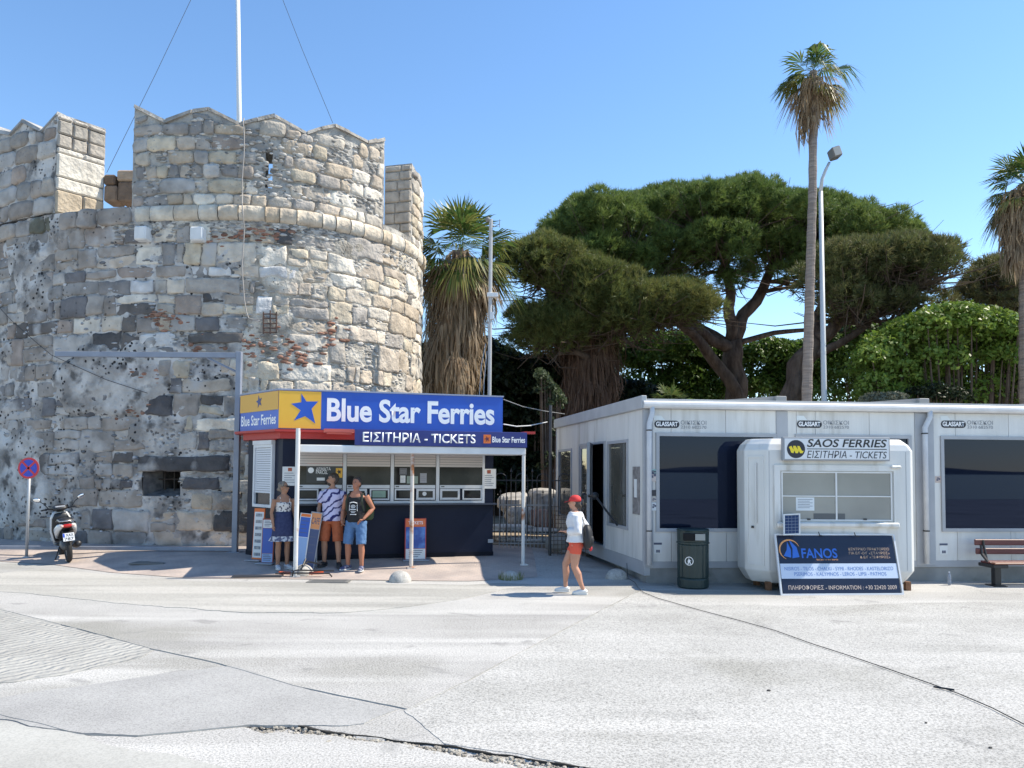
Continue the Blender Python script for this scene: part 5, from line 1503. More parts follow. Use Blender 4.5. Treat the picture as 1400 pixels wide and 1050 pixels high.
# ------------------------------------------------------------------ bench
be = onz(1362, 801, 0.0); be.z = .0065
M_bw = mat('bench_wood', (.10, .028, .026), .5, col2=(.15, .045, .04), scale=6, stretch=(1, 8, 8), bump=.15, bscale=30)
bench = thing('park_bench', 'dark red slatted bench with black metal legs at the cabin wall', 'bench', be, R(3))
for z0, z1, y0 in ((.70, .81, .25), (.54, .65, .22)): b = MB(); b.box(-.21, y0, z0, 1.75, y0 + .04, z1, None, .012); b.build('back_slat', M_bw, bench)
for k in range(3): b = MB(); b.box(-.15, -.20 + k * .14, .395, 1.75, -.20 + k * .14 + .125, .43, None, .01); b.build('seat_slat', mat('bench_seat_wood', (.20, .085, .055), .5, col2=(.26, .12, .08), scale=6, stretch=(1, 8, 8)) if k == 0 else M_bw, bench)
for x in (.0, 1.45):
    b = MB(); b.box(x - .055, -.06, .012, x + .055, .05, .33); b.box(x - .12, -.14, 0, x + .12, .14, .012); b.build('leg', M_black, bench)
    b = MB(); b.box(x - .17, -.20, .332, x + .1, .24, .393, None, .008); b.build('seat_bracket', M_black, bench)
    b = MB(); b.tube([(x - .13, .0, .40), (x - .12, .20, .54), (x - .11, .235, .70)], .022, 8); b.tube([(x - .06, .1, .40), (x - .09, .22, .56)], .02, 8); b.tube([(x - .02, .2, .40), (x - .06, .24, .72), (x - .06, .245, .80)], .022, 8); b.build('back_bracket', M_black, bench)
# plastic bottle standing by the wall
p = onz(1298, 800, 0.0); p.z = .0065
bt = thing('plastic_bottle', 'empty clear plastic water bottle standing by the cabin base', 'bottle', p)
b = MB(); b.lathe([(.028, 0), (.033, .01), (.033, .07), (.030, .08), (.033, .09), (.033, .15), (.02, .19), (.012, .205), (.012, .22)], n=14); b.build('body', mat('clear_plastic', (.42, .48, .58), .1, trans=.6), bt, smooth=True)
b = MB(); b.lathe([(.014, .22), (.014, .235), (.001, .236)], n=10); b.build('cap', flat('cap_pale', (.5, .56, .66), .5), bt)

# ------------------------------------------------------------------ concrete half-ball bollards
M_dome = speckle(mat('bollard_concrete', (.38, .36, .33), .9, col2=(.52, .50, .46), scale=6, bump=.4, bscale=30, stain=(.22, .21, .19), sscale=5, smix=(.55, .7)), 60, .4, .5)
def dome(px, py, r, label, half=.95):
    p = onz(px, py, 0.0); z_ = gzf(p.x, p.y); p = onz(px, py, z_); p.z = FZ(p.x, p.y) - .004
    prof_ = [(r * 1.0, -.03)] + [(r * math.cos(a), r * half * math.sin(a)) for a in [R(t) for t in (0, 12, 25, 38, 52, 66, 80)]] + [(.001, r * half)]
    b = MB(); b.lathe(prof_, n=24); o = b.build('concrete_bollard', M_dome, smooth=True); o.location = p
    return tag(o, label, 'bollard', 'half-ball concrete bollards along the kiosk front')
d1_ = dome(547, 795, .205, 'grey half-ball bollard in the sun below the rusty canopy post')
dome(698, 792, .19, 'half-ball bollard in shade near the right canopy post', .8)
dome(843, 791, .215, 'half-ball bollard in shade beside the cabin corner', .85)
d4_ = dome(415, 778, .195, 'pale half-ball bollard under the toppled orange barrier bars', 1.0)
# grass tuft growing round the shaded bollard
def blades(name, n, cx, cy, cz, rad, h, m, seed, kind='stuff'):
    r = np.random.default_rng(seed); V, F_ = [], []
    for i in range(n):
        a = r.uniform(0, 6.28); q = rad * r.uniform(.75, 1.15); x, y = cx + q * math.cos(a), cy + q * math.sin(a); hh = h * r.uniform(.4, 1); dx, dy = r.normal(0, .03, 2)
        k = len(V); w = .006
        V += [(x - w, y, cz), (x + w, y, cz), (x + dx, y + dy, cz + hh)]; F_.append((k, k + 1, k + 2))
    return npmesh(name, np.array(V), np.array(F_), m, kind=kind)
dp = bpy.data.objects['concrete_bollard.001'].location
g_ = blades('grass_tuft', 130, dp.x, dp.y - .02, dp.z, .20, .17, flat('dry_grass', (.16, .17, .07), .8), 4); g_['label'] = 'dry grass growing around the shaded bollard'

# ------------------------------------------------------------------ black cable snaking over the quay
cp = [(866, 793, 13.98, .35), (868, 796, 0, 0), (872, 803, 0, 0), (880, 810, 0, 0), (900, 818, 0, 0), (960, 835, 0, 0), (1010, 848, 0, 0), (1060, 862, 0, 0), (1110, 880, 0, 0), (1160, 896, 0, 0), (1210, 913, 0, 0), (1265, 932, 0, 0), (1310, 948, 0, 0), (1355, 967, 0, 0), (1400, 990, 0, 0), (1470, 1024, 0, 0)]
pts = []
for i, (x, y, yy, z_) in enumerate(cp):
    q = at(857, 770, 14.3) if i == 0 else onz(x, y, .02); pts.append(q)
for k, t in ((0, (846, 782)),): pts.insert(1, onz(858, 790, .02))
b = MB(); b.tube(pts, .0048, 6)
# a taped joint
q = onz(1292, 941, .024); b.tube([q - Vector((.08, -.05, 0)), q + Vector((.06, -.05, 0))], .009, 6)
tag(b.build('ground_cable', M_black), 'thin black cable lying across the bright concrete towards the right', 'cable')
# small litter specks and manhole covers
for i, (x, y, s_) in enumerate(((1051, 944, .02), (1354, 1022, .015), (1266, 988, .012))):
    p = onz(x, y, .012); b = MB(); b.ball((0, 0, 0), s_, s_ * .7, s_ * .5, 7, 5); o = b.build('pebble', flat('pebble_dark', (.07, .065, .06), .9)); o.location = p
    tag(o, ('dark pebble lying alone on the concrete in the centre right', 'small dark pebble near the bottom right edge', 'tiny dark pebble right of the centre foreground')[i], 'pebble', 'loose pebbles on the quay')
def cover(px, py, w, d, label, m):
    p = onz(px, py, 0.0); p.z = FZ(p.x, p.y); b = MB(); b.box(-w / 2, -d / 2, -.02, w / 2, d / 2, .004); o = b.build('drain_cover', m); o.location = p
    l = MB()
    for i in range(5): l.box(-w * .42, -d * .4 + i * d * .18, .0042, w * .42, -d * .4 + i * d * .18 + d * .06, .008)
    l.build('rib', m, o); tag(o, label, 'drain cover', 'drain covers in the footway')
M_cov = flat('cast_grey', (.17, .165, .155), .8)
cover(207, 775, .7, .5, 'grey drain cover in the footway left of the kiosk', M_cov)
cover(450, 795, .75, .38, 'dark drain cover at the pavement edge before the three people', M_cov)

# ------------------------------------------------------------------ toppled barrier on the pale bollard
f0 = d4_.location
bar = thing('toppled_barrier', 'toppled orange and black metal stand lying over the pale bollard', 'barrier', (f0.x, f0.y, f0.z))
b = MB(); b.tube([(-.42, -.12, .05), (-.20, -.18, .05)], .028, 8); b.tube([(.16, -.2, .055), (.42, -.16, .06)], .028, 8); b.build('orange_bar', flat('orange_enamel', (.62, .10, .03), .5), bar)
b = MB(); b.tube([(-.5, -.1, .035), (-.2, -.24, .06), (.0, -.3, .07), (.35, -.3, .07), (.55, -.26, .06), (.6, -.25, .0)], .014, 8); b.tube([(-.14, -.26, .0), (-.12, -.26, .1), (-.04, -.27, .12), (.6, -.1, .09)], .014, 8); b.tube([(.02, -.2, .19), (.1, -.05, .25), (.35, -.05, .21)], .016, 8); b.tube([(.0, -.22, .1), (.04, -.2, .2), (.05, -.05, .3)], .016, 8); b.build('black_bar', M_black, bar)
b = MB(); b.box(-1.25, -.28, .0, -.35, -.08, .018, Matrix.Rotation(R(6), 4, 'Z')); b.build('flat_plate', flat('plate_dark', (.07, .07, .075), .6), bar)
# grey pole standing behind it
p = onz(432.5, 772, .13); p.z = FZ(p.x, p.y)
pl = thing('stand_pole', 'thin grey upright pole on a flat foot among the leaflet boards', 'pole', p)
b = MB(); b.tube([(0, 0, .012), (.0, 0, 1.16)], .014, 8); b.build('pole', M_grey, pl); b = MB(); b.box(-.15, -.04, 0, .15, .04, .012); b.build('foot', M_grey, pl); b = MB(); b.box(-.03, -.03, .72, .03, .03, .9, None, .005); b.build('clamp', M_white, pl)

# ------------------------------------------------------------------ leaflet racks and poster boards round the kiosk
def stand(name, label, cat, px, Yd, w, h, lean, rot, bands, border=None, foot=True, thick=.03, tiltx=0.0, z=None, group=None):
    p = at(px, 760, Yd); p.z = FZ(p.x, p.y)
    t = thing(name, label, cat, p, rot, group)
    Mx = Matrix.Rotation(tiltx, 4, 'Y') @ Matrix.Rotation(-lean, 4, 'X')
    b = MB(); b.box(-w / 2, 0, .02, w / 2, thick, h, Mx, .004); b.build('board', border or M_white, t)
    for k, (z0, z1, m, txt) in enumerate(bands):
        b = MB(); b.box(-w / 2 + .018, -.004, h * z0, w / 2 - .018, -.0005, h * z1, Mx); o = b.build('print_field', m, t)
        if txt == 'lines':
            l = MB(); rr = random.Random(k + int(px))
            for i in range(4): zz = h * (z0 + (z1 - z0) * (.2 + .2 * i)); l.box(-w * .32, -.006, zz, w * rr.uniform(.1, .34), -.0045, zz + .012, Mx)
            l.build('print', M_ink, o)
        elif txt == 'pics':
            l = MB()
            nn = 7
            for i in range(nn): zz = h * (z0 + (z1 - z0) * (.04 + i / nn)); l.box(-w * .30, -.006, zz, w * .30, -.0045, zz + h * .06, Mx)
            l.build('picture', mat('small_pictures', (.08, .12, .2), .5, col2=(.40, .38, .34), scale=14), o)
        elif txt:
            lettering(txt[0], -w * .34, h * (z0 + (z1 - z0) * .3), w * .34, h * (z0 + (z1 - z0) * .72), -.0055, txt[1], o, bold=.01, mtx=Mx)
    if foot: b = MB(); b.box(-w / 2 - .05, -.16, 0, w / 2 + .05, .2, .018); b.build('foot', M_grey, t)
    return t
M_prblue = flat('poster_blue', (.03, .10, .42), .4); M_prb2 = flat('poster_pale_blue', (.25, .38, .62), .4)
stand('leaflet_rack', 'tall white leaflet rack with orange border against the kiosk side', 'leaflet rack', 351, 15.85, .26, 1.06, .06, R(-20), [(.05, .93, M_white, 'pics')], M_orange)
stand('poster_board', 'low blue and white poster board beside the woman in the dress', 'poster board', 365, 15.55, .26, .90, .05, R(-8), [(.03, .22, M_prb2, 'lines'), (.23, .78, M_prblue, None), (.79, .97, M_paper, 'lines')], flat('board_red', (.30, .07, .04), .5))
stand('poster_board', 'narrow blue poster board with orange edge left of the bollard', 'poster board', 408, 14.95, .22, 1.12, .10, R(5), [(.03, .58, M_prb2, None), (.59, .93, M_prblue, 'lines'), (.94, .99, M_orange, None)], M_white, foot=False, tiltx=R(6))
stand('poster_board', 'narrow dark poster board with orange head right of the bollard', 'poster board', 421, 15.0, .22, 1.14, .10, R(14), [(.03, .70, flat('poster_navy', (.05, .07, .16), .4), 'lines'), (.71, .98, flat('poster_orange', (.68, .27, .10), .5), ('CAFE', M_ink))], flat('board_grey', (.34, .33, .34), .5), foot=False, tiltx=R(8))
stand('poster_board', 'blue and white advertising stand with orange corner behind the rusty post', 'poster board', 568, 15.95, .44, .86, .03, KP.ang, [(.03, .27, M_paper, 'lines'), (.28, .79, mat('wave_photo', (.02, .07, .32), .4, col2=(.10, .25, .6), scale=4, mix=(.45, .65)), None), (.80, .98, flat('poster_orange', (.68, .16, .05), .5), ('TICKETS', M_wprint))], flat('board_red', (.45, .06, .04), .5))

# ------------------------------------------------------------------ no-stopping sign
p = onz(35, 756, .14); p.z = FZ(p.x, p.y)
sgn = thing('no_stopping_sign', 'round blue no-stopping road sign with red cross on a grey pole', 'road sign', p)
hz = at(35, 640, p.y).z - p.z; rd = .235
b = MB(); b.tube([(0, 0.035, 0), (0, .035, hz + .18)], .03, 10); b.lathe([(.09, 0), (.09, .01), (.035, .03)], (0, .035, 0), 12); b.build('pole', flat('galvanised', (.40, .41, .42), .5, metal=.3), sgn, smooth=True)
disc = lambda r0, y0, y1: MB().prism([(r0 * math.cos(t * math.pi / 18), hz + r0 * math.sin(t * math.pi / 18)) for t in range(36)], y0, y1)
disc(rd, -.004, .004).build('plate', flat('sign_red', (.55, .035, .05), .4), sgn)
disc(rd * .80, -.007, -.0045).build('blue_field', flat('sign_royal', (.03, .06, .45), .4), sgn)
b = MB()
for s_ in (1, -1): b.box(-rd * .8, -.0105, -.022, rd * .8, -.0075 - (.001 if s_ > 0 else 0), .022, Matrix.Translation((0, 0, hz)) @ Matrix.Rotation(s_ * R(45), 4, 'Y'))
b.build('red_cross', flat('sign_red', (.55, .035, .05), .4), sgn)

# ------------------------------------------------------------------ grey steel gate frame in front of the tower
pg = onz(321, 756, .15); gy_ = pg.y
gate = thing('steel_gate_frame', 'grey steel goal-like gate frame standing against the tower wall', 'gate frame', (pg.x, gy_, FZ(pg.x, gy_)))
zt_ = at(323, 481, gy_).z - gate.location.z; zl = zt_ - .0
gl = at(76, 490, gy_).x - pg.x
b = MB(); b.box(-.06, -.06, 0, .06, .06, zl, None, .008); b.build('post', mat('gate_grey', (.22, .24, .29), .45, col2=(.27, .29, .34), scale=3, metal=.15), gate)
b = MB(); b.box(gl, -.045, zl - .14, -.062, .045, zl - .02, None, .006); b.build('top_beam', bpy.data.materials['gate_grey'], gate)
b = MB(); b.tube([(-.72, 0, zl - .145), (-.065, 0, zl - .45)], .03, 6); b.build('brace', bpy.data.materials['gate_grey'], gate)
g2 = onz(-80, 752, .15)
b = MB(); b.box(-9.5, .03, .02, -.065, .11, .10, None, .006); b.build('bottom_rail', bpy.data.materials['gate_grey'], gate)
b = MB(); b.box(-.14, -.14, -.005, .14, .14, .012); b.build('base_plate', bpy.data.materials['gate_grey'], gate)

# ------------------------------------------------------------------ street lamp and camera mast behind the cabin
ly = 22.0
l0 = at(1127, 560, ly); l1 = at(1122, 262, ly); l2 = at(1134, 222, ly); l3 = at(1140, 211, ly)
lamp = thing('street_lamp', 'tall pale grey street lamp with flat lamp head before the pine', 'street lamp', (l0.x, ly, .2))
L_ = lambda p: (p.x - l0.x, p.y - ly, p.z - .2)
b = MB(); b.tube([(0, 0, 0), L_(l0), L_(l1)], [.085, .08, .06], 12); b.tube([L_(l1), L_(at(1124, 245, ly)), L_(at(1129, 232, ly)), L_(l2)], [.058, .05, .045, .04], 10); b.build('pole', flat('lamp_grey', (.50, .52, .53), .45), lamp, smooth=True)
HM = Matrix.Translation(L_(l3)) @ Matrix.Rotation(R(-18), 4, 'Y')
b = MB(); b.box(-.13, -.25, -.15, .13, .12, .15, HM, .03); b.build('lamp_head', flat('lamp_dark', (.16, .16, .16), .5), lamp)
b = MB(); b.box(-.10, -.262, -.12, .10, -.251, .12, HM); b.build('lens', flat('lamp_lens', (.55, .52, .46), .2), lamp)
my = 20.6
m0 = at(668.5, 620, my); mt = at(667, 300, my)
mast = thing('camera_mast', 'thin grey mast with a small camera between palm and pine', 'mast', (m0.x, my, .2))
b = MB(); b.tube([(0, 0, 0), (0, 0, mt.z - .2)], .05, 8); b.build('pole', flat('mast_grey', (.42, .42, .42), .6), mast)
def ml(px, py): q = at(px, py, my); return (q.x - m0.x, 0, q.z - .2)
b = MB(); q = ml(671, 404); b.box(q[0] - .1, -.1, q[2] - .05, q[0] + .2, .05, q[2] + .06, None, .01); b.build('camera', M_white, mast); b = MB(); q = ml(672, 432); b.box(q[0] - .04, -.08, q[2] - .1, q[0] + .06, .05, q[2] + .1); b.build('junction_box', M_white, mast)
b = MB(); q = ml(668, 302); b.tube([q, ml(676, 310), ml(683, 306)], .012, 5); b.tube([ml(683, 300), ml(683, 311)], .01, 5); b.ball(ml(667, 300), .07); b.build('aerial', flat('aerial_dark', (.2, .2, .2), .6), mast)
b = MB(); b.tube([ml(664, 470), ml(658, 500), ml(655, 545)], .012, 5); b.tube([ml(666, 480), ml(662, 520), ml(661, 545)], .012, 5); b.build('loose_wire', M_grey, mast)

# ------------------------------------------------------------------ railings, wire mesh and stones behind the gap
ry = 19.6
a0_, a1_ = at(676, 700, ry).x, at(830, 700, ry).x
rail = thing('arched_railing', 'dark iron railing with hoops and spear tops between kiosk and cabin', 'railing', (a0_, ry, .2))
ztp = at(715, 648, ry).z - .2; zrl = at(715, 656, ry).z - .2
x = 0.0; k = 0
M_irn = flat('railing_iron', (.05, .05, .052), .5)
while x < a1_ - a0_:
    b = MB(); h_ = [(x, 0, 0), (x, 0, ztp - .12)] + [(x + .15 - .15 * math.cos(R(t)), 0, ztp - .12 + .13 * math.sin(R(t))) for t in (30, 60, 90, 120, 150)] + [(x + .3, 0, ztp - .12), (x + .3, 0, 0)]
    b.tube(h_, .013, 5); b.build('hoop', M_irn, rail)
    b = MB(); b.tube([(x + .42, 0, 0), (x + .42, 0, ztp + .02)], .013, 5); b.lathe([(.0, .0), (.028, .04), (.001, .13)], (x + .42, 0, ztp + .02), 6); b.build('spear_bar', M_irn, rail)
    b = MB(); b.tube([(x + .15, 0, 0), (x + .15, 0, zrl - .35)], .011, 5); b.lathe([(.0, .0), (.026, .03), (.001, .11)], (x + .15, 0, zrl - .35), 6); b.build('short_spear', M_irn, rail)
    x += .54; k += 1
b = MB(); b.box(-.1, -.012, zrl - .03, a1_ - a0_, .012, zrl); b.box(-.1, -.012, .25, a1_ - a0_, .012, .28); b.build('rail', M_irn, rail)
# low pale picket fence
ry2 = 18.6; p0_, p1_ = at(683, 700, ry2), at(757, 700, ry2); zt2 = at(700, 681, ry2).z
pk = thing('picket_railing', 'low pale grey picket railing before the stones beside the kiosk', 'railing', (p0_.x, ry2, .16))
n = 15
for i in range(n):
    b = MB(); xx = (p1_.x - p0_.x) * i / (n - 1); b.tube([(xx, 0, 0), (xx, 0, zt2 - .16 + .05 * math.sin(i * 1.1))], .012, 5); b.build('picket', flat('galv_pale', (.38, .38, .38), .5), pk)
b = MB(); b.box(-.02, -.01, zt2 - .34, p1_.x - p0_.x + .02, .01, zt2 - .31); b.box(-.02, -.01, .1, p1_.x - p0_.x + .02, .01, .13); b.build('rail', bpy.data.materials['galv_pale'], pk)
# welded wire mesh by the cabin side
ry3 = 17.6; q0, q1 = at(752, 700, ry3), at(806, 700, ry3); zt3 = at(780, 690, ry3).z
wm = thing('wire_mesh_fence', 'rusty welded wire mesh panel beside the cabin side wall', 'fence', (q0.x, ry3, .1))
n = 11
for i in range(n):
    b = MB(); xx = (q1.x - q0.x) * i / (n - 1); b.tube([(xx, 0, 0), (xx, 0, zt3 - .1)], .008, 4); b.build('wire', flat('wire_rust', (.16, .12, .09), .7), wm)
for i in range(12):
    b = MB(); zz = .05 + (zt3 - .2) * i / 11; b.tube([(0, .01, zz), (q1.x - q0.x, .01, zz)], .008, 4); b.build('wire', bpy.data.materials['wire_rust'], wm)
b = MB(); b.tube([(0, 0, 0), (0, 0, at(755, 560, ry3).z)], .035, 8); b.build('post', M_irn, wm)
# stones of the dig
M_rock = speckle(mat('dig_stone', (.40, .35, .28), .9, col2=(.60, .54, .46), scale=4, bump=.6, bscale=14, bdist=.04), 25, .4, .4)
def rock(px, py, Y, rx, ry_, rz, label, m, seed):
    p = at(px, py, Y); b = MB(); b.ball((0, 0, 0), 1, 1, 1, 18, 12); V = np.array(b.v)
    k = 1 + .28 * fbm(V[:, 0] * 1.4 + seed, V[:, 1] * 1.4, V[:, 2] * 1.4 + seed, 3, seed)
    V = np.sign(V) * np.abs(V) ** .8 * k[:, None] * np.array([rx, ry_, rz]); b.v = [tuple(v) for v in V]
    o = b.build('boulder', m); o.location = (p.x, Y, max(.2 + rz * .6, p.z)); return tag(o, label, 'boulder', 'stones of the dig behind the railing')
M_rw = mat('white_slab', (.60, .57, .52), .9, col2=(.70, .68, .64), scale=3, bump=.4, bscale=10)
M_rr = mat('reddish_stone', (.36, .20, .15), .9, col2=(.48, .32, .25), scale=3, bump=.5, bscale=10)
rock(712, 706, 20.6, .42, .4, .26, 'rounded tan boulder behind the right canopy post', M_rock, 1)
rock(740, 708, 20.4, .30, .3, .24, 'reddish boulder left of the cabin corner', M_rr, 2)
rock(700, 722, 20.0, .62, .35, .10, 'flat white stone slab lying low beside the kiosk', M_rw, 3)
rock(736, 726, 20.0, .6, .4, .09, 'flat white stone slab under the reddish boulder', M_rw, 4)
rock(722, 737, 19.9, .85, .3, .08, 'long pale slab at the foot of the dig', M_rw, 5)
rock(762, 742, 18.3, .28, .25, .2, 'grey boulder at the foot of the wire mesh', mat('grey_rock', (.30, .28, .25), .9, col2=(.42, .40, .37), scale=4, bump=.5, bscale=12), 6)
rock(792, 712, 20.2, .3, .3, .3, 'grey boulder half hidden behind the wire mesh', bpy.data.materials['grey_rock'], 7)
rock(745, 684, 21.3, .5, .5, .34, 'large grey boulder behind the picket railing', bpy.data.materials['grey_rock'], 8)
rock(703, 688, 21.3, .45, .5, .3, 'grey boulder at the left end of the picket railing', bpy.data.materials['grey_rock'], 9)
# ------------------------------------------------------------------ vegetation
def leafmat(name, c1, c2, c3=None, rough=.55, scale=1.2, spec=.3):
    m = mat(name, c1, rough, col2=c2, scale=scale, detail=3, mix=(.35, .65), island=.35, tint=c3, spec=spec)
    nt = m.node_tree; N = nt.nodes; L = nt.links; b = N['Principled BSDF']; out = [n for n in N if n.type == 'OUTPUT_MATERIAL'][0]
    tr = N.new('ShaderNodeBsdfTranslucent'); mx = N.new('ShaderNodeMixShader'); mx.inputs[0].default_value = .38
    s = b.inputs['Base Color']
    if s.is_linked: L.new(s.links[0].from_socket, tr.inputs['Color'])
    L.new(b.outputs[0], mx.inputs[1]); L.new(tr.outputs[0], mx.inputs[2]); L.new(mx.outputs[0], out.inputs['Surface'])
    return m

def unit(v): return v / np.maximum(np.linalg.norm(v, axis=-1, keepdims=True), 1e-9)

def needles(P, Nrm, r, n=9, length=.24, width=.026, spread=.6):
    """tufts of pine needles at P pointing along Nrm: one long triangle per needle"""
    m = len(P)
    D = unit(Nrm[:, None, :] + spread * r.normal(size=(m, n, 3)))
    side = unit(np.cross(D, r.normal(size=(m, n, 3))))
    L_ = length * r.uniform(.6, 1.15, (m, n, 1)); W_ = width * r.uniform(.7, 1.3, (m, n, 1))
    base = P[:, None, :] + .03 * r.normal(size=(m, n, 3))
    V = np.stack([base - side * W_ * .5, base + side * W_ * .5, base + D * L_], 2)
    return V.reshape(-1, 3)

def cloud(lobes, r, dens, inner=.25, flat_=.75):
    """points on the upper shells of lobes (cx, cy, cz, rad) with outward directions"""
    P, N_, T = [], [], []
    for (cx, cy, cz, ra, fl) in lobes:
        n = int(dens * ra * ra * 9)
        d = unit(r.normal(size=(n, 3)))
        d[:, 2] = np.where(d[:, 2] < -.25, -d[:, 2], d[:, 2])
        q = ra * (1 - inner * r.random((n, 1)) ** 1.5)
        q = q * (1 + .22 * fbm(d[:, 0] * 2.2 + cx, d[:, 1] * 2.2 + cy, d[:, 2] * 2.2 + cz, 3, 3))[:, None]
        P.append(np.array([cx, cy, cz]) + d * q * np.array([1, 1, fl]))
        N_.append(unit(d + np.array([0, 0, .55])))
    return np.concatenate(P), np.concatenate(N_)

def clumps(lobes, r, dens, sub=(.24, .44)):
    """pine foliage: each lobe breaks into small tufty clumps on its upper shell"""
    P, N_ = [], []
    for (cx, cy, cz, ra, fl) in lobes:
        m = max(6, int(9.5 * ra * ra / .6))
        for _ in range(m):
            d = unit(r.normal(size=3))
            if d[2] < -.15: d[2] = -d[2]
            c = np.array([cx, cy, cz]) + d * ra * r.uniform(.55, 1.0) * np.array([1, 1, fl]); s_ = r.uniform(*sub)
            n = int(dens * s_ * s_ * 10)
            e = unit(r.normal(size=(n, 3)) + d * .45 + np.array([0, 0, .35]))
            P.append(c + e * s_ * (1 - .3 * r.random((n, 1)) ** 2)); N_.append(unit(e + np.array([0, 0, .5]) + d * .3))
    return np.concatenate(P), np.concatenate(N_)

def interp_env(pts, x): return float(np.interp(x, [p[0] for p in pts], [p[1] for p in pts]))

def env_lobes(r, n, top, bot, Y, dY, rad, fl=.72, edge_bias=.5):
    """lobes filling an outline measured on the photograph, spread in depth about Y"""
    out = []
    x0, x1 = top[0][0], top[-1][0]
    while len(out) < n:
        px = r.uniform(x0, x1); yt, yb = interp_env(top, px), interp_env(bot, px)
        Yd = Y + dY * r.uniform(-1, 1); ra = rad * r.uniform(.65, 1.2)
        k = FPX / Yd
        lo, hi = yt + ra * fl * k * .95, yb - ra * fl * k * .3
        py = lo if hi <= lo or r.random() < edge_bias else r.uniform(lo, hi)
        if px - ra * k * .8 < x0 and r.random() < .8: continue
        if px + ra * k * .8 > x1 and r.random() < .8: continue
        p = at(px, py, Yd); out.append((p.x, p.y, p.z, ra, fl))
    return out

M_bark = mat('pine_bark', (.075, .052, .04), .95, col2=(.15, .11, .085), scale=5, bump=1.0, bscale=10, bdist=.06, stretch=(1, 1, .35), spec=.1)
M_twig = mat('bare_twigs', (.085, .062, .048), .95, col2=(.14, .105, .08), scale=3, spec=.1)
def limb(b, pts, r0, r1, n=9):
    k = len(pts); P = []
    for i in range(k - 1):
        for j in range(4): P.append(pts[i].lerp(pts[i + 1], j / 4))
    P.append(pts[-1])
    P = [p + Vector((.06 * math.sin(i * 1.3), .06 * math.cos(i * 1.7), 0)) if 0 < i < len(P) - 1 else p for i, p in enumerate(P)]
    b.tube(P, [r0 + (r1 - r0) * i / (len(P) - 1) for i in range(len(P))], n)

def pine(label, trunk_sets, lobes, leafm, seed, dens, tips, group=None, twigs=260, nl=.22, brownlow=0.0, cat='tree', nd=9):
    r = np.random.default_rng(seed); rr = random.Random(seed)
    base = trunk_sets[0][0][0]
    t = thing('pine_tree', label, cat, (base.x, base.y, .15), 0, group)
    o3 = Vector((base.x, base.y, .15))
    b = MB(); nodes = []
    for pts, r0, r1 in trunk_sets:
        limb(b, [p - o3 for p in pts], r0, r1)
        for i in range(len(pts) - 1):
            for j in range(3): nodes.append((pts[i].lerp(pts[i + 1], (j + .5) / 3), i + j / 3))
    b.build('trunk', M_bark, t, smooth=True)
    up = [n_[0] for n_ in nodes if n_[0].z > base.z + 2.0] or [n_[0] for n_ in nodes]
    b = MB()
    for (cx, cy, cz, ra, fl) in lobes:
        c = Vector((cx, cy, cz)); src = min(up, key=lambda q: (q - c).length + 1.5 * max(0, q.z - c.z))
        mid = src.lerp(c, .5) + Vector((rr.uniform(-.3, .3), rr.uniform(-.3, .3), rr.uniform(-.35, .1)))
        b.tube([src - o3, mid - o3, c - o3], [.07, .05, .02], 5)
        for _ in range(5):
            e = c + Vector((rr.gauss(0, 1), rr.gauss(0, 1), rr.uniform(-.8, .3))) * ra * 1.1; s_ = src.lerp(mid, rr.random())
            m_ = s_.lerp(e, .55) + Vector((rr.uniform(-.3, .3), rr.uniform(-.3, .3), rr.uniform(-.4, .0))); b.tube([s_ - o3, m_ - o3, e - o3], [.03, .02, .008], 4)
        for _ in range(int(twigs / max(1, len(lobes))) + 1):
            s_ = mid.lerp(c, rr.random()); e = s_ + Vector((rr.gauss(0, 1), rr.gauss(0, 1), rr.gauss(-.1, .6))).normalized() * ra * rr.uniform(.7, 1.5)
            m_ = s_.lerp(e, .5) + Vector((rr.uniform(-.15, .15), rr.uniform(-.15, .15), -.08)); b.tube([s_ - o3, m_ - o3, e - o3], [.022, .015, .006], 4)
    b.build('branches', M_twig, t)
    P, N_ = clumps(lobes, r, dens)
    V = needles(P - np.array(o3), N_, r, nd, nl)
    zmin, zmax = P[:, 2].min(), P[:, 2].max()
    tn = np.clip(r.normal(tips, .18, len(P)) + .35 * fbm(P[:, 0] * .6, P[:, 1] * .6, P[:, 2] * .6, 3, seed), 0, 1)
    attr = np.repeat(tn, nd * 3)
    npmesh('crown', V, np.arange(len(V)).reshape(-1, 3), leafm, t, attr=attr)
    return t
M_pine1 = leafmat('pine_needles', (.080, .13, .034), (.14, .205, .048), (.25, .30, .075))
M_pine2 = leafmat('pine_needles_olive', (.095, .125, .034), (.15, .18, .05), (.25, .22, .07))
M_pine3 = leafmat('pine_needles_brown', (.085, .108, .036), (.125, .15, .046), (.21, .17, .08))
r5 = np.random.default_rng(55)
Yp = 32.0
A = lambda px, py, Y=Yp: at(px, py, Y)
G0 = lambda px, Y=Yp: Vector((at(px, 560, Y).x, Y, .15))
top1 = [(752, 292), (782, 270), (815, 262), (860, 250), (905, 252), (950, 238), (985, 246), (1030, 238), (1065, 248), (1110, 256), (1150, 262), (1190, 272), (1235, 288), (1262, 312)]
bot1 = [(752, 345), (820, 395), (880, 410), (930, 405), (970, 392), (1050, 390), (1100, 400), (1150, 395), (1200, 375), (1262, 350)]
top1 = [(x, y + 16 + 9 * math.sin(x * .06)) for x, y in top1]
lob1 = env_lobes(r5, 145, top1, bot1, Yp, 3.0, 1.08, edge_bias=.42)
p = at(985, 325, 29.0); lob1 += [(p.x, p.y, p.z, .85, .6), (p.x + .6, p.y, p.z - .12, .65, .6), (p.x - .6, p.y, p.z - .1, .6, .6)]
p = at(997, 388, 30.5); lob1.append((p.x, p.y, p.z, .42, .6))
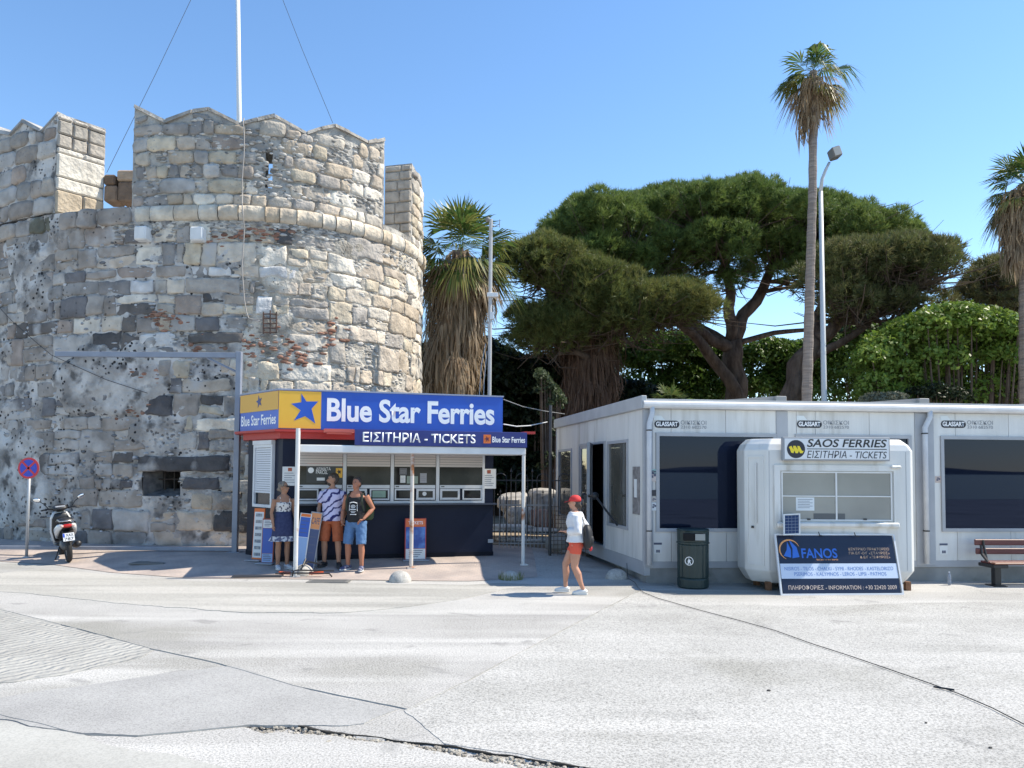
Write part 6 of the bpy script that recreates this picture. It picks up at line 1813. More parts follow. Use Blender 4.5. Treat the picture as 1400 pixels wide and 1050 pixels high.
pine('wide umbrella pine with a forked dark trunk and deep green crown', [
    ([G0(1012), A(1008, 545), A(1002, 500), A(1000, 465)], .5, .4),
    ([A(1000, 465), A(998, 420, 31.6), A(996, 380, 31.4), A(985, 330, 31.0)], .28, .12),
    ([A(1000, 468), A(1018, 430, 32.0), A(1045, 395, 32.3), A(1062, 340, 32.5), A(1080, 300, 33.0)], .31, .12),
    ([A(1003, 480), A(970, 462, 31.6), A(940, 445, 31.2), A(900, 430, 31.0), A(840, 380, 31.0)], .28, .1),
    ([G0(1020, 31.6), A(1012, 545, 31.6), A(975, 490, 31.4), A(945, 455, 31.0), A(915, 430, 30.6)], .33, .14),
    ([A(1002, 470), A(1060, 455, 32.5), A(1110, 450, 33.0), A(1150, 430, 33.0)], .13, .06),
    ([A(1003, 475), A(950, 440, 32.5), A(880, 400, 33.0), A(800, 340, 33.0)], .16, .07)],
    lob1, M_pine1, 11, 30, .16, twigs=420)
top2 = [(1120, 345), (1160, 338), (1205, 335), (1245, 330), (1280, 334), (1306, 345)]
bot2 = [(1120, 420), (1160, 440), (1205, 445), (1245, 440), (1280, 420), (1306, 380)]
lob2 = env_lobes(r5, 46, top2, bot2, 25.0, 1.6, .85, edge_bias=.4)
pine('leaning pine with a thin brownish crown right of the tall palm', [
    ([G0(1078, 25), A(1082, 545, 25), A(1092, 500, 25), A(1118, 465, 25)], .42, .30),
    ([A(1118, 465, 25), A(1150, 440, 25), A(1185, 415, 25), A(1230, 370, 25)], .24, .08),
    ([A(1100, 490, 25), A(1150, 470, 24.6), A(1200, 430, 24.4), A(1260, 400, 24.2)], .16, .06),
    ([A(1110, 475, 25), A(1120, 430, 25.5), A(1130, 380, 26)], .2, .08)],
    lob2, M_pine3, 12, 22, .25, twigs=520)
top3 = [(688, 350), (712, 338), (745, 330), (775, 338), (800, 348), (835, 368), (880, 385), (930, 392), (962, 400)]
bot3 = [(688, 470), (720, 490), (770, 485), (830, 465), (880, 455), (930, 440), (962, 425)]
lob3 = env_lobes(r5, 104, top3, bot3, 27.9, 1.1, .95, edge_bias=.22)
pine('lower olive-coloured pine with drooping branches beside the left palm', [
    ([G0(820, 28.9), A(820, 545, 28.9), A(815, 500, 28.7), A(800, 450, 28.5)], .34, .22),
    ([A(800, 450, 28.5), A(770, 420, 28.3), A(735, 380, 28.1)], .18, .06), ([A(812, 480, 28.5), A(860, 440, 28.3), A(910, 415, 28.1)], .18, .06), ([A(815, 495, 28.5), A(760, 470, 27.9), A(710, 445, 27.5)], .14, .05)],
    lob3, M_pine2, 13, 26, .2, twigs=700)
top4 = [(1285, 385), (1320, 368), (1350, 362), (1400, 366), (1450, 360)]
bot4 = [(1285, 430), (1320, 445), (1350, 450), (1400, 450), (1450, 450)]
pine('dry brown pine behind the green bush at the right edge', [([G0(1385, 27), A(1380, 480, 27), A(1370, 430, 27), A(1350, 395, 27)], .3, .1), ([A(1375, 450, 27), A(1410, 420, 27), A(1440, 390, 27)], .16, .06)],
     env_lobes(r5, 20, top4, bot4, 27, 1.2, .75, edge_bias=.4), M_pine3, 14, 20, .45, twigs=420)

# broad-leaved bushes
def leaves(P, N_, r, size):
    m = len(P)
    d = unit(N_ + .9 * r.normal(size=(m, 3))); s_ = unit(np.cross(d, r.normal(size=(m, 3)))); u = np.cross(s_, d)
    L_ = size * r.uniform(.6, 1.2, (m, 1))
    up = unit(s_ + .25 * r.normal(size=(m, 3)))
    V = np.stack([P - up * L_ * .5, P + u * L_ * .30 + d * L_ * .05, P + up * L_ * .55, P - u * L_ * .30 + d * L_ * .05], 1)
    return V.reshape(-1, 3)
def bush(name, label, cat, lobes, m, seed, dens, size, tint_=.2, stem=True, group=None, fill=True):
    r = np.random.default_rng(seed)
    c = np.mean([l[:2] for l in lobes], 0)
    t = thing(name, label, cat, (c[0], c[1], .15), 0, group); o3 = np.array([c[0], c[1], .15])
    P, N_ = cloud(lobes, r, dens, inner=.35)
    V = leaves(P - o3, N_, r, size)
    tn = np.clip(r.normal(tint_, .2, len(P)) + .4 * fbm(P[:, 0] * .7, P[:, 1] * .7, P[:, 2] * .7, 3, seed), 0, 1)
    npmesh('foliage', V, np.arange(len(V)).reshape(-1, 4), m, t, attr=np.repeat(tn, 4))
    b = MB(); rr = random.Random(seed)
    for l in lobes:
        q = Vector(l[:3]) - Vector(o3); b.tube([Vector((q.x * .6, q.y * .6, 0)), Vector((q.x * .85, q.y * .85, q.z * .6)), q], [.05, .035, .012], 5)
    b.build('stems', M_twig, t)
    return t
M_bright = leafmat('bright_leaves', (.085, .15, .022), (.145, .24, .034), (.26, .34, .07), .45)
M_mid = leafmat('ivy_leaves', (.05, .10, .018), (.09, .165, .028), (.17, .25, .05), .45)
M_deep = leafmat('shade_leaves', (.012, .020, .010), (.022, .035, .014), (.06, .08, .03), .5)  # near-black greens: the hedge's deep shade put into the leaf colour
M_silver = leafmat('grey_leaves', (.10, .115, .08), (.15, .165, .12), (.2, .21, .15), .6)
def ground_lobes(r, n, x0, x1, top, Y, dY, rad, fl=1.0, low=560):
    out = []
    for _ in range(n):
        px = r.uniform(x0, x1); Yd = Y + dY * r.uniform(-1, 1); ra = rad * r.uniform(.7, 1.2); yt = interp_env(top, px)
        py = yt + ra * FPX / Yd if r.random() < .5 else r.uniform(yt + ra * FPX / Yd, max(low, yt + ra * FPX / Yd + 1))
        p = at(px, py, Yd); out.append((p.x, p.y, max(p.z, .3), ra, fl))
    return out
tb = [(1165, 500), (1190, 470), (1215, 440), (1250, 428), (1280, 415), (1310, 412), (1350, 420), (1400, 432), (1450, 440)]
bush('leafy_bush', 'large bright green leafy bush above the cabin roof at right', 'bush', ground_lobes(r5, 135, 1185, 1450, tb, 23.0, 1.3, .58), M_bright, 21, 115, .16, .3)
tc_ = [(840, 470), (880, 455), (930, 450), (980, 468), (1040, 460), (1090, 465), (1130, 480)]
bush('leafy_bush', 'mid green ivy-covered thicket behind the pine trunks', 'bush', ground_lobes(r5, 80, 830, 1140, tc_, 37.0, 1.2, 1.05), M_mid, 22, 100, .20, .25)
tr_ = [(1090, 470), (1130, 450), (1170, 430), (1230, 440), (1300, 440), (1450, 430)]
bush('leafy_bush', 'shaded green thicket filling the back at right below the dry pine', 'bush', ground_lobes(r5, 70, 1090, 1460, tr_, 37.0, 1.0, 1.15), M_mid, 23, 70, .22, .12)
td = [(600, 470), (650, 455), (690, 480), (730, 488), (760, 480), (800, 500), (850, 520)]
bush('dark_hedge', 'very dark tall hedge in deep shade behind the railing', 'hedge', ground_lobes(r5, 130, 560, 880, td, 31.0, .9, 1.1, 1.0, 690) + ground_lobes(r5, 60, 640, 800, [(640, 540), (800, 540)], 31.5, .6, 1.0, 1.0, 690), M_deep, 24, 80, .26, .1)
bush('ivy_column', 'ivy climbing at the left edge of the brown palm skirt', 'ivy', ground_lobes(r5, 60, 738, 768, [(736, 500), (752, 520), (770, 545)], 24.0, .4, .22, 1.0, 690), leafmat('dark_ivy', (.02, .035, .014), (.05, .075, .03), (.12, .15, .08)), 25, 130, .12, .25)  # leaf greens darkened so the column stands out less
bush('leafy_bush', 'small silvery grey shrub just above the cabin roof edge', 'bush', ground_lobes(r5, 9, 1172, 1245, [(1170, 532), (1245, 530)], 21.2, .3, .3, .7, 546), M_silver, 26, 260, .08, .3)
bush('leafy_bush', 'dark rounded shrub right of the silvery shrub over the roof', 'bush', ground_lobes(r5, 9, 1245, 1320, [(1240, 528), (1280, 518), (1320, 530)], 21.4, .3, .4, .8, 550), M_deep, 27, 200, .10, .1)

# ---- fan palms
def fan(hub, d, r, petiole, rad, nseg=26, droop=.35, spreadang=2.5, width=.045, split=.55):
    """one fan leaf: returns triangles (strip of blades) from hub along direction d"""
    d = d / np.linalg.norm(d); up = np.array([0, 0, 1.0]); s_ = np.cross(d, up); s_ = s_ / max(np.linalg.norm(s_), 1e-6); n_ = np.cross(s_, d)
    tipb = hub + d * petiole + np.array([0, 0, -droop * petiole * .25])
    V = []
    # petiole
    w = .014
    V += [hub - s_ * w, hub + s_ * w, tipb]; V += [hub - n_ * w, hub + n_ * w, tipb]
    for i in range(nseg):
        a = (i / (nseg - 1) - .5) * spreadang + r.normal() * .02
        e = d * math.cos(a) + s_ * math.sin(a); L_ = rad * (1 - .18 * abs(a) / spreadang * 2) * r.uniform(.85, 1.08)
        fold = (.06 if i % 2 else -.06) * rad
        p1 = tipb + e * L_ * split + n_ * (.10 * rad * math.cos(a * 1.2) - .1 * rad) + np.array([0, 0, -droop * .12 * L_]) + n_ * fold * .3
        p2 = tipb + e * L_ + np.array([0, 0, -droop * L_ * r.uniform(.5, 1.1)]) + n_ * r.normal() * .03
        q = unit(np.cross(e, n_)); ww = L_ * split * spreadang / nseg * .56
        V += [tipb, p1 - q * ww, p1 + q * ww, p1 - q * ww, p2, p1 + q * ww]
    return V
def strand(p, out, r, L_, w, bend=.5):
    d = out / np.linalg.norm(out); s_ = np.array([-d[1], d[0], 0]) ; s_ = s_ / max(np.linalg.norm(s_), 1e-6) * w
    s_ = s_ + r.normal(0, w * .4, 3)
    p1 = p + d * L_ * .18 * bend + np.array([0, 0, -.25 * L_]); p2 = p + d * L_ * .22 * bend + np.array([0, 0, -.65 * L_]) + r.normal(0, .03, 3); p3 = p + d * L_ * .16 * bend + np.array([0, 0, -L_]) + r.normal(0, .05, 3)
    return [p - s_, p + s_, p1 + s_, p - s_, p1 + s_, p1 - s_, p1 - s_, p1 + s_, p2 + s_ * .8, p1 - s_, p2 + s_ * .8, p2 - s_ * .8, p2 - s_ * .8, p2 + s_ * .8, p3]
M_palm = leafmat('palm_green', (.05, .10, .025), (.085, .15, .035), (.30, .27, .08), .4)
M_dry = leafmat('palm_straw', (.25, .17, .105), (.37, .265, .17), (.50, .40, .27), .8)
M_deadp = leafmat('palm_dead', (.12, .07, .048), (.20, .12, .085), (.30, .20, .145), .85)
M_ptrunk = mat('palm_trunk', (.16, .125, .10), .9, col2=(.27, .215, .175), scale=4, bump=.8, bscale=6, bdist=.03, stretch=(.6, .6, 5), spec=.1)
def tris(name, V, m, parent, o3, tint_=.25, seed=1):
    V = np.array(V) - o3; r = np.random.default_rng(seed)
    n = len(V) // 3; at_ = np.repeat(np.clip(r.normal(tint_, .25, n), 0, 1), 3)
    return npmesh(name, V, np.arange(len(V)).reshape(-1, 3), m, parent, attr=at_)
def palm(label, path, r0, r1, hubz_off, greens, dries, skirt, seed, rad, pet, mskirt=None, group='fan palms', cat='palm tree', lean=(0, 0), trunkm=None, ragged=False):
    r = np.random.default_rng(seed); base = path[0]; o3 = np.array([base.x, base.y, base.z])
    t = thing('fan_palm', label, cat, base, 0, group)
    b = MB(); k = 40; P = []; R_ = []
    for i in range(k):
        u = i / (k - 1) * (len(path) - 1); j = min(int(u), len(path) - 2); q = path[j].lerp(path[j + 1], u - j) - base; P.append(q); R_.append((r0 + (r1 - r0) * i / (k - 1)) * (1.06 if i % 2 else .96))
    b.tube(P, R_, 12); b.build('trunk', trunkm or M_ptrunk, t)
    hub = np.array(path[-1]) + np.array([0, 0, hubz_off])
    V = []
    for i in range(greens):
        if ragged:
            a = i * 2.399 + r.normal() * .5; el_ = r.uniform(-.7, 1.4)
            d = np.array([math.cos(a) * math.cos(el_) + lean[0], math.sin(a) * math.cos(el_) + lean[1], math.sin(el_)])
            V += fan(hub, d, r, pet * r.uniform(.5, 1.3), rad * r.uniform(.55, 1.15), int(r.integers(10, 24)), r.uniform(.2, 1.1), r.uniform(1.2, 2.6))
            continue
        a = i * 2.399 + r.normal() * .2; el_ = 1.4 - 1.95 * (i / max(1, greens - 1)) + r.normal() * .1
        d = np.array([math.cos(a) * math.cos(el_) + lean[0], math.sin(a) * math.cos(el_) + lean[1], math.sin(el_)])
        V += fan(hub, d, r, pet * r.uniform(.8, 1.1), rad * r.uniform(.85, 1.1), 30, .2 + .45 * (i / max(1, greens)), 3.0)
    if V: tris('green_fronds', V, M_palm, t, o3, .12, seed)
    V = []
    for i in range(dries):
        a = i * 2.399 + 1 + r.normal() * .3; el_ = -.25 - .9 * r.random()
        d = np.array([math.cos(a) * math.cos(el_) + lean[0], math.sin(a) * math.cos(el_) + lean[1], math.sin(el_)])
        V += fan(hub - np.array([0, 0, .15 * r.random() + .1]), d, r, pet * r.uniform(.7, 1), rad * r.uniform(.7, 1), 20, .9, 1.9)
    if greens > 12:
        Y_ = []
        for i in range(9):
            a = i * 2.399 + .4 + r.normal() * .2; el_ = .05 - .85 * r.random()
            d = np.array([math.cos(a) * math.cos(el_), math.sin(a) * math.cos(el_), math.sin(el_)])
            Y_ += fan(hub - np.array([0, 0, .1]), d, r, pet * r.uniform(.8, 1.1), rad * r.uniform(.75, 1), 26, .75, 2.5)
        tris('yellowing_fronds', Y_, M_palm, t, o3, .8, seed + 5)
    if V: tris('dry_fronds', V, M_dry, t, o3, .3, seed + 1)
    if skirt:
        V = []; n, ztop, zbot, rtop, rbot, ln = skirt
        ax = lambda z_: np.array([np.interp(z_, [p.z for p in path], [p.x for p in path]), np.interp(z_, [p.z for p in path], [p.y for p in path]), z_])
        for i in range(n):
            u = r.random() ** .8; z_ = ztop + (zbot - ztop) * u; a = r.uniform(0, 6.283) if not ragged or r.random() < .35 else r.uniform(2.2, 4.2); rr_ = (rtop + (rbot - rtop) * u) * r.uniform(.6, 1.08) * min(1, .25 + u * 4.5)
            o_ = np.array([math.cos(a), math.sin(a), 0]); q_ = o_ + np.array([r.normal() * .25, r.normal() * .25, 0])
            V += strand(ax(z_) + o_ * rr_ * .8, q_, r, ln * r.uniform(.35, 1.25), .016 * r.uniform(.5, 2.2), r.uniform(.2, 1.6))
        # folded dead fans hanging in layers
        for i in range(int(n / 26)):
            u = r.random(); z_ = ztop + (zbot - ztop) * u * .92; a = i * 2.399; el_ = -1.15 + r.normal() * .16
            d = np.array([math.cos(a) * math.cos(el_), math.sin(a) * math.cos(el_), math.sin(el_)])
            o_ = np.array([math.cos(a), math.sin(a), 0])
            V += fan(ax(z_) + o_ * (rtop + (rbot - rtop) * u) * .62 * min(1, .25 + u * 4.5), d, r, .25 * ln, ln * r.uniform(.5, .8), 12, .4, 1.1)
        tris('dead_skirt', V, mskirt or M_dry, t, o3, .3, seed + 2)
    return t
yl = 25.0
H = lambda px, py, Y=yl: at(px, py, Y)
base = Vector((H(608, 540).x, yl, .15))
palm('stout fan palm with shaggy brown skirt beside the tower', [base, H(612, 540), H(620, 460), H(630, 345)], .36, .28, .0, 24, 26, (2300, H(630, 345).z + .1, H(614, 520).z, 1.2, .62, 1.3), 31, 1.42, .92, M_dry)
yt_ = 20.0
base = Vector((H(1102, 560, yt_).x, yt_, .15))
palm('very tall thin fan palm with ragged top before the pines', [base, H(1103, 550, yt_), H(1107, 400, yt_), H(1111, 260, yt_), H(1112, 98, yt_)], .145, .095, .0, 15, 12, (150, H(1112, 98, yt_).z, H(1111, 165, yt_).z, .36, .18, .85), 32, .80, .42, M_dry, lean=(-.12, 0), ragged=True, trunkm=mat('palm_trunk_grey', (.20, .165, .14), .9, col2=(.30, .25, .215), scale=4, bump=.9, bscale=5, bdist=.03, stretch=(.6, .6, 6), spec=.1))
base = Vector((H(1404, 560, 20.5).x, 20.5, .15))
palm('fan palm with thick grey-brown skirt cut by the right edge', [base, H(1404, 500, 20.5), H(1404, 380, 20.5), H(1402, 252, 20.5)], .2, .17, .0, 20, 22, (1100, H(1403, 252, 20.5).z, H(1403, 345, 20.5).z, .85, .40, .8), 33, .85, .5, M_dry)
base = Vector((H(805, 560, 29.3).x, 29.3, .15))
palm('dead brown palm skirt hanging beneath the olive pine', [base, H(805, 540, 29.3), H(806, 470, 29.3), H(806, 425, 29.3)], .38, .3, .0, 0, 16, (2600, H(806, 428, 29.3).z, H(805, 560, 29.3).z, 1.2, .95, 1.4), 34, 1.1, .7, M_deadp)
# small fresh fan palm peeping over the cabin roof
base = Vector((H(918, 560, 21.4).x, 21.4, .15))
palm('small bright green fan palm peeping over the cabin roof', [base, H(918, 560, 21.4), H(918, 552, 21.4)], .09, .07, 0, 9, 0, None, 35, .45, .38)
# ------------------------------------------------------------------ people
def skinmat(name, c): return mat(name, c, .55, col2=tuple(x * .86 for x in c), scale=9, spec=.35)
M_hair_d = mat('dark_hair', (.03, .022, .017), .6, col2=(.06, .042, .03), scale=30, stretch=(1, 1, .2))
M_hair_g = mat('grey_brown_hair', (.13, .105, .085), .6, col2=(.24, .20, .16), scale=30, stretch=(1, 1, .2))
M_eye = flat('eye_dark', (.02, .016, .014), .3)
M_lip = flat('lip', (.35, .13, .11), .5)
def hand(b, wrist, d, palm_n, thumb_side, curl=.5, s=1.0):
    """palm and five bent fingers: d along the hand, palm_n out of the palm, thumb_side the side of the thumb"""
    d = d.normalized(); t = thumb_side.normalized(); t = (t - d * t.dot(d)).normalized(); n = d.cross(t).normalized()
    if n.dot(palm_n) < 0: n = -n
    b.tube([wrist, wrist + d * .045 * s, wrist + d * .085 * s], [(.024 * s, .017 * s), (.036 * s, .016 * s), (.036 * s, .014 * s)], 8)
    root = wrist + d * .08 * s
    for i, (off, L_) in enumerate(((.027, .068), (.009, .078), (-.009, .072), (-.026, .056))):
        p0 = root + t * off * s; p1 = p0 + (d * .9 + n * .25 * curl).normalized() * L_ * .45 * s; p2 = p1 + (d * (1 - curl * .6) + n * curl).normalized() * L_ * .33 * s; p3 = p2 + (d * (1 - curl) + n * curl * 1.2).normalized() * L_ * .25 * s
        b.tube([p0 - d * .012 * s, p1, p2, p3], [.0098 * s, .0092 * s, .0086 * s, .0068 * s], 7)
    p0 = wrist + d * .03 * s + t * .022 * s; p1 = p0 + (t * .8 + d * .5).normalized() * .036 * s; p2 = p1 + (d * .9 + t * .25 + n * .3 * curl).normalized() * .034 * s
    b.tube([p0, p1, p2], [.012 * s, .0105 * s, .0078 * s], 7)

def person(label, px, Y, rot, Hh, pose, skin, zoff=0.0, group=None):
    p = at(px, 770, Y); p.z = (FZ(p.x, p.y) if p.y > 13 else .0065) + zoff
    t = thing('person', label, 'person', p, rot, group)
    k = Hh / 1.75; S = Matrix.Scale(k, 4)
    V3 = lambda q: S @ Vector(q)
    g = pose.get
    f = g('slim', 1.0)
    tl = g('lean', (0, 0)); 
    tx = lambda z: (tl[0] * max(0, z - .95) / .5, tl[1] * max(0, z - .95) / .5)
    tors = [(.80, .105, .09), (.86, .165, .118), (.94, .172, .124), (1.06, .142 * f, .102 * f), (1.18, .152 * f, .11 * f), (1.30, .168 * f, .118 * f), (1.39, .172 * f, .10), (1.45, .125, .078), (1.49, .07, .062)]
    if g('bust'): tors[5] = (1.29, .158 * f, .132)
    if g('belly'): tors[4] = (1.16, .165, .135); tors[3] = (1.06, .16, .13)
    pose['tors'] = tors
    b = MB()
    def torso(bb, inf=0.0, z0=.7, z1=2, ri=0.0):
        sec = [(tx(z)[0], tx(z)[1], z, rx + inf + ri, ry + inf) for z, rx, ry in tors if z0 <= z <= z1]
        bb.loft(sec, 20, S)
    torso(b)
    nk = (tx(1.49)[0], tx(1.49)[1] - .005)
    b.tube([V3((nk[0], nk[1], 1.44)), V3((nk[0], nk[1] - .005, 1.50)), V3((nk[0], nk[1] - .018, 1.57))], [.062 * k, .055 * k, .055 * k], 10)
    HMx = S @ Matrix.Translation((nk[0], nk[1] - .02, 1.54)) @ Matrix.Rotation(g('yaw', 0), 4, 'Z') @ Matrix.Rotation(g('nod', 0), 4, 'X')
    b.ball((0, .012, .115), .076, .094, .102, 16, 11, HMx); b.ball((0, -.022, .045), .056, .066, .068, 14, 9, HMx)
    b.tube([HMx @ Vector((0, -.082, .105)), HMx @ Vector((0, -.102, .075)), HMx @ Vector((0, -.092, .062))], [.010 * k, .014 * k, .012 * k], 7)
    for s_ in (1, -1): b.ball((s_ * .076, .012, .085), .012, .022, .032, 8, 6, HMx)
    legs, arms = g('legs'), g('arms')
    for hip, kn, an, fd in legs:
        hip, kn, an = Vector(hip), Vector(kn), Vector(an); th = hip.lerp(kn, .5); cf = kn.lerp(an, .32) + Vector((0, .012, 0)); lf = g('leg', 1.0)
        b.tube([V3(hip), V3(th), V3(kn), V3(cf), V3(kn.lerp(an, .7)), V3(an)], [.098 * k * lf, .083 * k * lf, .057 * k * lf, .060 * k * lf, .044 * k, .038 * k], 12)
        fd = Vector((math.sin(fd), -math.cos(fd), 0)); b.tube([V3(an + Vector((0, 0, -.03)) - fd * .05), V3(an + Vector((0, 0, -.045)) + fd * .05), V3(an + Vector((0, 0, -.065)) + fd * .15)], [(.034 * k, .034 * k), (.04 * k, .03 * k), (.038 * k, .016 * k)], 8)
    for sh, el_, wr, hd, pn, ts in arms:
        sh, el_, wr = Vector(sh), Vector(el_), Vector(wr); af = g('arm', 1.0)
        b.tube([V3(sh), V3(sh.lerp(el_, .45)), V3(el_), V3(el_.lerp(wr, .3)), V3(wr)], [.056 * k * af, .047 * k * af, .038 * k * af, .040 * k * af, .026 * k], 10)
        hand(b, V3(wr), Vector(hd), Vector(pn), Vector(ts), g('curl', .45), k)
    body = b.build('body', skin, t, smooth=True); remesh(body, .0085, 3)
    # face
    b = MB()
    for s_ in (1, -1): b.ball((s_ * .031, -.079, .115), .012, .008, .007, 8, 6, HMx)
    b.build('eyes', M_eye, t)
    b = MB(); b.ball((0, -.084, .035), .022, .007, .007, 8, 5, HMx); b.build('mouth', M_lip, t)
    return dict(t=t, S=S, HM=HMx, torso=torso, V3=V3, legs=legs, arms=arms, k=k, tx=tx, tors=tors)

def top_garment(P, name, m, z0, z1, sleeve=0.0, inf=.014, sleeve_r=1.25, hem_extra=0.0, straps=False, flare=0.0):
    b = MB(); k = P['k']; S = P['S']; tx = P['tx']; tors = P['tors']
    zs = [t_[0] for t_ in tors]
    f = lambda z, i: float(np.interp(z, zs, [t_[i] for t_ in tors]))
    n = 9; sec = []
    for i in range(n):
        z = z0 + (z1 - z0) * i / (n - 1); u = i / (n - 1)
        fl = flare * (1 - u) ** 2
        sec.append((tx(z)[0], tx(z)[1], z, f(z, 1) + inf + fl + hem_extra * (1 - u), f(z, 2) + inf + fl + hem_extra * (1 - u)))
    b.loft(sec, 22, S)
    if sleeve:
        for sh, el_, wr, *_ in P['arms']:
            sh, el_, wr = Vector(sh), Vector(el_), Vector(wr)
            pts = [sh + (sh - el_).normalized() * .02, sh, sh.lerp(el_, .5)]
            if sleeve <= 1: pts = pts[:2] + [sh.lerp(el_, sleeve * .5), sh.lerp(el_, sleeve)]; rad = [.030, .056, .060, .064]
            else: pts = pts + [el_, el_.lerp(wr, .5), el_.lerp(wr, sleeve - 1)]; rad = [.032, .058, .060, .058, .054, .044]
            b.tube([P['V3'](q) for q in pts], [r_ * k * sleeve_r for r_ in rad], 12)
    if straps:
        for s_ in (1, -1): b.tube([P['V3']((s_ * .085 + tx(1.3)[0], tx(1.3)[1] - .105, 1.30)), P['V3']((s_ * .095 + tx(1.42)[0], tx(1.42)[1] - .05, 1.445)), P['V3']((s_ * .09 + tx(1.4)[0], tx(1.4)[1] + .06, 1.42)), P['V3']((s_ * .08 + tx(1.3)[0], tx(1.3)[1] + .09, 1.30))], [(.022 * straps, .014)] * 4, 8)
    o = b.build(name, m, P['t'], smooth=True); remesh(o, .011, 2); folds(o); return o
def shorts(P, name, m, zw, frac, inf=.02, flare=.02, m2=None):
    b = MB(); k = P['k']; S = P['S']; tors = P['tors']; zs = [t_[0] for t_ in tors]
    f = lambda z, i: float(np.interp(z, zs, [t_[i] for t_ in tors]))
    b.loft([(P['tx'](z)[0], P['tx'](z)[1], z, f(z, 1) + inf * .8, f(z, 2) + inf * .8) for z in (.80, .84, .9, zw)], 20, S)
    for hip, kn, an, fd in P['legs']:
        hip, kn, an = Vector(hip), Vector(kn), Vector(an)
        e = hip.lerp(kn, frac) if frac <= 1 else kn.lerp(an, frac - 1)
        pts = [hip + Vector((0, 0, .02)), hip.lerp(e, .35), hip.lerp(e, .7), e]
        b.tube([P['V3'](q) for q in pts], [(.098 + inf) * k, (.094 + inf) * k, (.086 + inf + flare * .5) * k, (.078 + inf + flare) * k], 14)
    o = b.build(name, m, P['t'], smooth=True); remesh(o, .011, 2); folds(o); return o
def shoes(P, m, sole, name='shoe', h=.075):
    k = P['k']
    for hip, kn, an, fd in P['legs']:
        an = Vector(an); d = Vector((math.sin(fd), -math.cos(fd), 0)); s_ = Vector((d.y, -d.x, 0)); zb = an.z - .085
        b = MB(); O_ = lambda a, c, z: P['V3'](an + d * a + s_ * c + Vector((0, 0, z - .085)))
        b.tube([O_(-.07, 0, .045), O_(-.03, 0, .058), O_(.04, 0, .052), O_(.11, 0, .040), O_(.175, 0, .032), O_(.195, 0, .03)], [(.03 * k, .03 * k), (.044 * k, .05 * k), (.046 * k, .044 * k), (.05 * k, .036 * k), (.040 * k, .026 * k), (.02 * k, .015 * k)], 12)
        o = b.build(name, m, P['t'], smooth=True)
        b = MB(); out = []
        for i in range(16):
            a = 2 * math.pi * i / 16; out.append((math.cos(a), math.sin(a)))
        vs = [tuple(O_(.062 + .142 * c, .047 * (1 + .12 * c) * q, 0.0)) for c, q in out] + [tuple(O_(.062 + .142 * c, .047 * (1 + .12 * c) * q, .026)) for c, q in out]
        b.add(vs, [tuple(range(15, -1, -1)), tuple(range(16, 32))] + [(i, (i + 1) % 16, (i + 1) % 16 + 16, i + 16) for i in range(16)]); b.build('sole', sole, o)
def hair(P, m, style='short', **k_):
    b = MB(); HM_ = P['HM']; k = P['k']
    b.ball((0, .026, .135), .084, .095, .095, 16, 11, HM_)
    b.ball((0, .055, .085), .078, .062, .085, 14, 9, HM_)
    if style == 'bun': b.ball((0, .115, .06), .038, .036, .036, 10, 7, HM_); b.ball((0, .02, .185), .05, .05, .03, 10, 7, HM_)
    if style == 'pony': b.tube([HM_ @ Vector((0, .09, .09)), HM_ @ Vector((0, .115, .03)), HM_ @ Vector((0, .10, -.05))], [.03 * k, .036 * k, .014 * k], 8)
    if style == 'curly':
        rr = random.Random(3)
        for i in range(26): a = rr.uniform(0, 6.28); e = rr.uniform(-.2, 1.4); b.ball((.078 * math.cos(a) * math.cos(e), .03 + .085 * math.sin(a) * math.cos(e) if math.sin(a) > -.5 else .03, .125 + .088 * math.sin(e)), .026, .026, .026, 7, 5, HM_)
    o = b.build('hair', m, P['t'], smooth=True); remesh(o, .009, 1); folds(o, .03); return o

DN = (0, 0, -1)
# woman in a navy dress, seen from the front, head turned to the right
dA = dict(slim=.92, bust=True, leg=.95, arm=.9, yaw=R(42), nod=R(-4), curl=.4,
          legs=[((-.09, 0, .89), (-.095, -.015, .49), (-.09, .01, .085), R(-14)), ((.09, 0, .89), (.085, -.03, .49), (.09, -.02, .085), R(16))],
          arms=[((-.185, .0, 1.40), (-.235, .03, 1.13), (-.215, -.03, .89), (.1, -.1, -1), (1, 0, 0), (.1, -1, 0)), ((.185, .0, 1.40), (.245, .05, 1.14), (.23, -.10, .95), (-.3, -.6, -.7), (-1, 0, 0), (0, -.4, .7))])
W1 = person('woman in a navy and white strappy dress standing left of the canopy post', 386, 15.12, R(38), 1.70, dA, skinmat('skin_tan', (.36, .19, .12)))
M_floral = mat('floral_white', (.62, .60, .58), .8, col2=(.05, .05, .08), scale=22, detail=1, mix=(.55, .62))
M_denim = mat('navy_cloth', (.022, .030, .085), .85, col2=(.035, .045, .11), scale=20)
top_garment(W1, 'bodice', M_floral, 1.14, 1.34, inf=.012, straps=.5)
b = MB(); S_ = W1['S']
b.loft([(0, .0, .62, .235, .19), (0, 0, .72, .222, .178), (0, 0, .84, .208, .165), (0, 0, .94, .192, .148), (0, 0, 1.06, .158, .122), (0, 0, 1.15, .158, .128)], 24, S_); b.build('dress_skirt', M_denim, W1['t'], smooth=True)
b = MB(); n = 40; vs, fs = [], []
for j, (z, r_) in enumerate(((.665, .232), (.615, .25), (.565, .268))):
    for i in range(n):
        a = 2 * math.pi * i / n; w = 1 + (.045 * j) * math.sin(i * 2.0 * math.pi * 10 / n); vs.append((r_ * w * math.cos(a), r_ * .82 * w * math.sin(a), z))
for j in range(2): fs += [(j * n + i, j * n + (i + 1) % n, (j + 1) * n + (i + 1) % n, (j + 1) * n + i) for i in range(n)]
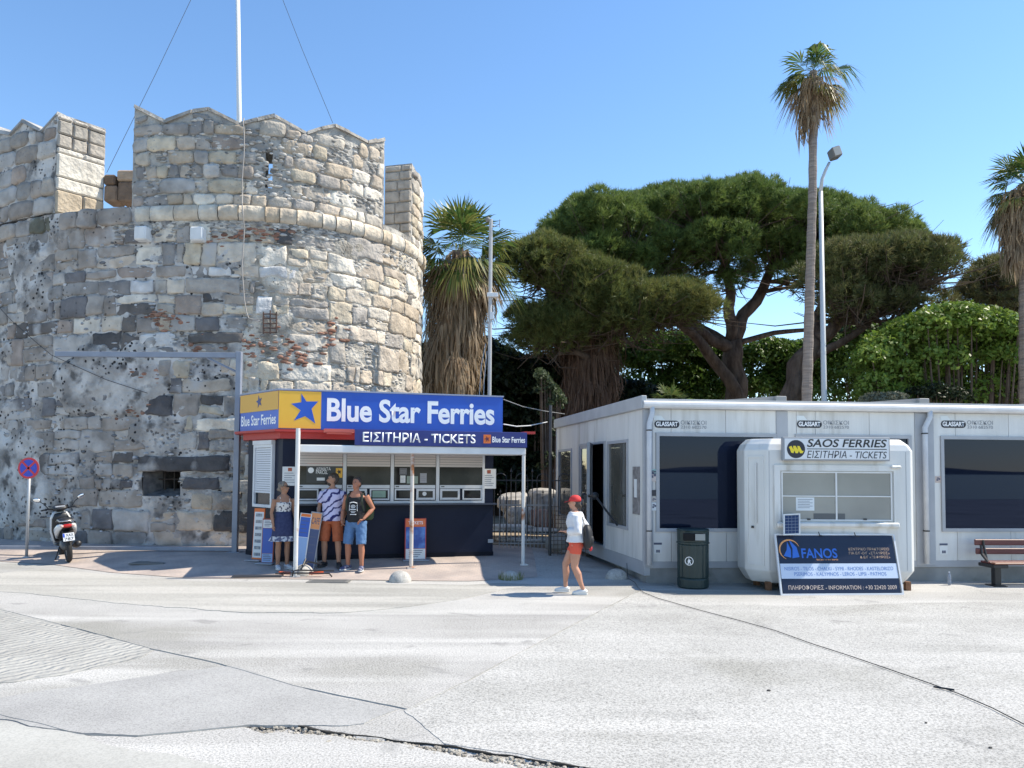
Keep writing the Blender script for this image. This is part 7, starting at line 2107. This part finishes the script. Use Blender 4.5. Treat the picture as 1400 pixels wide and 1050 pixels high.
b.add(vs, fs, S_); o = b.build('frill', mat('frill_print', (.50, .50, .52), .85, col2=(.10, .11, .18), scale=16, detail=1, mix=(.45, .55)), W1['t'])
hair(W1, M_hair_g, 'bun')
b = MB(); b.box(-.068, -.098, .098, -.004, -.078, .132, W1['HM'], .008); b.box(.004, -.098, .098, .068, -.078, .132, W1['HM'], .008); b.box(-.082, -.085, .118, -.066, .02, .126, W1['HM']); b.box(.066, -.085, .118, .082, .02, .126, W1['HM']); b.build('sunglasses', M_black, W1['t'])
shoes(W1, flat('sandal_pale', (.52, .53, .55), .6), flat('sole_pale', (.6, .6, .58), .7), 'sandal')
# man in a tie-dye T-shirt
dB = dict(slim=1.04, yaw=R(-58), curl=.5,
          legs=[((-.10, 0, .90), (-.135, -.03, .49), (-.14, .01, .085), R(-14)), ((.10, 0, .90), (.135, -.05, .49), (.15, -.02, .085), R(24))],
          arms=[((-.185, .0, 1.395), (-.262, .03, 1.13), (-.25, -.06, .90), (0, -.25, -1), (1, 0, 0), (.2, -1, 0)), ((.185, .0, 1.395), (.275, .06, 1.14), (.25, -.08, .91), (0, -.25, -1), (-1, 0, 0), (-.2, -1, 0))])
M1 = person('man in a lilac tie-dye T-shirt and rust shorts looking left', 453, 15.32, R(-6), 1.84, dB, skinmat('skin_fair', (.40, .22, .145)))
M_tie = mat('tie_dye', (.52, .50, .70), .85, col2=(.46, .45, .66), scale=3)
_n = M_tie.node_tree; _tc = _n.nodes.new('ShaderNodeTexCoord'); _mp = _n.nodes.new('ShaderNodeMapping'); _mp.inputs['Rotation'].default_value = (0, R(38), 0)
_wv = _n.nodes.new('ShaderNodeTexWave'); _wv.inputs['Scale'].default_value = 2.6; _wv.inputs['Distortion'].default_value = 5.5; _wv.inputs['Detail'].default_value = 3; _wv.inputs['Detail Scale'].default_value = 2.2; _wv.bands_direction = 'Z'
_n.links.new(_tc.outputs['Object'], _mp.inputs['Vector']); _n.links.new(_mp.outputs[0], _wv.inputs['Vector'])
_rp = _n.nodes.new('ShaderNodeValToRGB'); _rp.color_ramp.elements[0].position = .10; _rp.color_ramp.elements[1].position = .30; _rp.color_ramp.elements[0].color = (.02, .02, .12, 1); _rp.color_ramp.elements[1].color = (.54, .52, .72, 1)
_n.links.new(_wv.outputs['Fac'], _rp.inputs['Fac']); _n.links.new(_rp.outputs[0], _n.nodes['Principled BSDF'].inputs['Base Color'])
top_garment(M1, 't_shirt', M_tie, .86, 1.46, sleeve=.72, inf=.03, sleeve_r=1.18, flare=.015)
shorts(M1, 'shorts', mat('rust_cloth', (.34, .085, .03), .85, col2=(.40, .11, .045), scale=9, bump=.2, bscale=8), .93, 1.02, .012, .004)
hair(M1, M_hair_d, 'curly'); shoes(M1, flat('shoe_black', (.02, .02, .022), .6), flat('sole_dark', (.05, .05, .05), .7))
b = MB(); b.ball((0, -.045, .02), .048, .05, .045, 12, 8, M1['HM']); b.build('beard', M_hair_d, M1['t'], smooth=True)
# man in a black vest
dC = dict(slim=1.02, belly=True, yaw=R(-10), nod=R(-5), curl=.6, arm=1.12,
          legs=[((-.10, 0, .90), (-.15, -.02, .49), (-.165, .03, .085), R(-24)), ((.10, 0, .90), (.135, -.06, .49), (.145, -.05, .085), R(14))],
          arms=[((-.19, .0, 1.40), (-.285, .06, 1.14), (-.265, -.06, .95), (.35, -.35, -.8), (1, 0, 0), (.2, -1, 0)), ((.19, .0, 1.40), (.305, .08, 1.16), (.20, -.13, .97), (-.75, -.25, -.5), (-.4, 0, -1), (-.3, -1, .2))])
M2 = person('man in a black printed vest and denim shorts with a backpack', 486, 15.05, R(-12), 1.80, dC, skinmat('skin_sunburnt', (.44, .19, .115)))
top_garment(M2, 'vest', flat('vest_black', (.014, .014, .016), .85), .90, 1.37, inf=.018, straps=1.5)
shorts(M2, 'shorts', mat('denim', (.07, .15, .30), .85, col2=(.10, .20, .38), scale=14, bump=.2, bscale=20), .94, 1.0, .012, .004)
hair(M2, M_hair_d, 'short'); shoes(M2, mat('trainer_navy', (.05, .06, .14), .6, col2=(.3, .3, .34), scale=14, mix=(.5, .6)), flat('sole_white', (.66, .66, .66), .7))
# chest print: arch, ring, lines
b = MB(); S_ = M2['S']
def on_chest(x, z):
    ry = float(np.interp(z, [t_[0] for t_ in M2['tors']], [t_[2] for t_ in M2['tors']])) + .026; rx = float(np.interp(z, [t_[0] for t_ in M2['tors']], [t_[1] for t_ in M2['tors']])) + .02
    return Vector((x, -ry * math.sqrt(max(.05, 1 - (x / rx) ** 2)), z))
strokes = [[(-.075 + .15 * i / 8, 1.265 + .02 * math.sin(math.pi * i / 8)) for i in range(9)], [(.04 * math.cos(R(t)), 1.205 + .028 * math.sin(R(t))) for t in range(0, 361, 30)], [(.02 * math.cos(R(t)), 1.205 + .012 * math.sin(R(t))) for t in range(0, 361, 45)],
           [(-.075, 1.24), (-.08, 1.12)], [(.075, 1.24), (.08, 1.12)], [(-.06, 1.15), (.06, 1.15)], [(-.05, 1.115), (.05, 1.115)], [(-.035, 1.09), (.035, 1.09)], [(-.06, 1.055), (.06, 1.055)]]
for i, st in enumerate(strokes): b.tube([S_ @ on_chest(*q) for q in st], .0075 if i in (0, 5, 8) else .0045, 5)
b.build('chest_print', M_wprint, M2['t'])
# his backpack
def backpack(label, P, off, sc, m, m2):
    t = P['t']; o = thing('backpack', label, 'backpack', t.location, t.rotation_euler.z)
    S_ = P['S'] @ Matrix.Translation(off) @ Matrix.Scale(sc, 4)
    b = MB(); b.loft([(0, 0, -.22, .11, .06), (0, .01, -.18, .145, .085), (0, .015, -.05, .155, .095), (0, .01, .1, .15, .085), (0, .0, .19, .11, .06), (0, -.01, .22, .05, .03)], 16, S_); b.build('bag', m, o, smooth=True)
    b = MB(); b.loft([(0, .07, -.16, .09, .03), (0, .085, -.08, .105, .045), (0, .08, .0, .10, .035), (0, .06, .02, .08, .02)], 14, S_); b.build('front_pocket', m2, o, smooth=True)
    return o, S_
bp1, _ = backpack('dark green backpack on the back of the man in the vest', M2, (.12, .19, 1.16), 1.02, flat('bag_green', (.05, .075, .035), .8), flat('bag_red', (.28, .04, .03), .8))
b = MB(); k = M2['k']
for s_ in (1, -1): b.tube([M2['V3'](q) for q in ((s_ * .12, .13, 1.32), (s_ * .135, .05, 1.455), (s_ * .14, -.06, 1.435), (s_ * .155, -.118, 1.30), (s_ * .175, -.06, 1.12), (s_ * .15, .10, 1.02))], [(.02, .006)] * 6, 8)
b.build('strap', flat('bag_strap', (.03, .04, .025), .8), bp1)
# walking woman
dD = dict(slim=.96, bust=True, leg=1.14, arm=.92, yaw=R(-4), curl=.7, lean=(0, -.02),
          legs=[((-.085, 0, .89), (-.09, -.20, .52), (-.085, -.20, .10), R(-4)), ((.085, .0, .89), (.085, -.03, .49), (.08, .13, .085), R(4))],
          arms=[((-.175, .0, 1.40), (-.215, .17, 1.16), (-.19, .22, .93), (0, .1, -1), (1, 0, 0), (0, -1, 0)), ((.175, .0, 1.40), (.245, .05, 1.14), (.10, -.20, 1.12), (-.4, -1, .1), (0, 0, -1), (-1, 0, .3))])
W2 = person('woman in white sweater, coral shorts and red cap walking left', 788, 12.78, R(-98), 1.60, dD, skinmat('skin_peach', (.52, .27, .18)))
M_sw = mat('white_knit', (.70, .70, .71), .9, col2=(.62, .62, .65), scale=5, bump=.3, bscale=7, bdist=.03)
top_garment(W2, 'sweater', M_sw, .93, 1.47, sleeve=1.75, inf=.05, sleeve_r=1.38, flare=.012)
shorts(W2, 'shorts', flat('coral_cloth', (.66, .10, .055), .85), 1.0, .42, .016, .012)
hair(W2, M_hair_d, 'pony'); shoes(W2, flat('trainer_white', (.68, .67, .65), .7), flat('sole_white', (.66, .66, .64), .7))
cap = thing('baseball_cap', 'bright red cap worn by the walking woman', 'cap', W2['t'].location, W2['t'].rotation_euler.z)
b = MB(); b.loft([(0, .015, .12, .092, .112), (0, .02, .15, .094, .112), (0, .024, .195, .082, .096), (0, .026, .225, .05, .06), (0, .026, .236, .012, .012)], 20, W2['HM']); b.build('crown', flat('cap_red', (.60, .035, .035), .75), cap, smooth=True)
b = MB(); n = 10; up, lo = [], []
for i in range(n + 1):
    a = math.pi * i / n; up.append((.086 * math.cos(a), -.075 - .10 * math.sin(a) ** .8, .132 - .03 * math.sin(a))); lo.append((.086 * math.cos(a), -.055, .135))
vs = up + [(x, y, z - .007) for x, y, z in up]; m_ = n + 1
b.add(vs, [tuple(range(m_)), tuple(range(2 * m_ - 1, m_ - 1, -1))] + [(i, i + m_, (i + 1) % m_ + m_, (i + 1) % m_) for i in range(m_)], W2['HM']); b.build('visor', flat('cap_red', (.60, .035, .035), .75), cap)
bp2, S_ = backpack('small black backpack hanging on the walking woman', W2, (.10, .20, 1.04), .95, flat('bag_black', (.015, .015, .017), .6), flat('pocket_black', (.02, .02, .022), .5))
b = MB(); b.tube([W2['V3'](q) for q in ((.1, .17, 1.17), (.13, .12, 1.38), (.09, .0, 1.475), (-.0, -.135, 1.36), (-.12, -.11, 1.2))], [(.009, .004)] * 5, 6); b.build('strap', M_black, bp2)
pch = thing('red_purse', 'small red purse in the hand behind the walking woman', 'purse', W2['t'].location, W2['t'].rotation_euler.z)
b = MB(); b.ball(tuple(W2['V3']((-.19, .25, .80))), .045, .03, .05, 10, 7); b.build('pouch', flat('purse_red', (.5, .03, .04), .6), pch, smooth=True)
b = MB(); b.tube([W2['V3']((-.19, .235, .87)), W2['V3']((-.19, .25, .84))], .006, 6); b.build('loop', flat('purse_red', (.5, .03, .04), .6), pch)
ph = thing('phone', 'dark phone held in front of the walking woman', 'phone', W2['t'].location, W2['t'].rotation_euler.z)
b = MB(); b.box(-.03, -.006, -.06, .03, .006, .06, Matrix.Translation(W2['V3']((.045, -.30, 1.15))) @ Matrix.Rotation(R(-25), 4, 'X'), .004); b.build('case', M_black, ph)

# ------------------------------------------------------------------ scooter
p = at(95, 759, 16.35); p.z = FZ(p.x, p.y)
sc = thing('motor_scooter', 'white and black scooter parked facing the tower wall', 'scooter', p, R(36))
LN = Matrix.Rotation(R(-6), 4, 'Y')
M_sw_ = flat('scooter_white', (.62, .62, .62), .3, coat=.4); M_sb = flat('scooter_black', (.018, .018, .02), .45); M_ty = flat('tyre', (.02, .02, .02), .85); M_chr = flat('alloy', (.45, .45, .46), .3, metal=.8)
def wheel(y):
    b = MB(); n, m = 28, 10; vs, fs = [], []
    for i in range(n):
        a = 2 * math.pi * i / n
        for j in range(m):
            t_ = 2 * math.pi * j / m; rr_ = .245 + .058 * math.cos(t_); vs.append((.055 * math.sin(t_), y + rr_ * math.cos(a), .303 + rr_ * math.sin(a)))
    for i in range(n):
        for j in range(m): fs.append((i * m + j, ((i + 1) % n) * m + j, ((i + 1) % n) * m + (j + 1) % m, i * m + (j + 1) % m))
    b.add(vs, fs, LN); w = b.build('wheel', M_ty, sc, smooth=True)
    b = MB(); RX = LN @ Matrix.Translation((0, y, .303)) @ Matrix.Rotation(R(90), 4, 'Y')
    b.lathe([(.2, -.03), (.2, .03)], n=20, mtx=RX); b.build('rim', M_chr, w)
wheel(-.0); wheel(1.30)
def st(name, pts, rad, m, n=12, par=None, sm=True):
    b = MB(); b.tube(pts, rad, n, LN); return b.build(name, m, par or sc, smooth=sm)
st('tail_fairing', [(0, -.22, .80), (0, -.1, .78), (0, .15, .72), (0, .42, .64), (0, .55, .5)], [(.07, .04), (.15, .09), (.18, .15), (.17, .19), (.12, .16)], M_sb)
for s_ in (1, -1): st('side_panel', [(s_ * .09, -.24, .80), (s_ * .145, -.05, .75), (s_ * .165, .2, .66), (s_ * .15, .45, .55)], [(.03, .03), (.045, .075), (.05, .10), (.03, .07)], M_sw_)
st('seat', [(0, -.16, .885), (0, .05, .90), (0, .3, .87), (0, .55, .84), (0, .68, .83)], [(.10, .03), (.155, .055), (.16, .055), (.14, .05), (.09, .04)], M_sb)
st('engine', [(-.05, -.05, .33), (-.05, .25, .36), (-.03, .55, .36)], [(.06, .07), (.08, .10), (.07, .09)], flat('engine_grey', (.10, .10, .10), .5))
st('exhaust', [(.16, .42, .30), (.17, .15, .33), (.18, -.12, .38), (.18, -.16, .385)], [.04, .065, .07, .05], M_sb)
st('floorboard', [(0, .5, .36), (0, .75, .34), (0, 1.0, .36)], [(.16, .05), (.18, .04), (.16, .06)], M_sb)
st('leg_shield', [(0, 1.0, .34), (0, 1.04, .6), (0, 1.0, .9), (0, .96, 1.03)], [(.17, .05), (.22, .06), (.20, .07), (.14, .06)], M_sw_)
st('inner_shield', [(0, .93, .40), (0, .96, .62), (0, .92, .88), (0, .88, 1.0)], [(.15, .03), (.19, .035), (.17, .04), (.11, .035)], M_sb)
st('handlebar_cowl', [(0, .80, 1.09), (0, .90, 1.12), (0, 1.02, 1.08)], [(.11, .045), (.16, .075), (.10, .05)], M_sb)
b = MB(); b.box(-.10, .80, 1.125, .10, .90, 1.165, LN, .012); o = b.build('dashboard', flat('dash_pale', (.35, .36, .38), .2), sc)
for s_ in (1, -1):
    st('handlebar', [(s_ * .12, .90, 1.10), (s_ * .25, .85, 1.115), (s_ * .36, .80, 1.10)], [.017, .017, .02], M_sb, 8)
    o = st('mirror_stem', [(s_ * .22, .86, 1.12), (s_ * .30, .88, 1.24), (s_ * .38, .86, 1.30)], [.009, .009, .009], M_sb, 6)
    b = MB(); b.ball((0, 0, 0), .085, .018, .05, 14, 8, LN @ Matrix.Translation((s_ * .42, .85, 1.335)) @ Matrix.Rotation(-s_ * R(22), 4, 'Y') @ Matrix.Rotation(R(12), 4, 'X')); b.build('mirror_back', M_sb, o, smooth=True)
    b = MB(); b.ball((0, -.012, 0), .076, .01, .042, 14, 8, LN @ Matrix.Translation((s_ * .42, .85, 1.335)) @ Matrix.Rotation(-s_ * R(22), 4, 'Y') @ Matrix.Rotation(R(12), 4, 'X')); b.build('mirror_glass', flat('mirror', (.8, .82, .85), .04, metal=1.0), o, smooth=True)
b = MB(); b.ball((0, -.25, .79), .12, .03, .038, 14, 8, LN); b.build('tail_light', flat('tail_red', (.45, .02, .015), .2), sc, smooth=True)
for s_ in (1, -1): b = MB(); b.ball((s_ * .10, -.262, .79), .035, .02, .026, 10, 6, LN); b.build('indicator', flat('indicator_pale', (.6, .42, .36), .2), sc, smooth=True)
st('grab_rail', [(-.14, .1, .91), (-.13, -.2, .89), (0, -.27, .89), (.13, -.2, .89), (.14, .1, .91)], .014, M_chr, 7)
st('mudguard', [(0, -.30, .46), (0, -.25, .60), (0, -.12, .68)], [(.06, .015), (.08, .02), (.10, .03)], M_sb)
PMx = LN @ Matrix.Translation((0, -.305, .56)) @ Matrix.Rotation(R(-16), 4, 'X')
b = MB(); b.box(-.105, -.004, -.085, .105, .004, .085, PMx, .003); pl = b.build('number_plate', flat('plate_white', (.66, .67, .68), .4), sc)
b = MB(); b.box(-.102, -.007, .0, -.068, -.0045, .08, PMx); b.build('blue_strip', flat('plate_blue', (.03, .08, .45), .4), pl)
lettering('XAX', -.05, .01, .09, .07, -.0065, M_black, pl, bold=.01, mtx=PMx); lettering('787', -.08, -.07, .09, -.01, -.0065, M_black, pl, bold=.01, mtx=PMx)
st('side_stand', [(-.1, .55, .30), (-.22, .50, .0)], [.014, .012], M_sb, 6)
st('front_fork', [(0, 1.06, .62), (0, 1.30, .303)], [.06, .05], M_sb, 8)
st('front_fender', [(0, 1.08, .58), (0, 1.28, .64), (0, 1.5, .52)], [(.06, .03), (.08, .03), (.06, .02)], M_sw_)
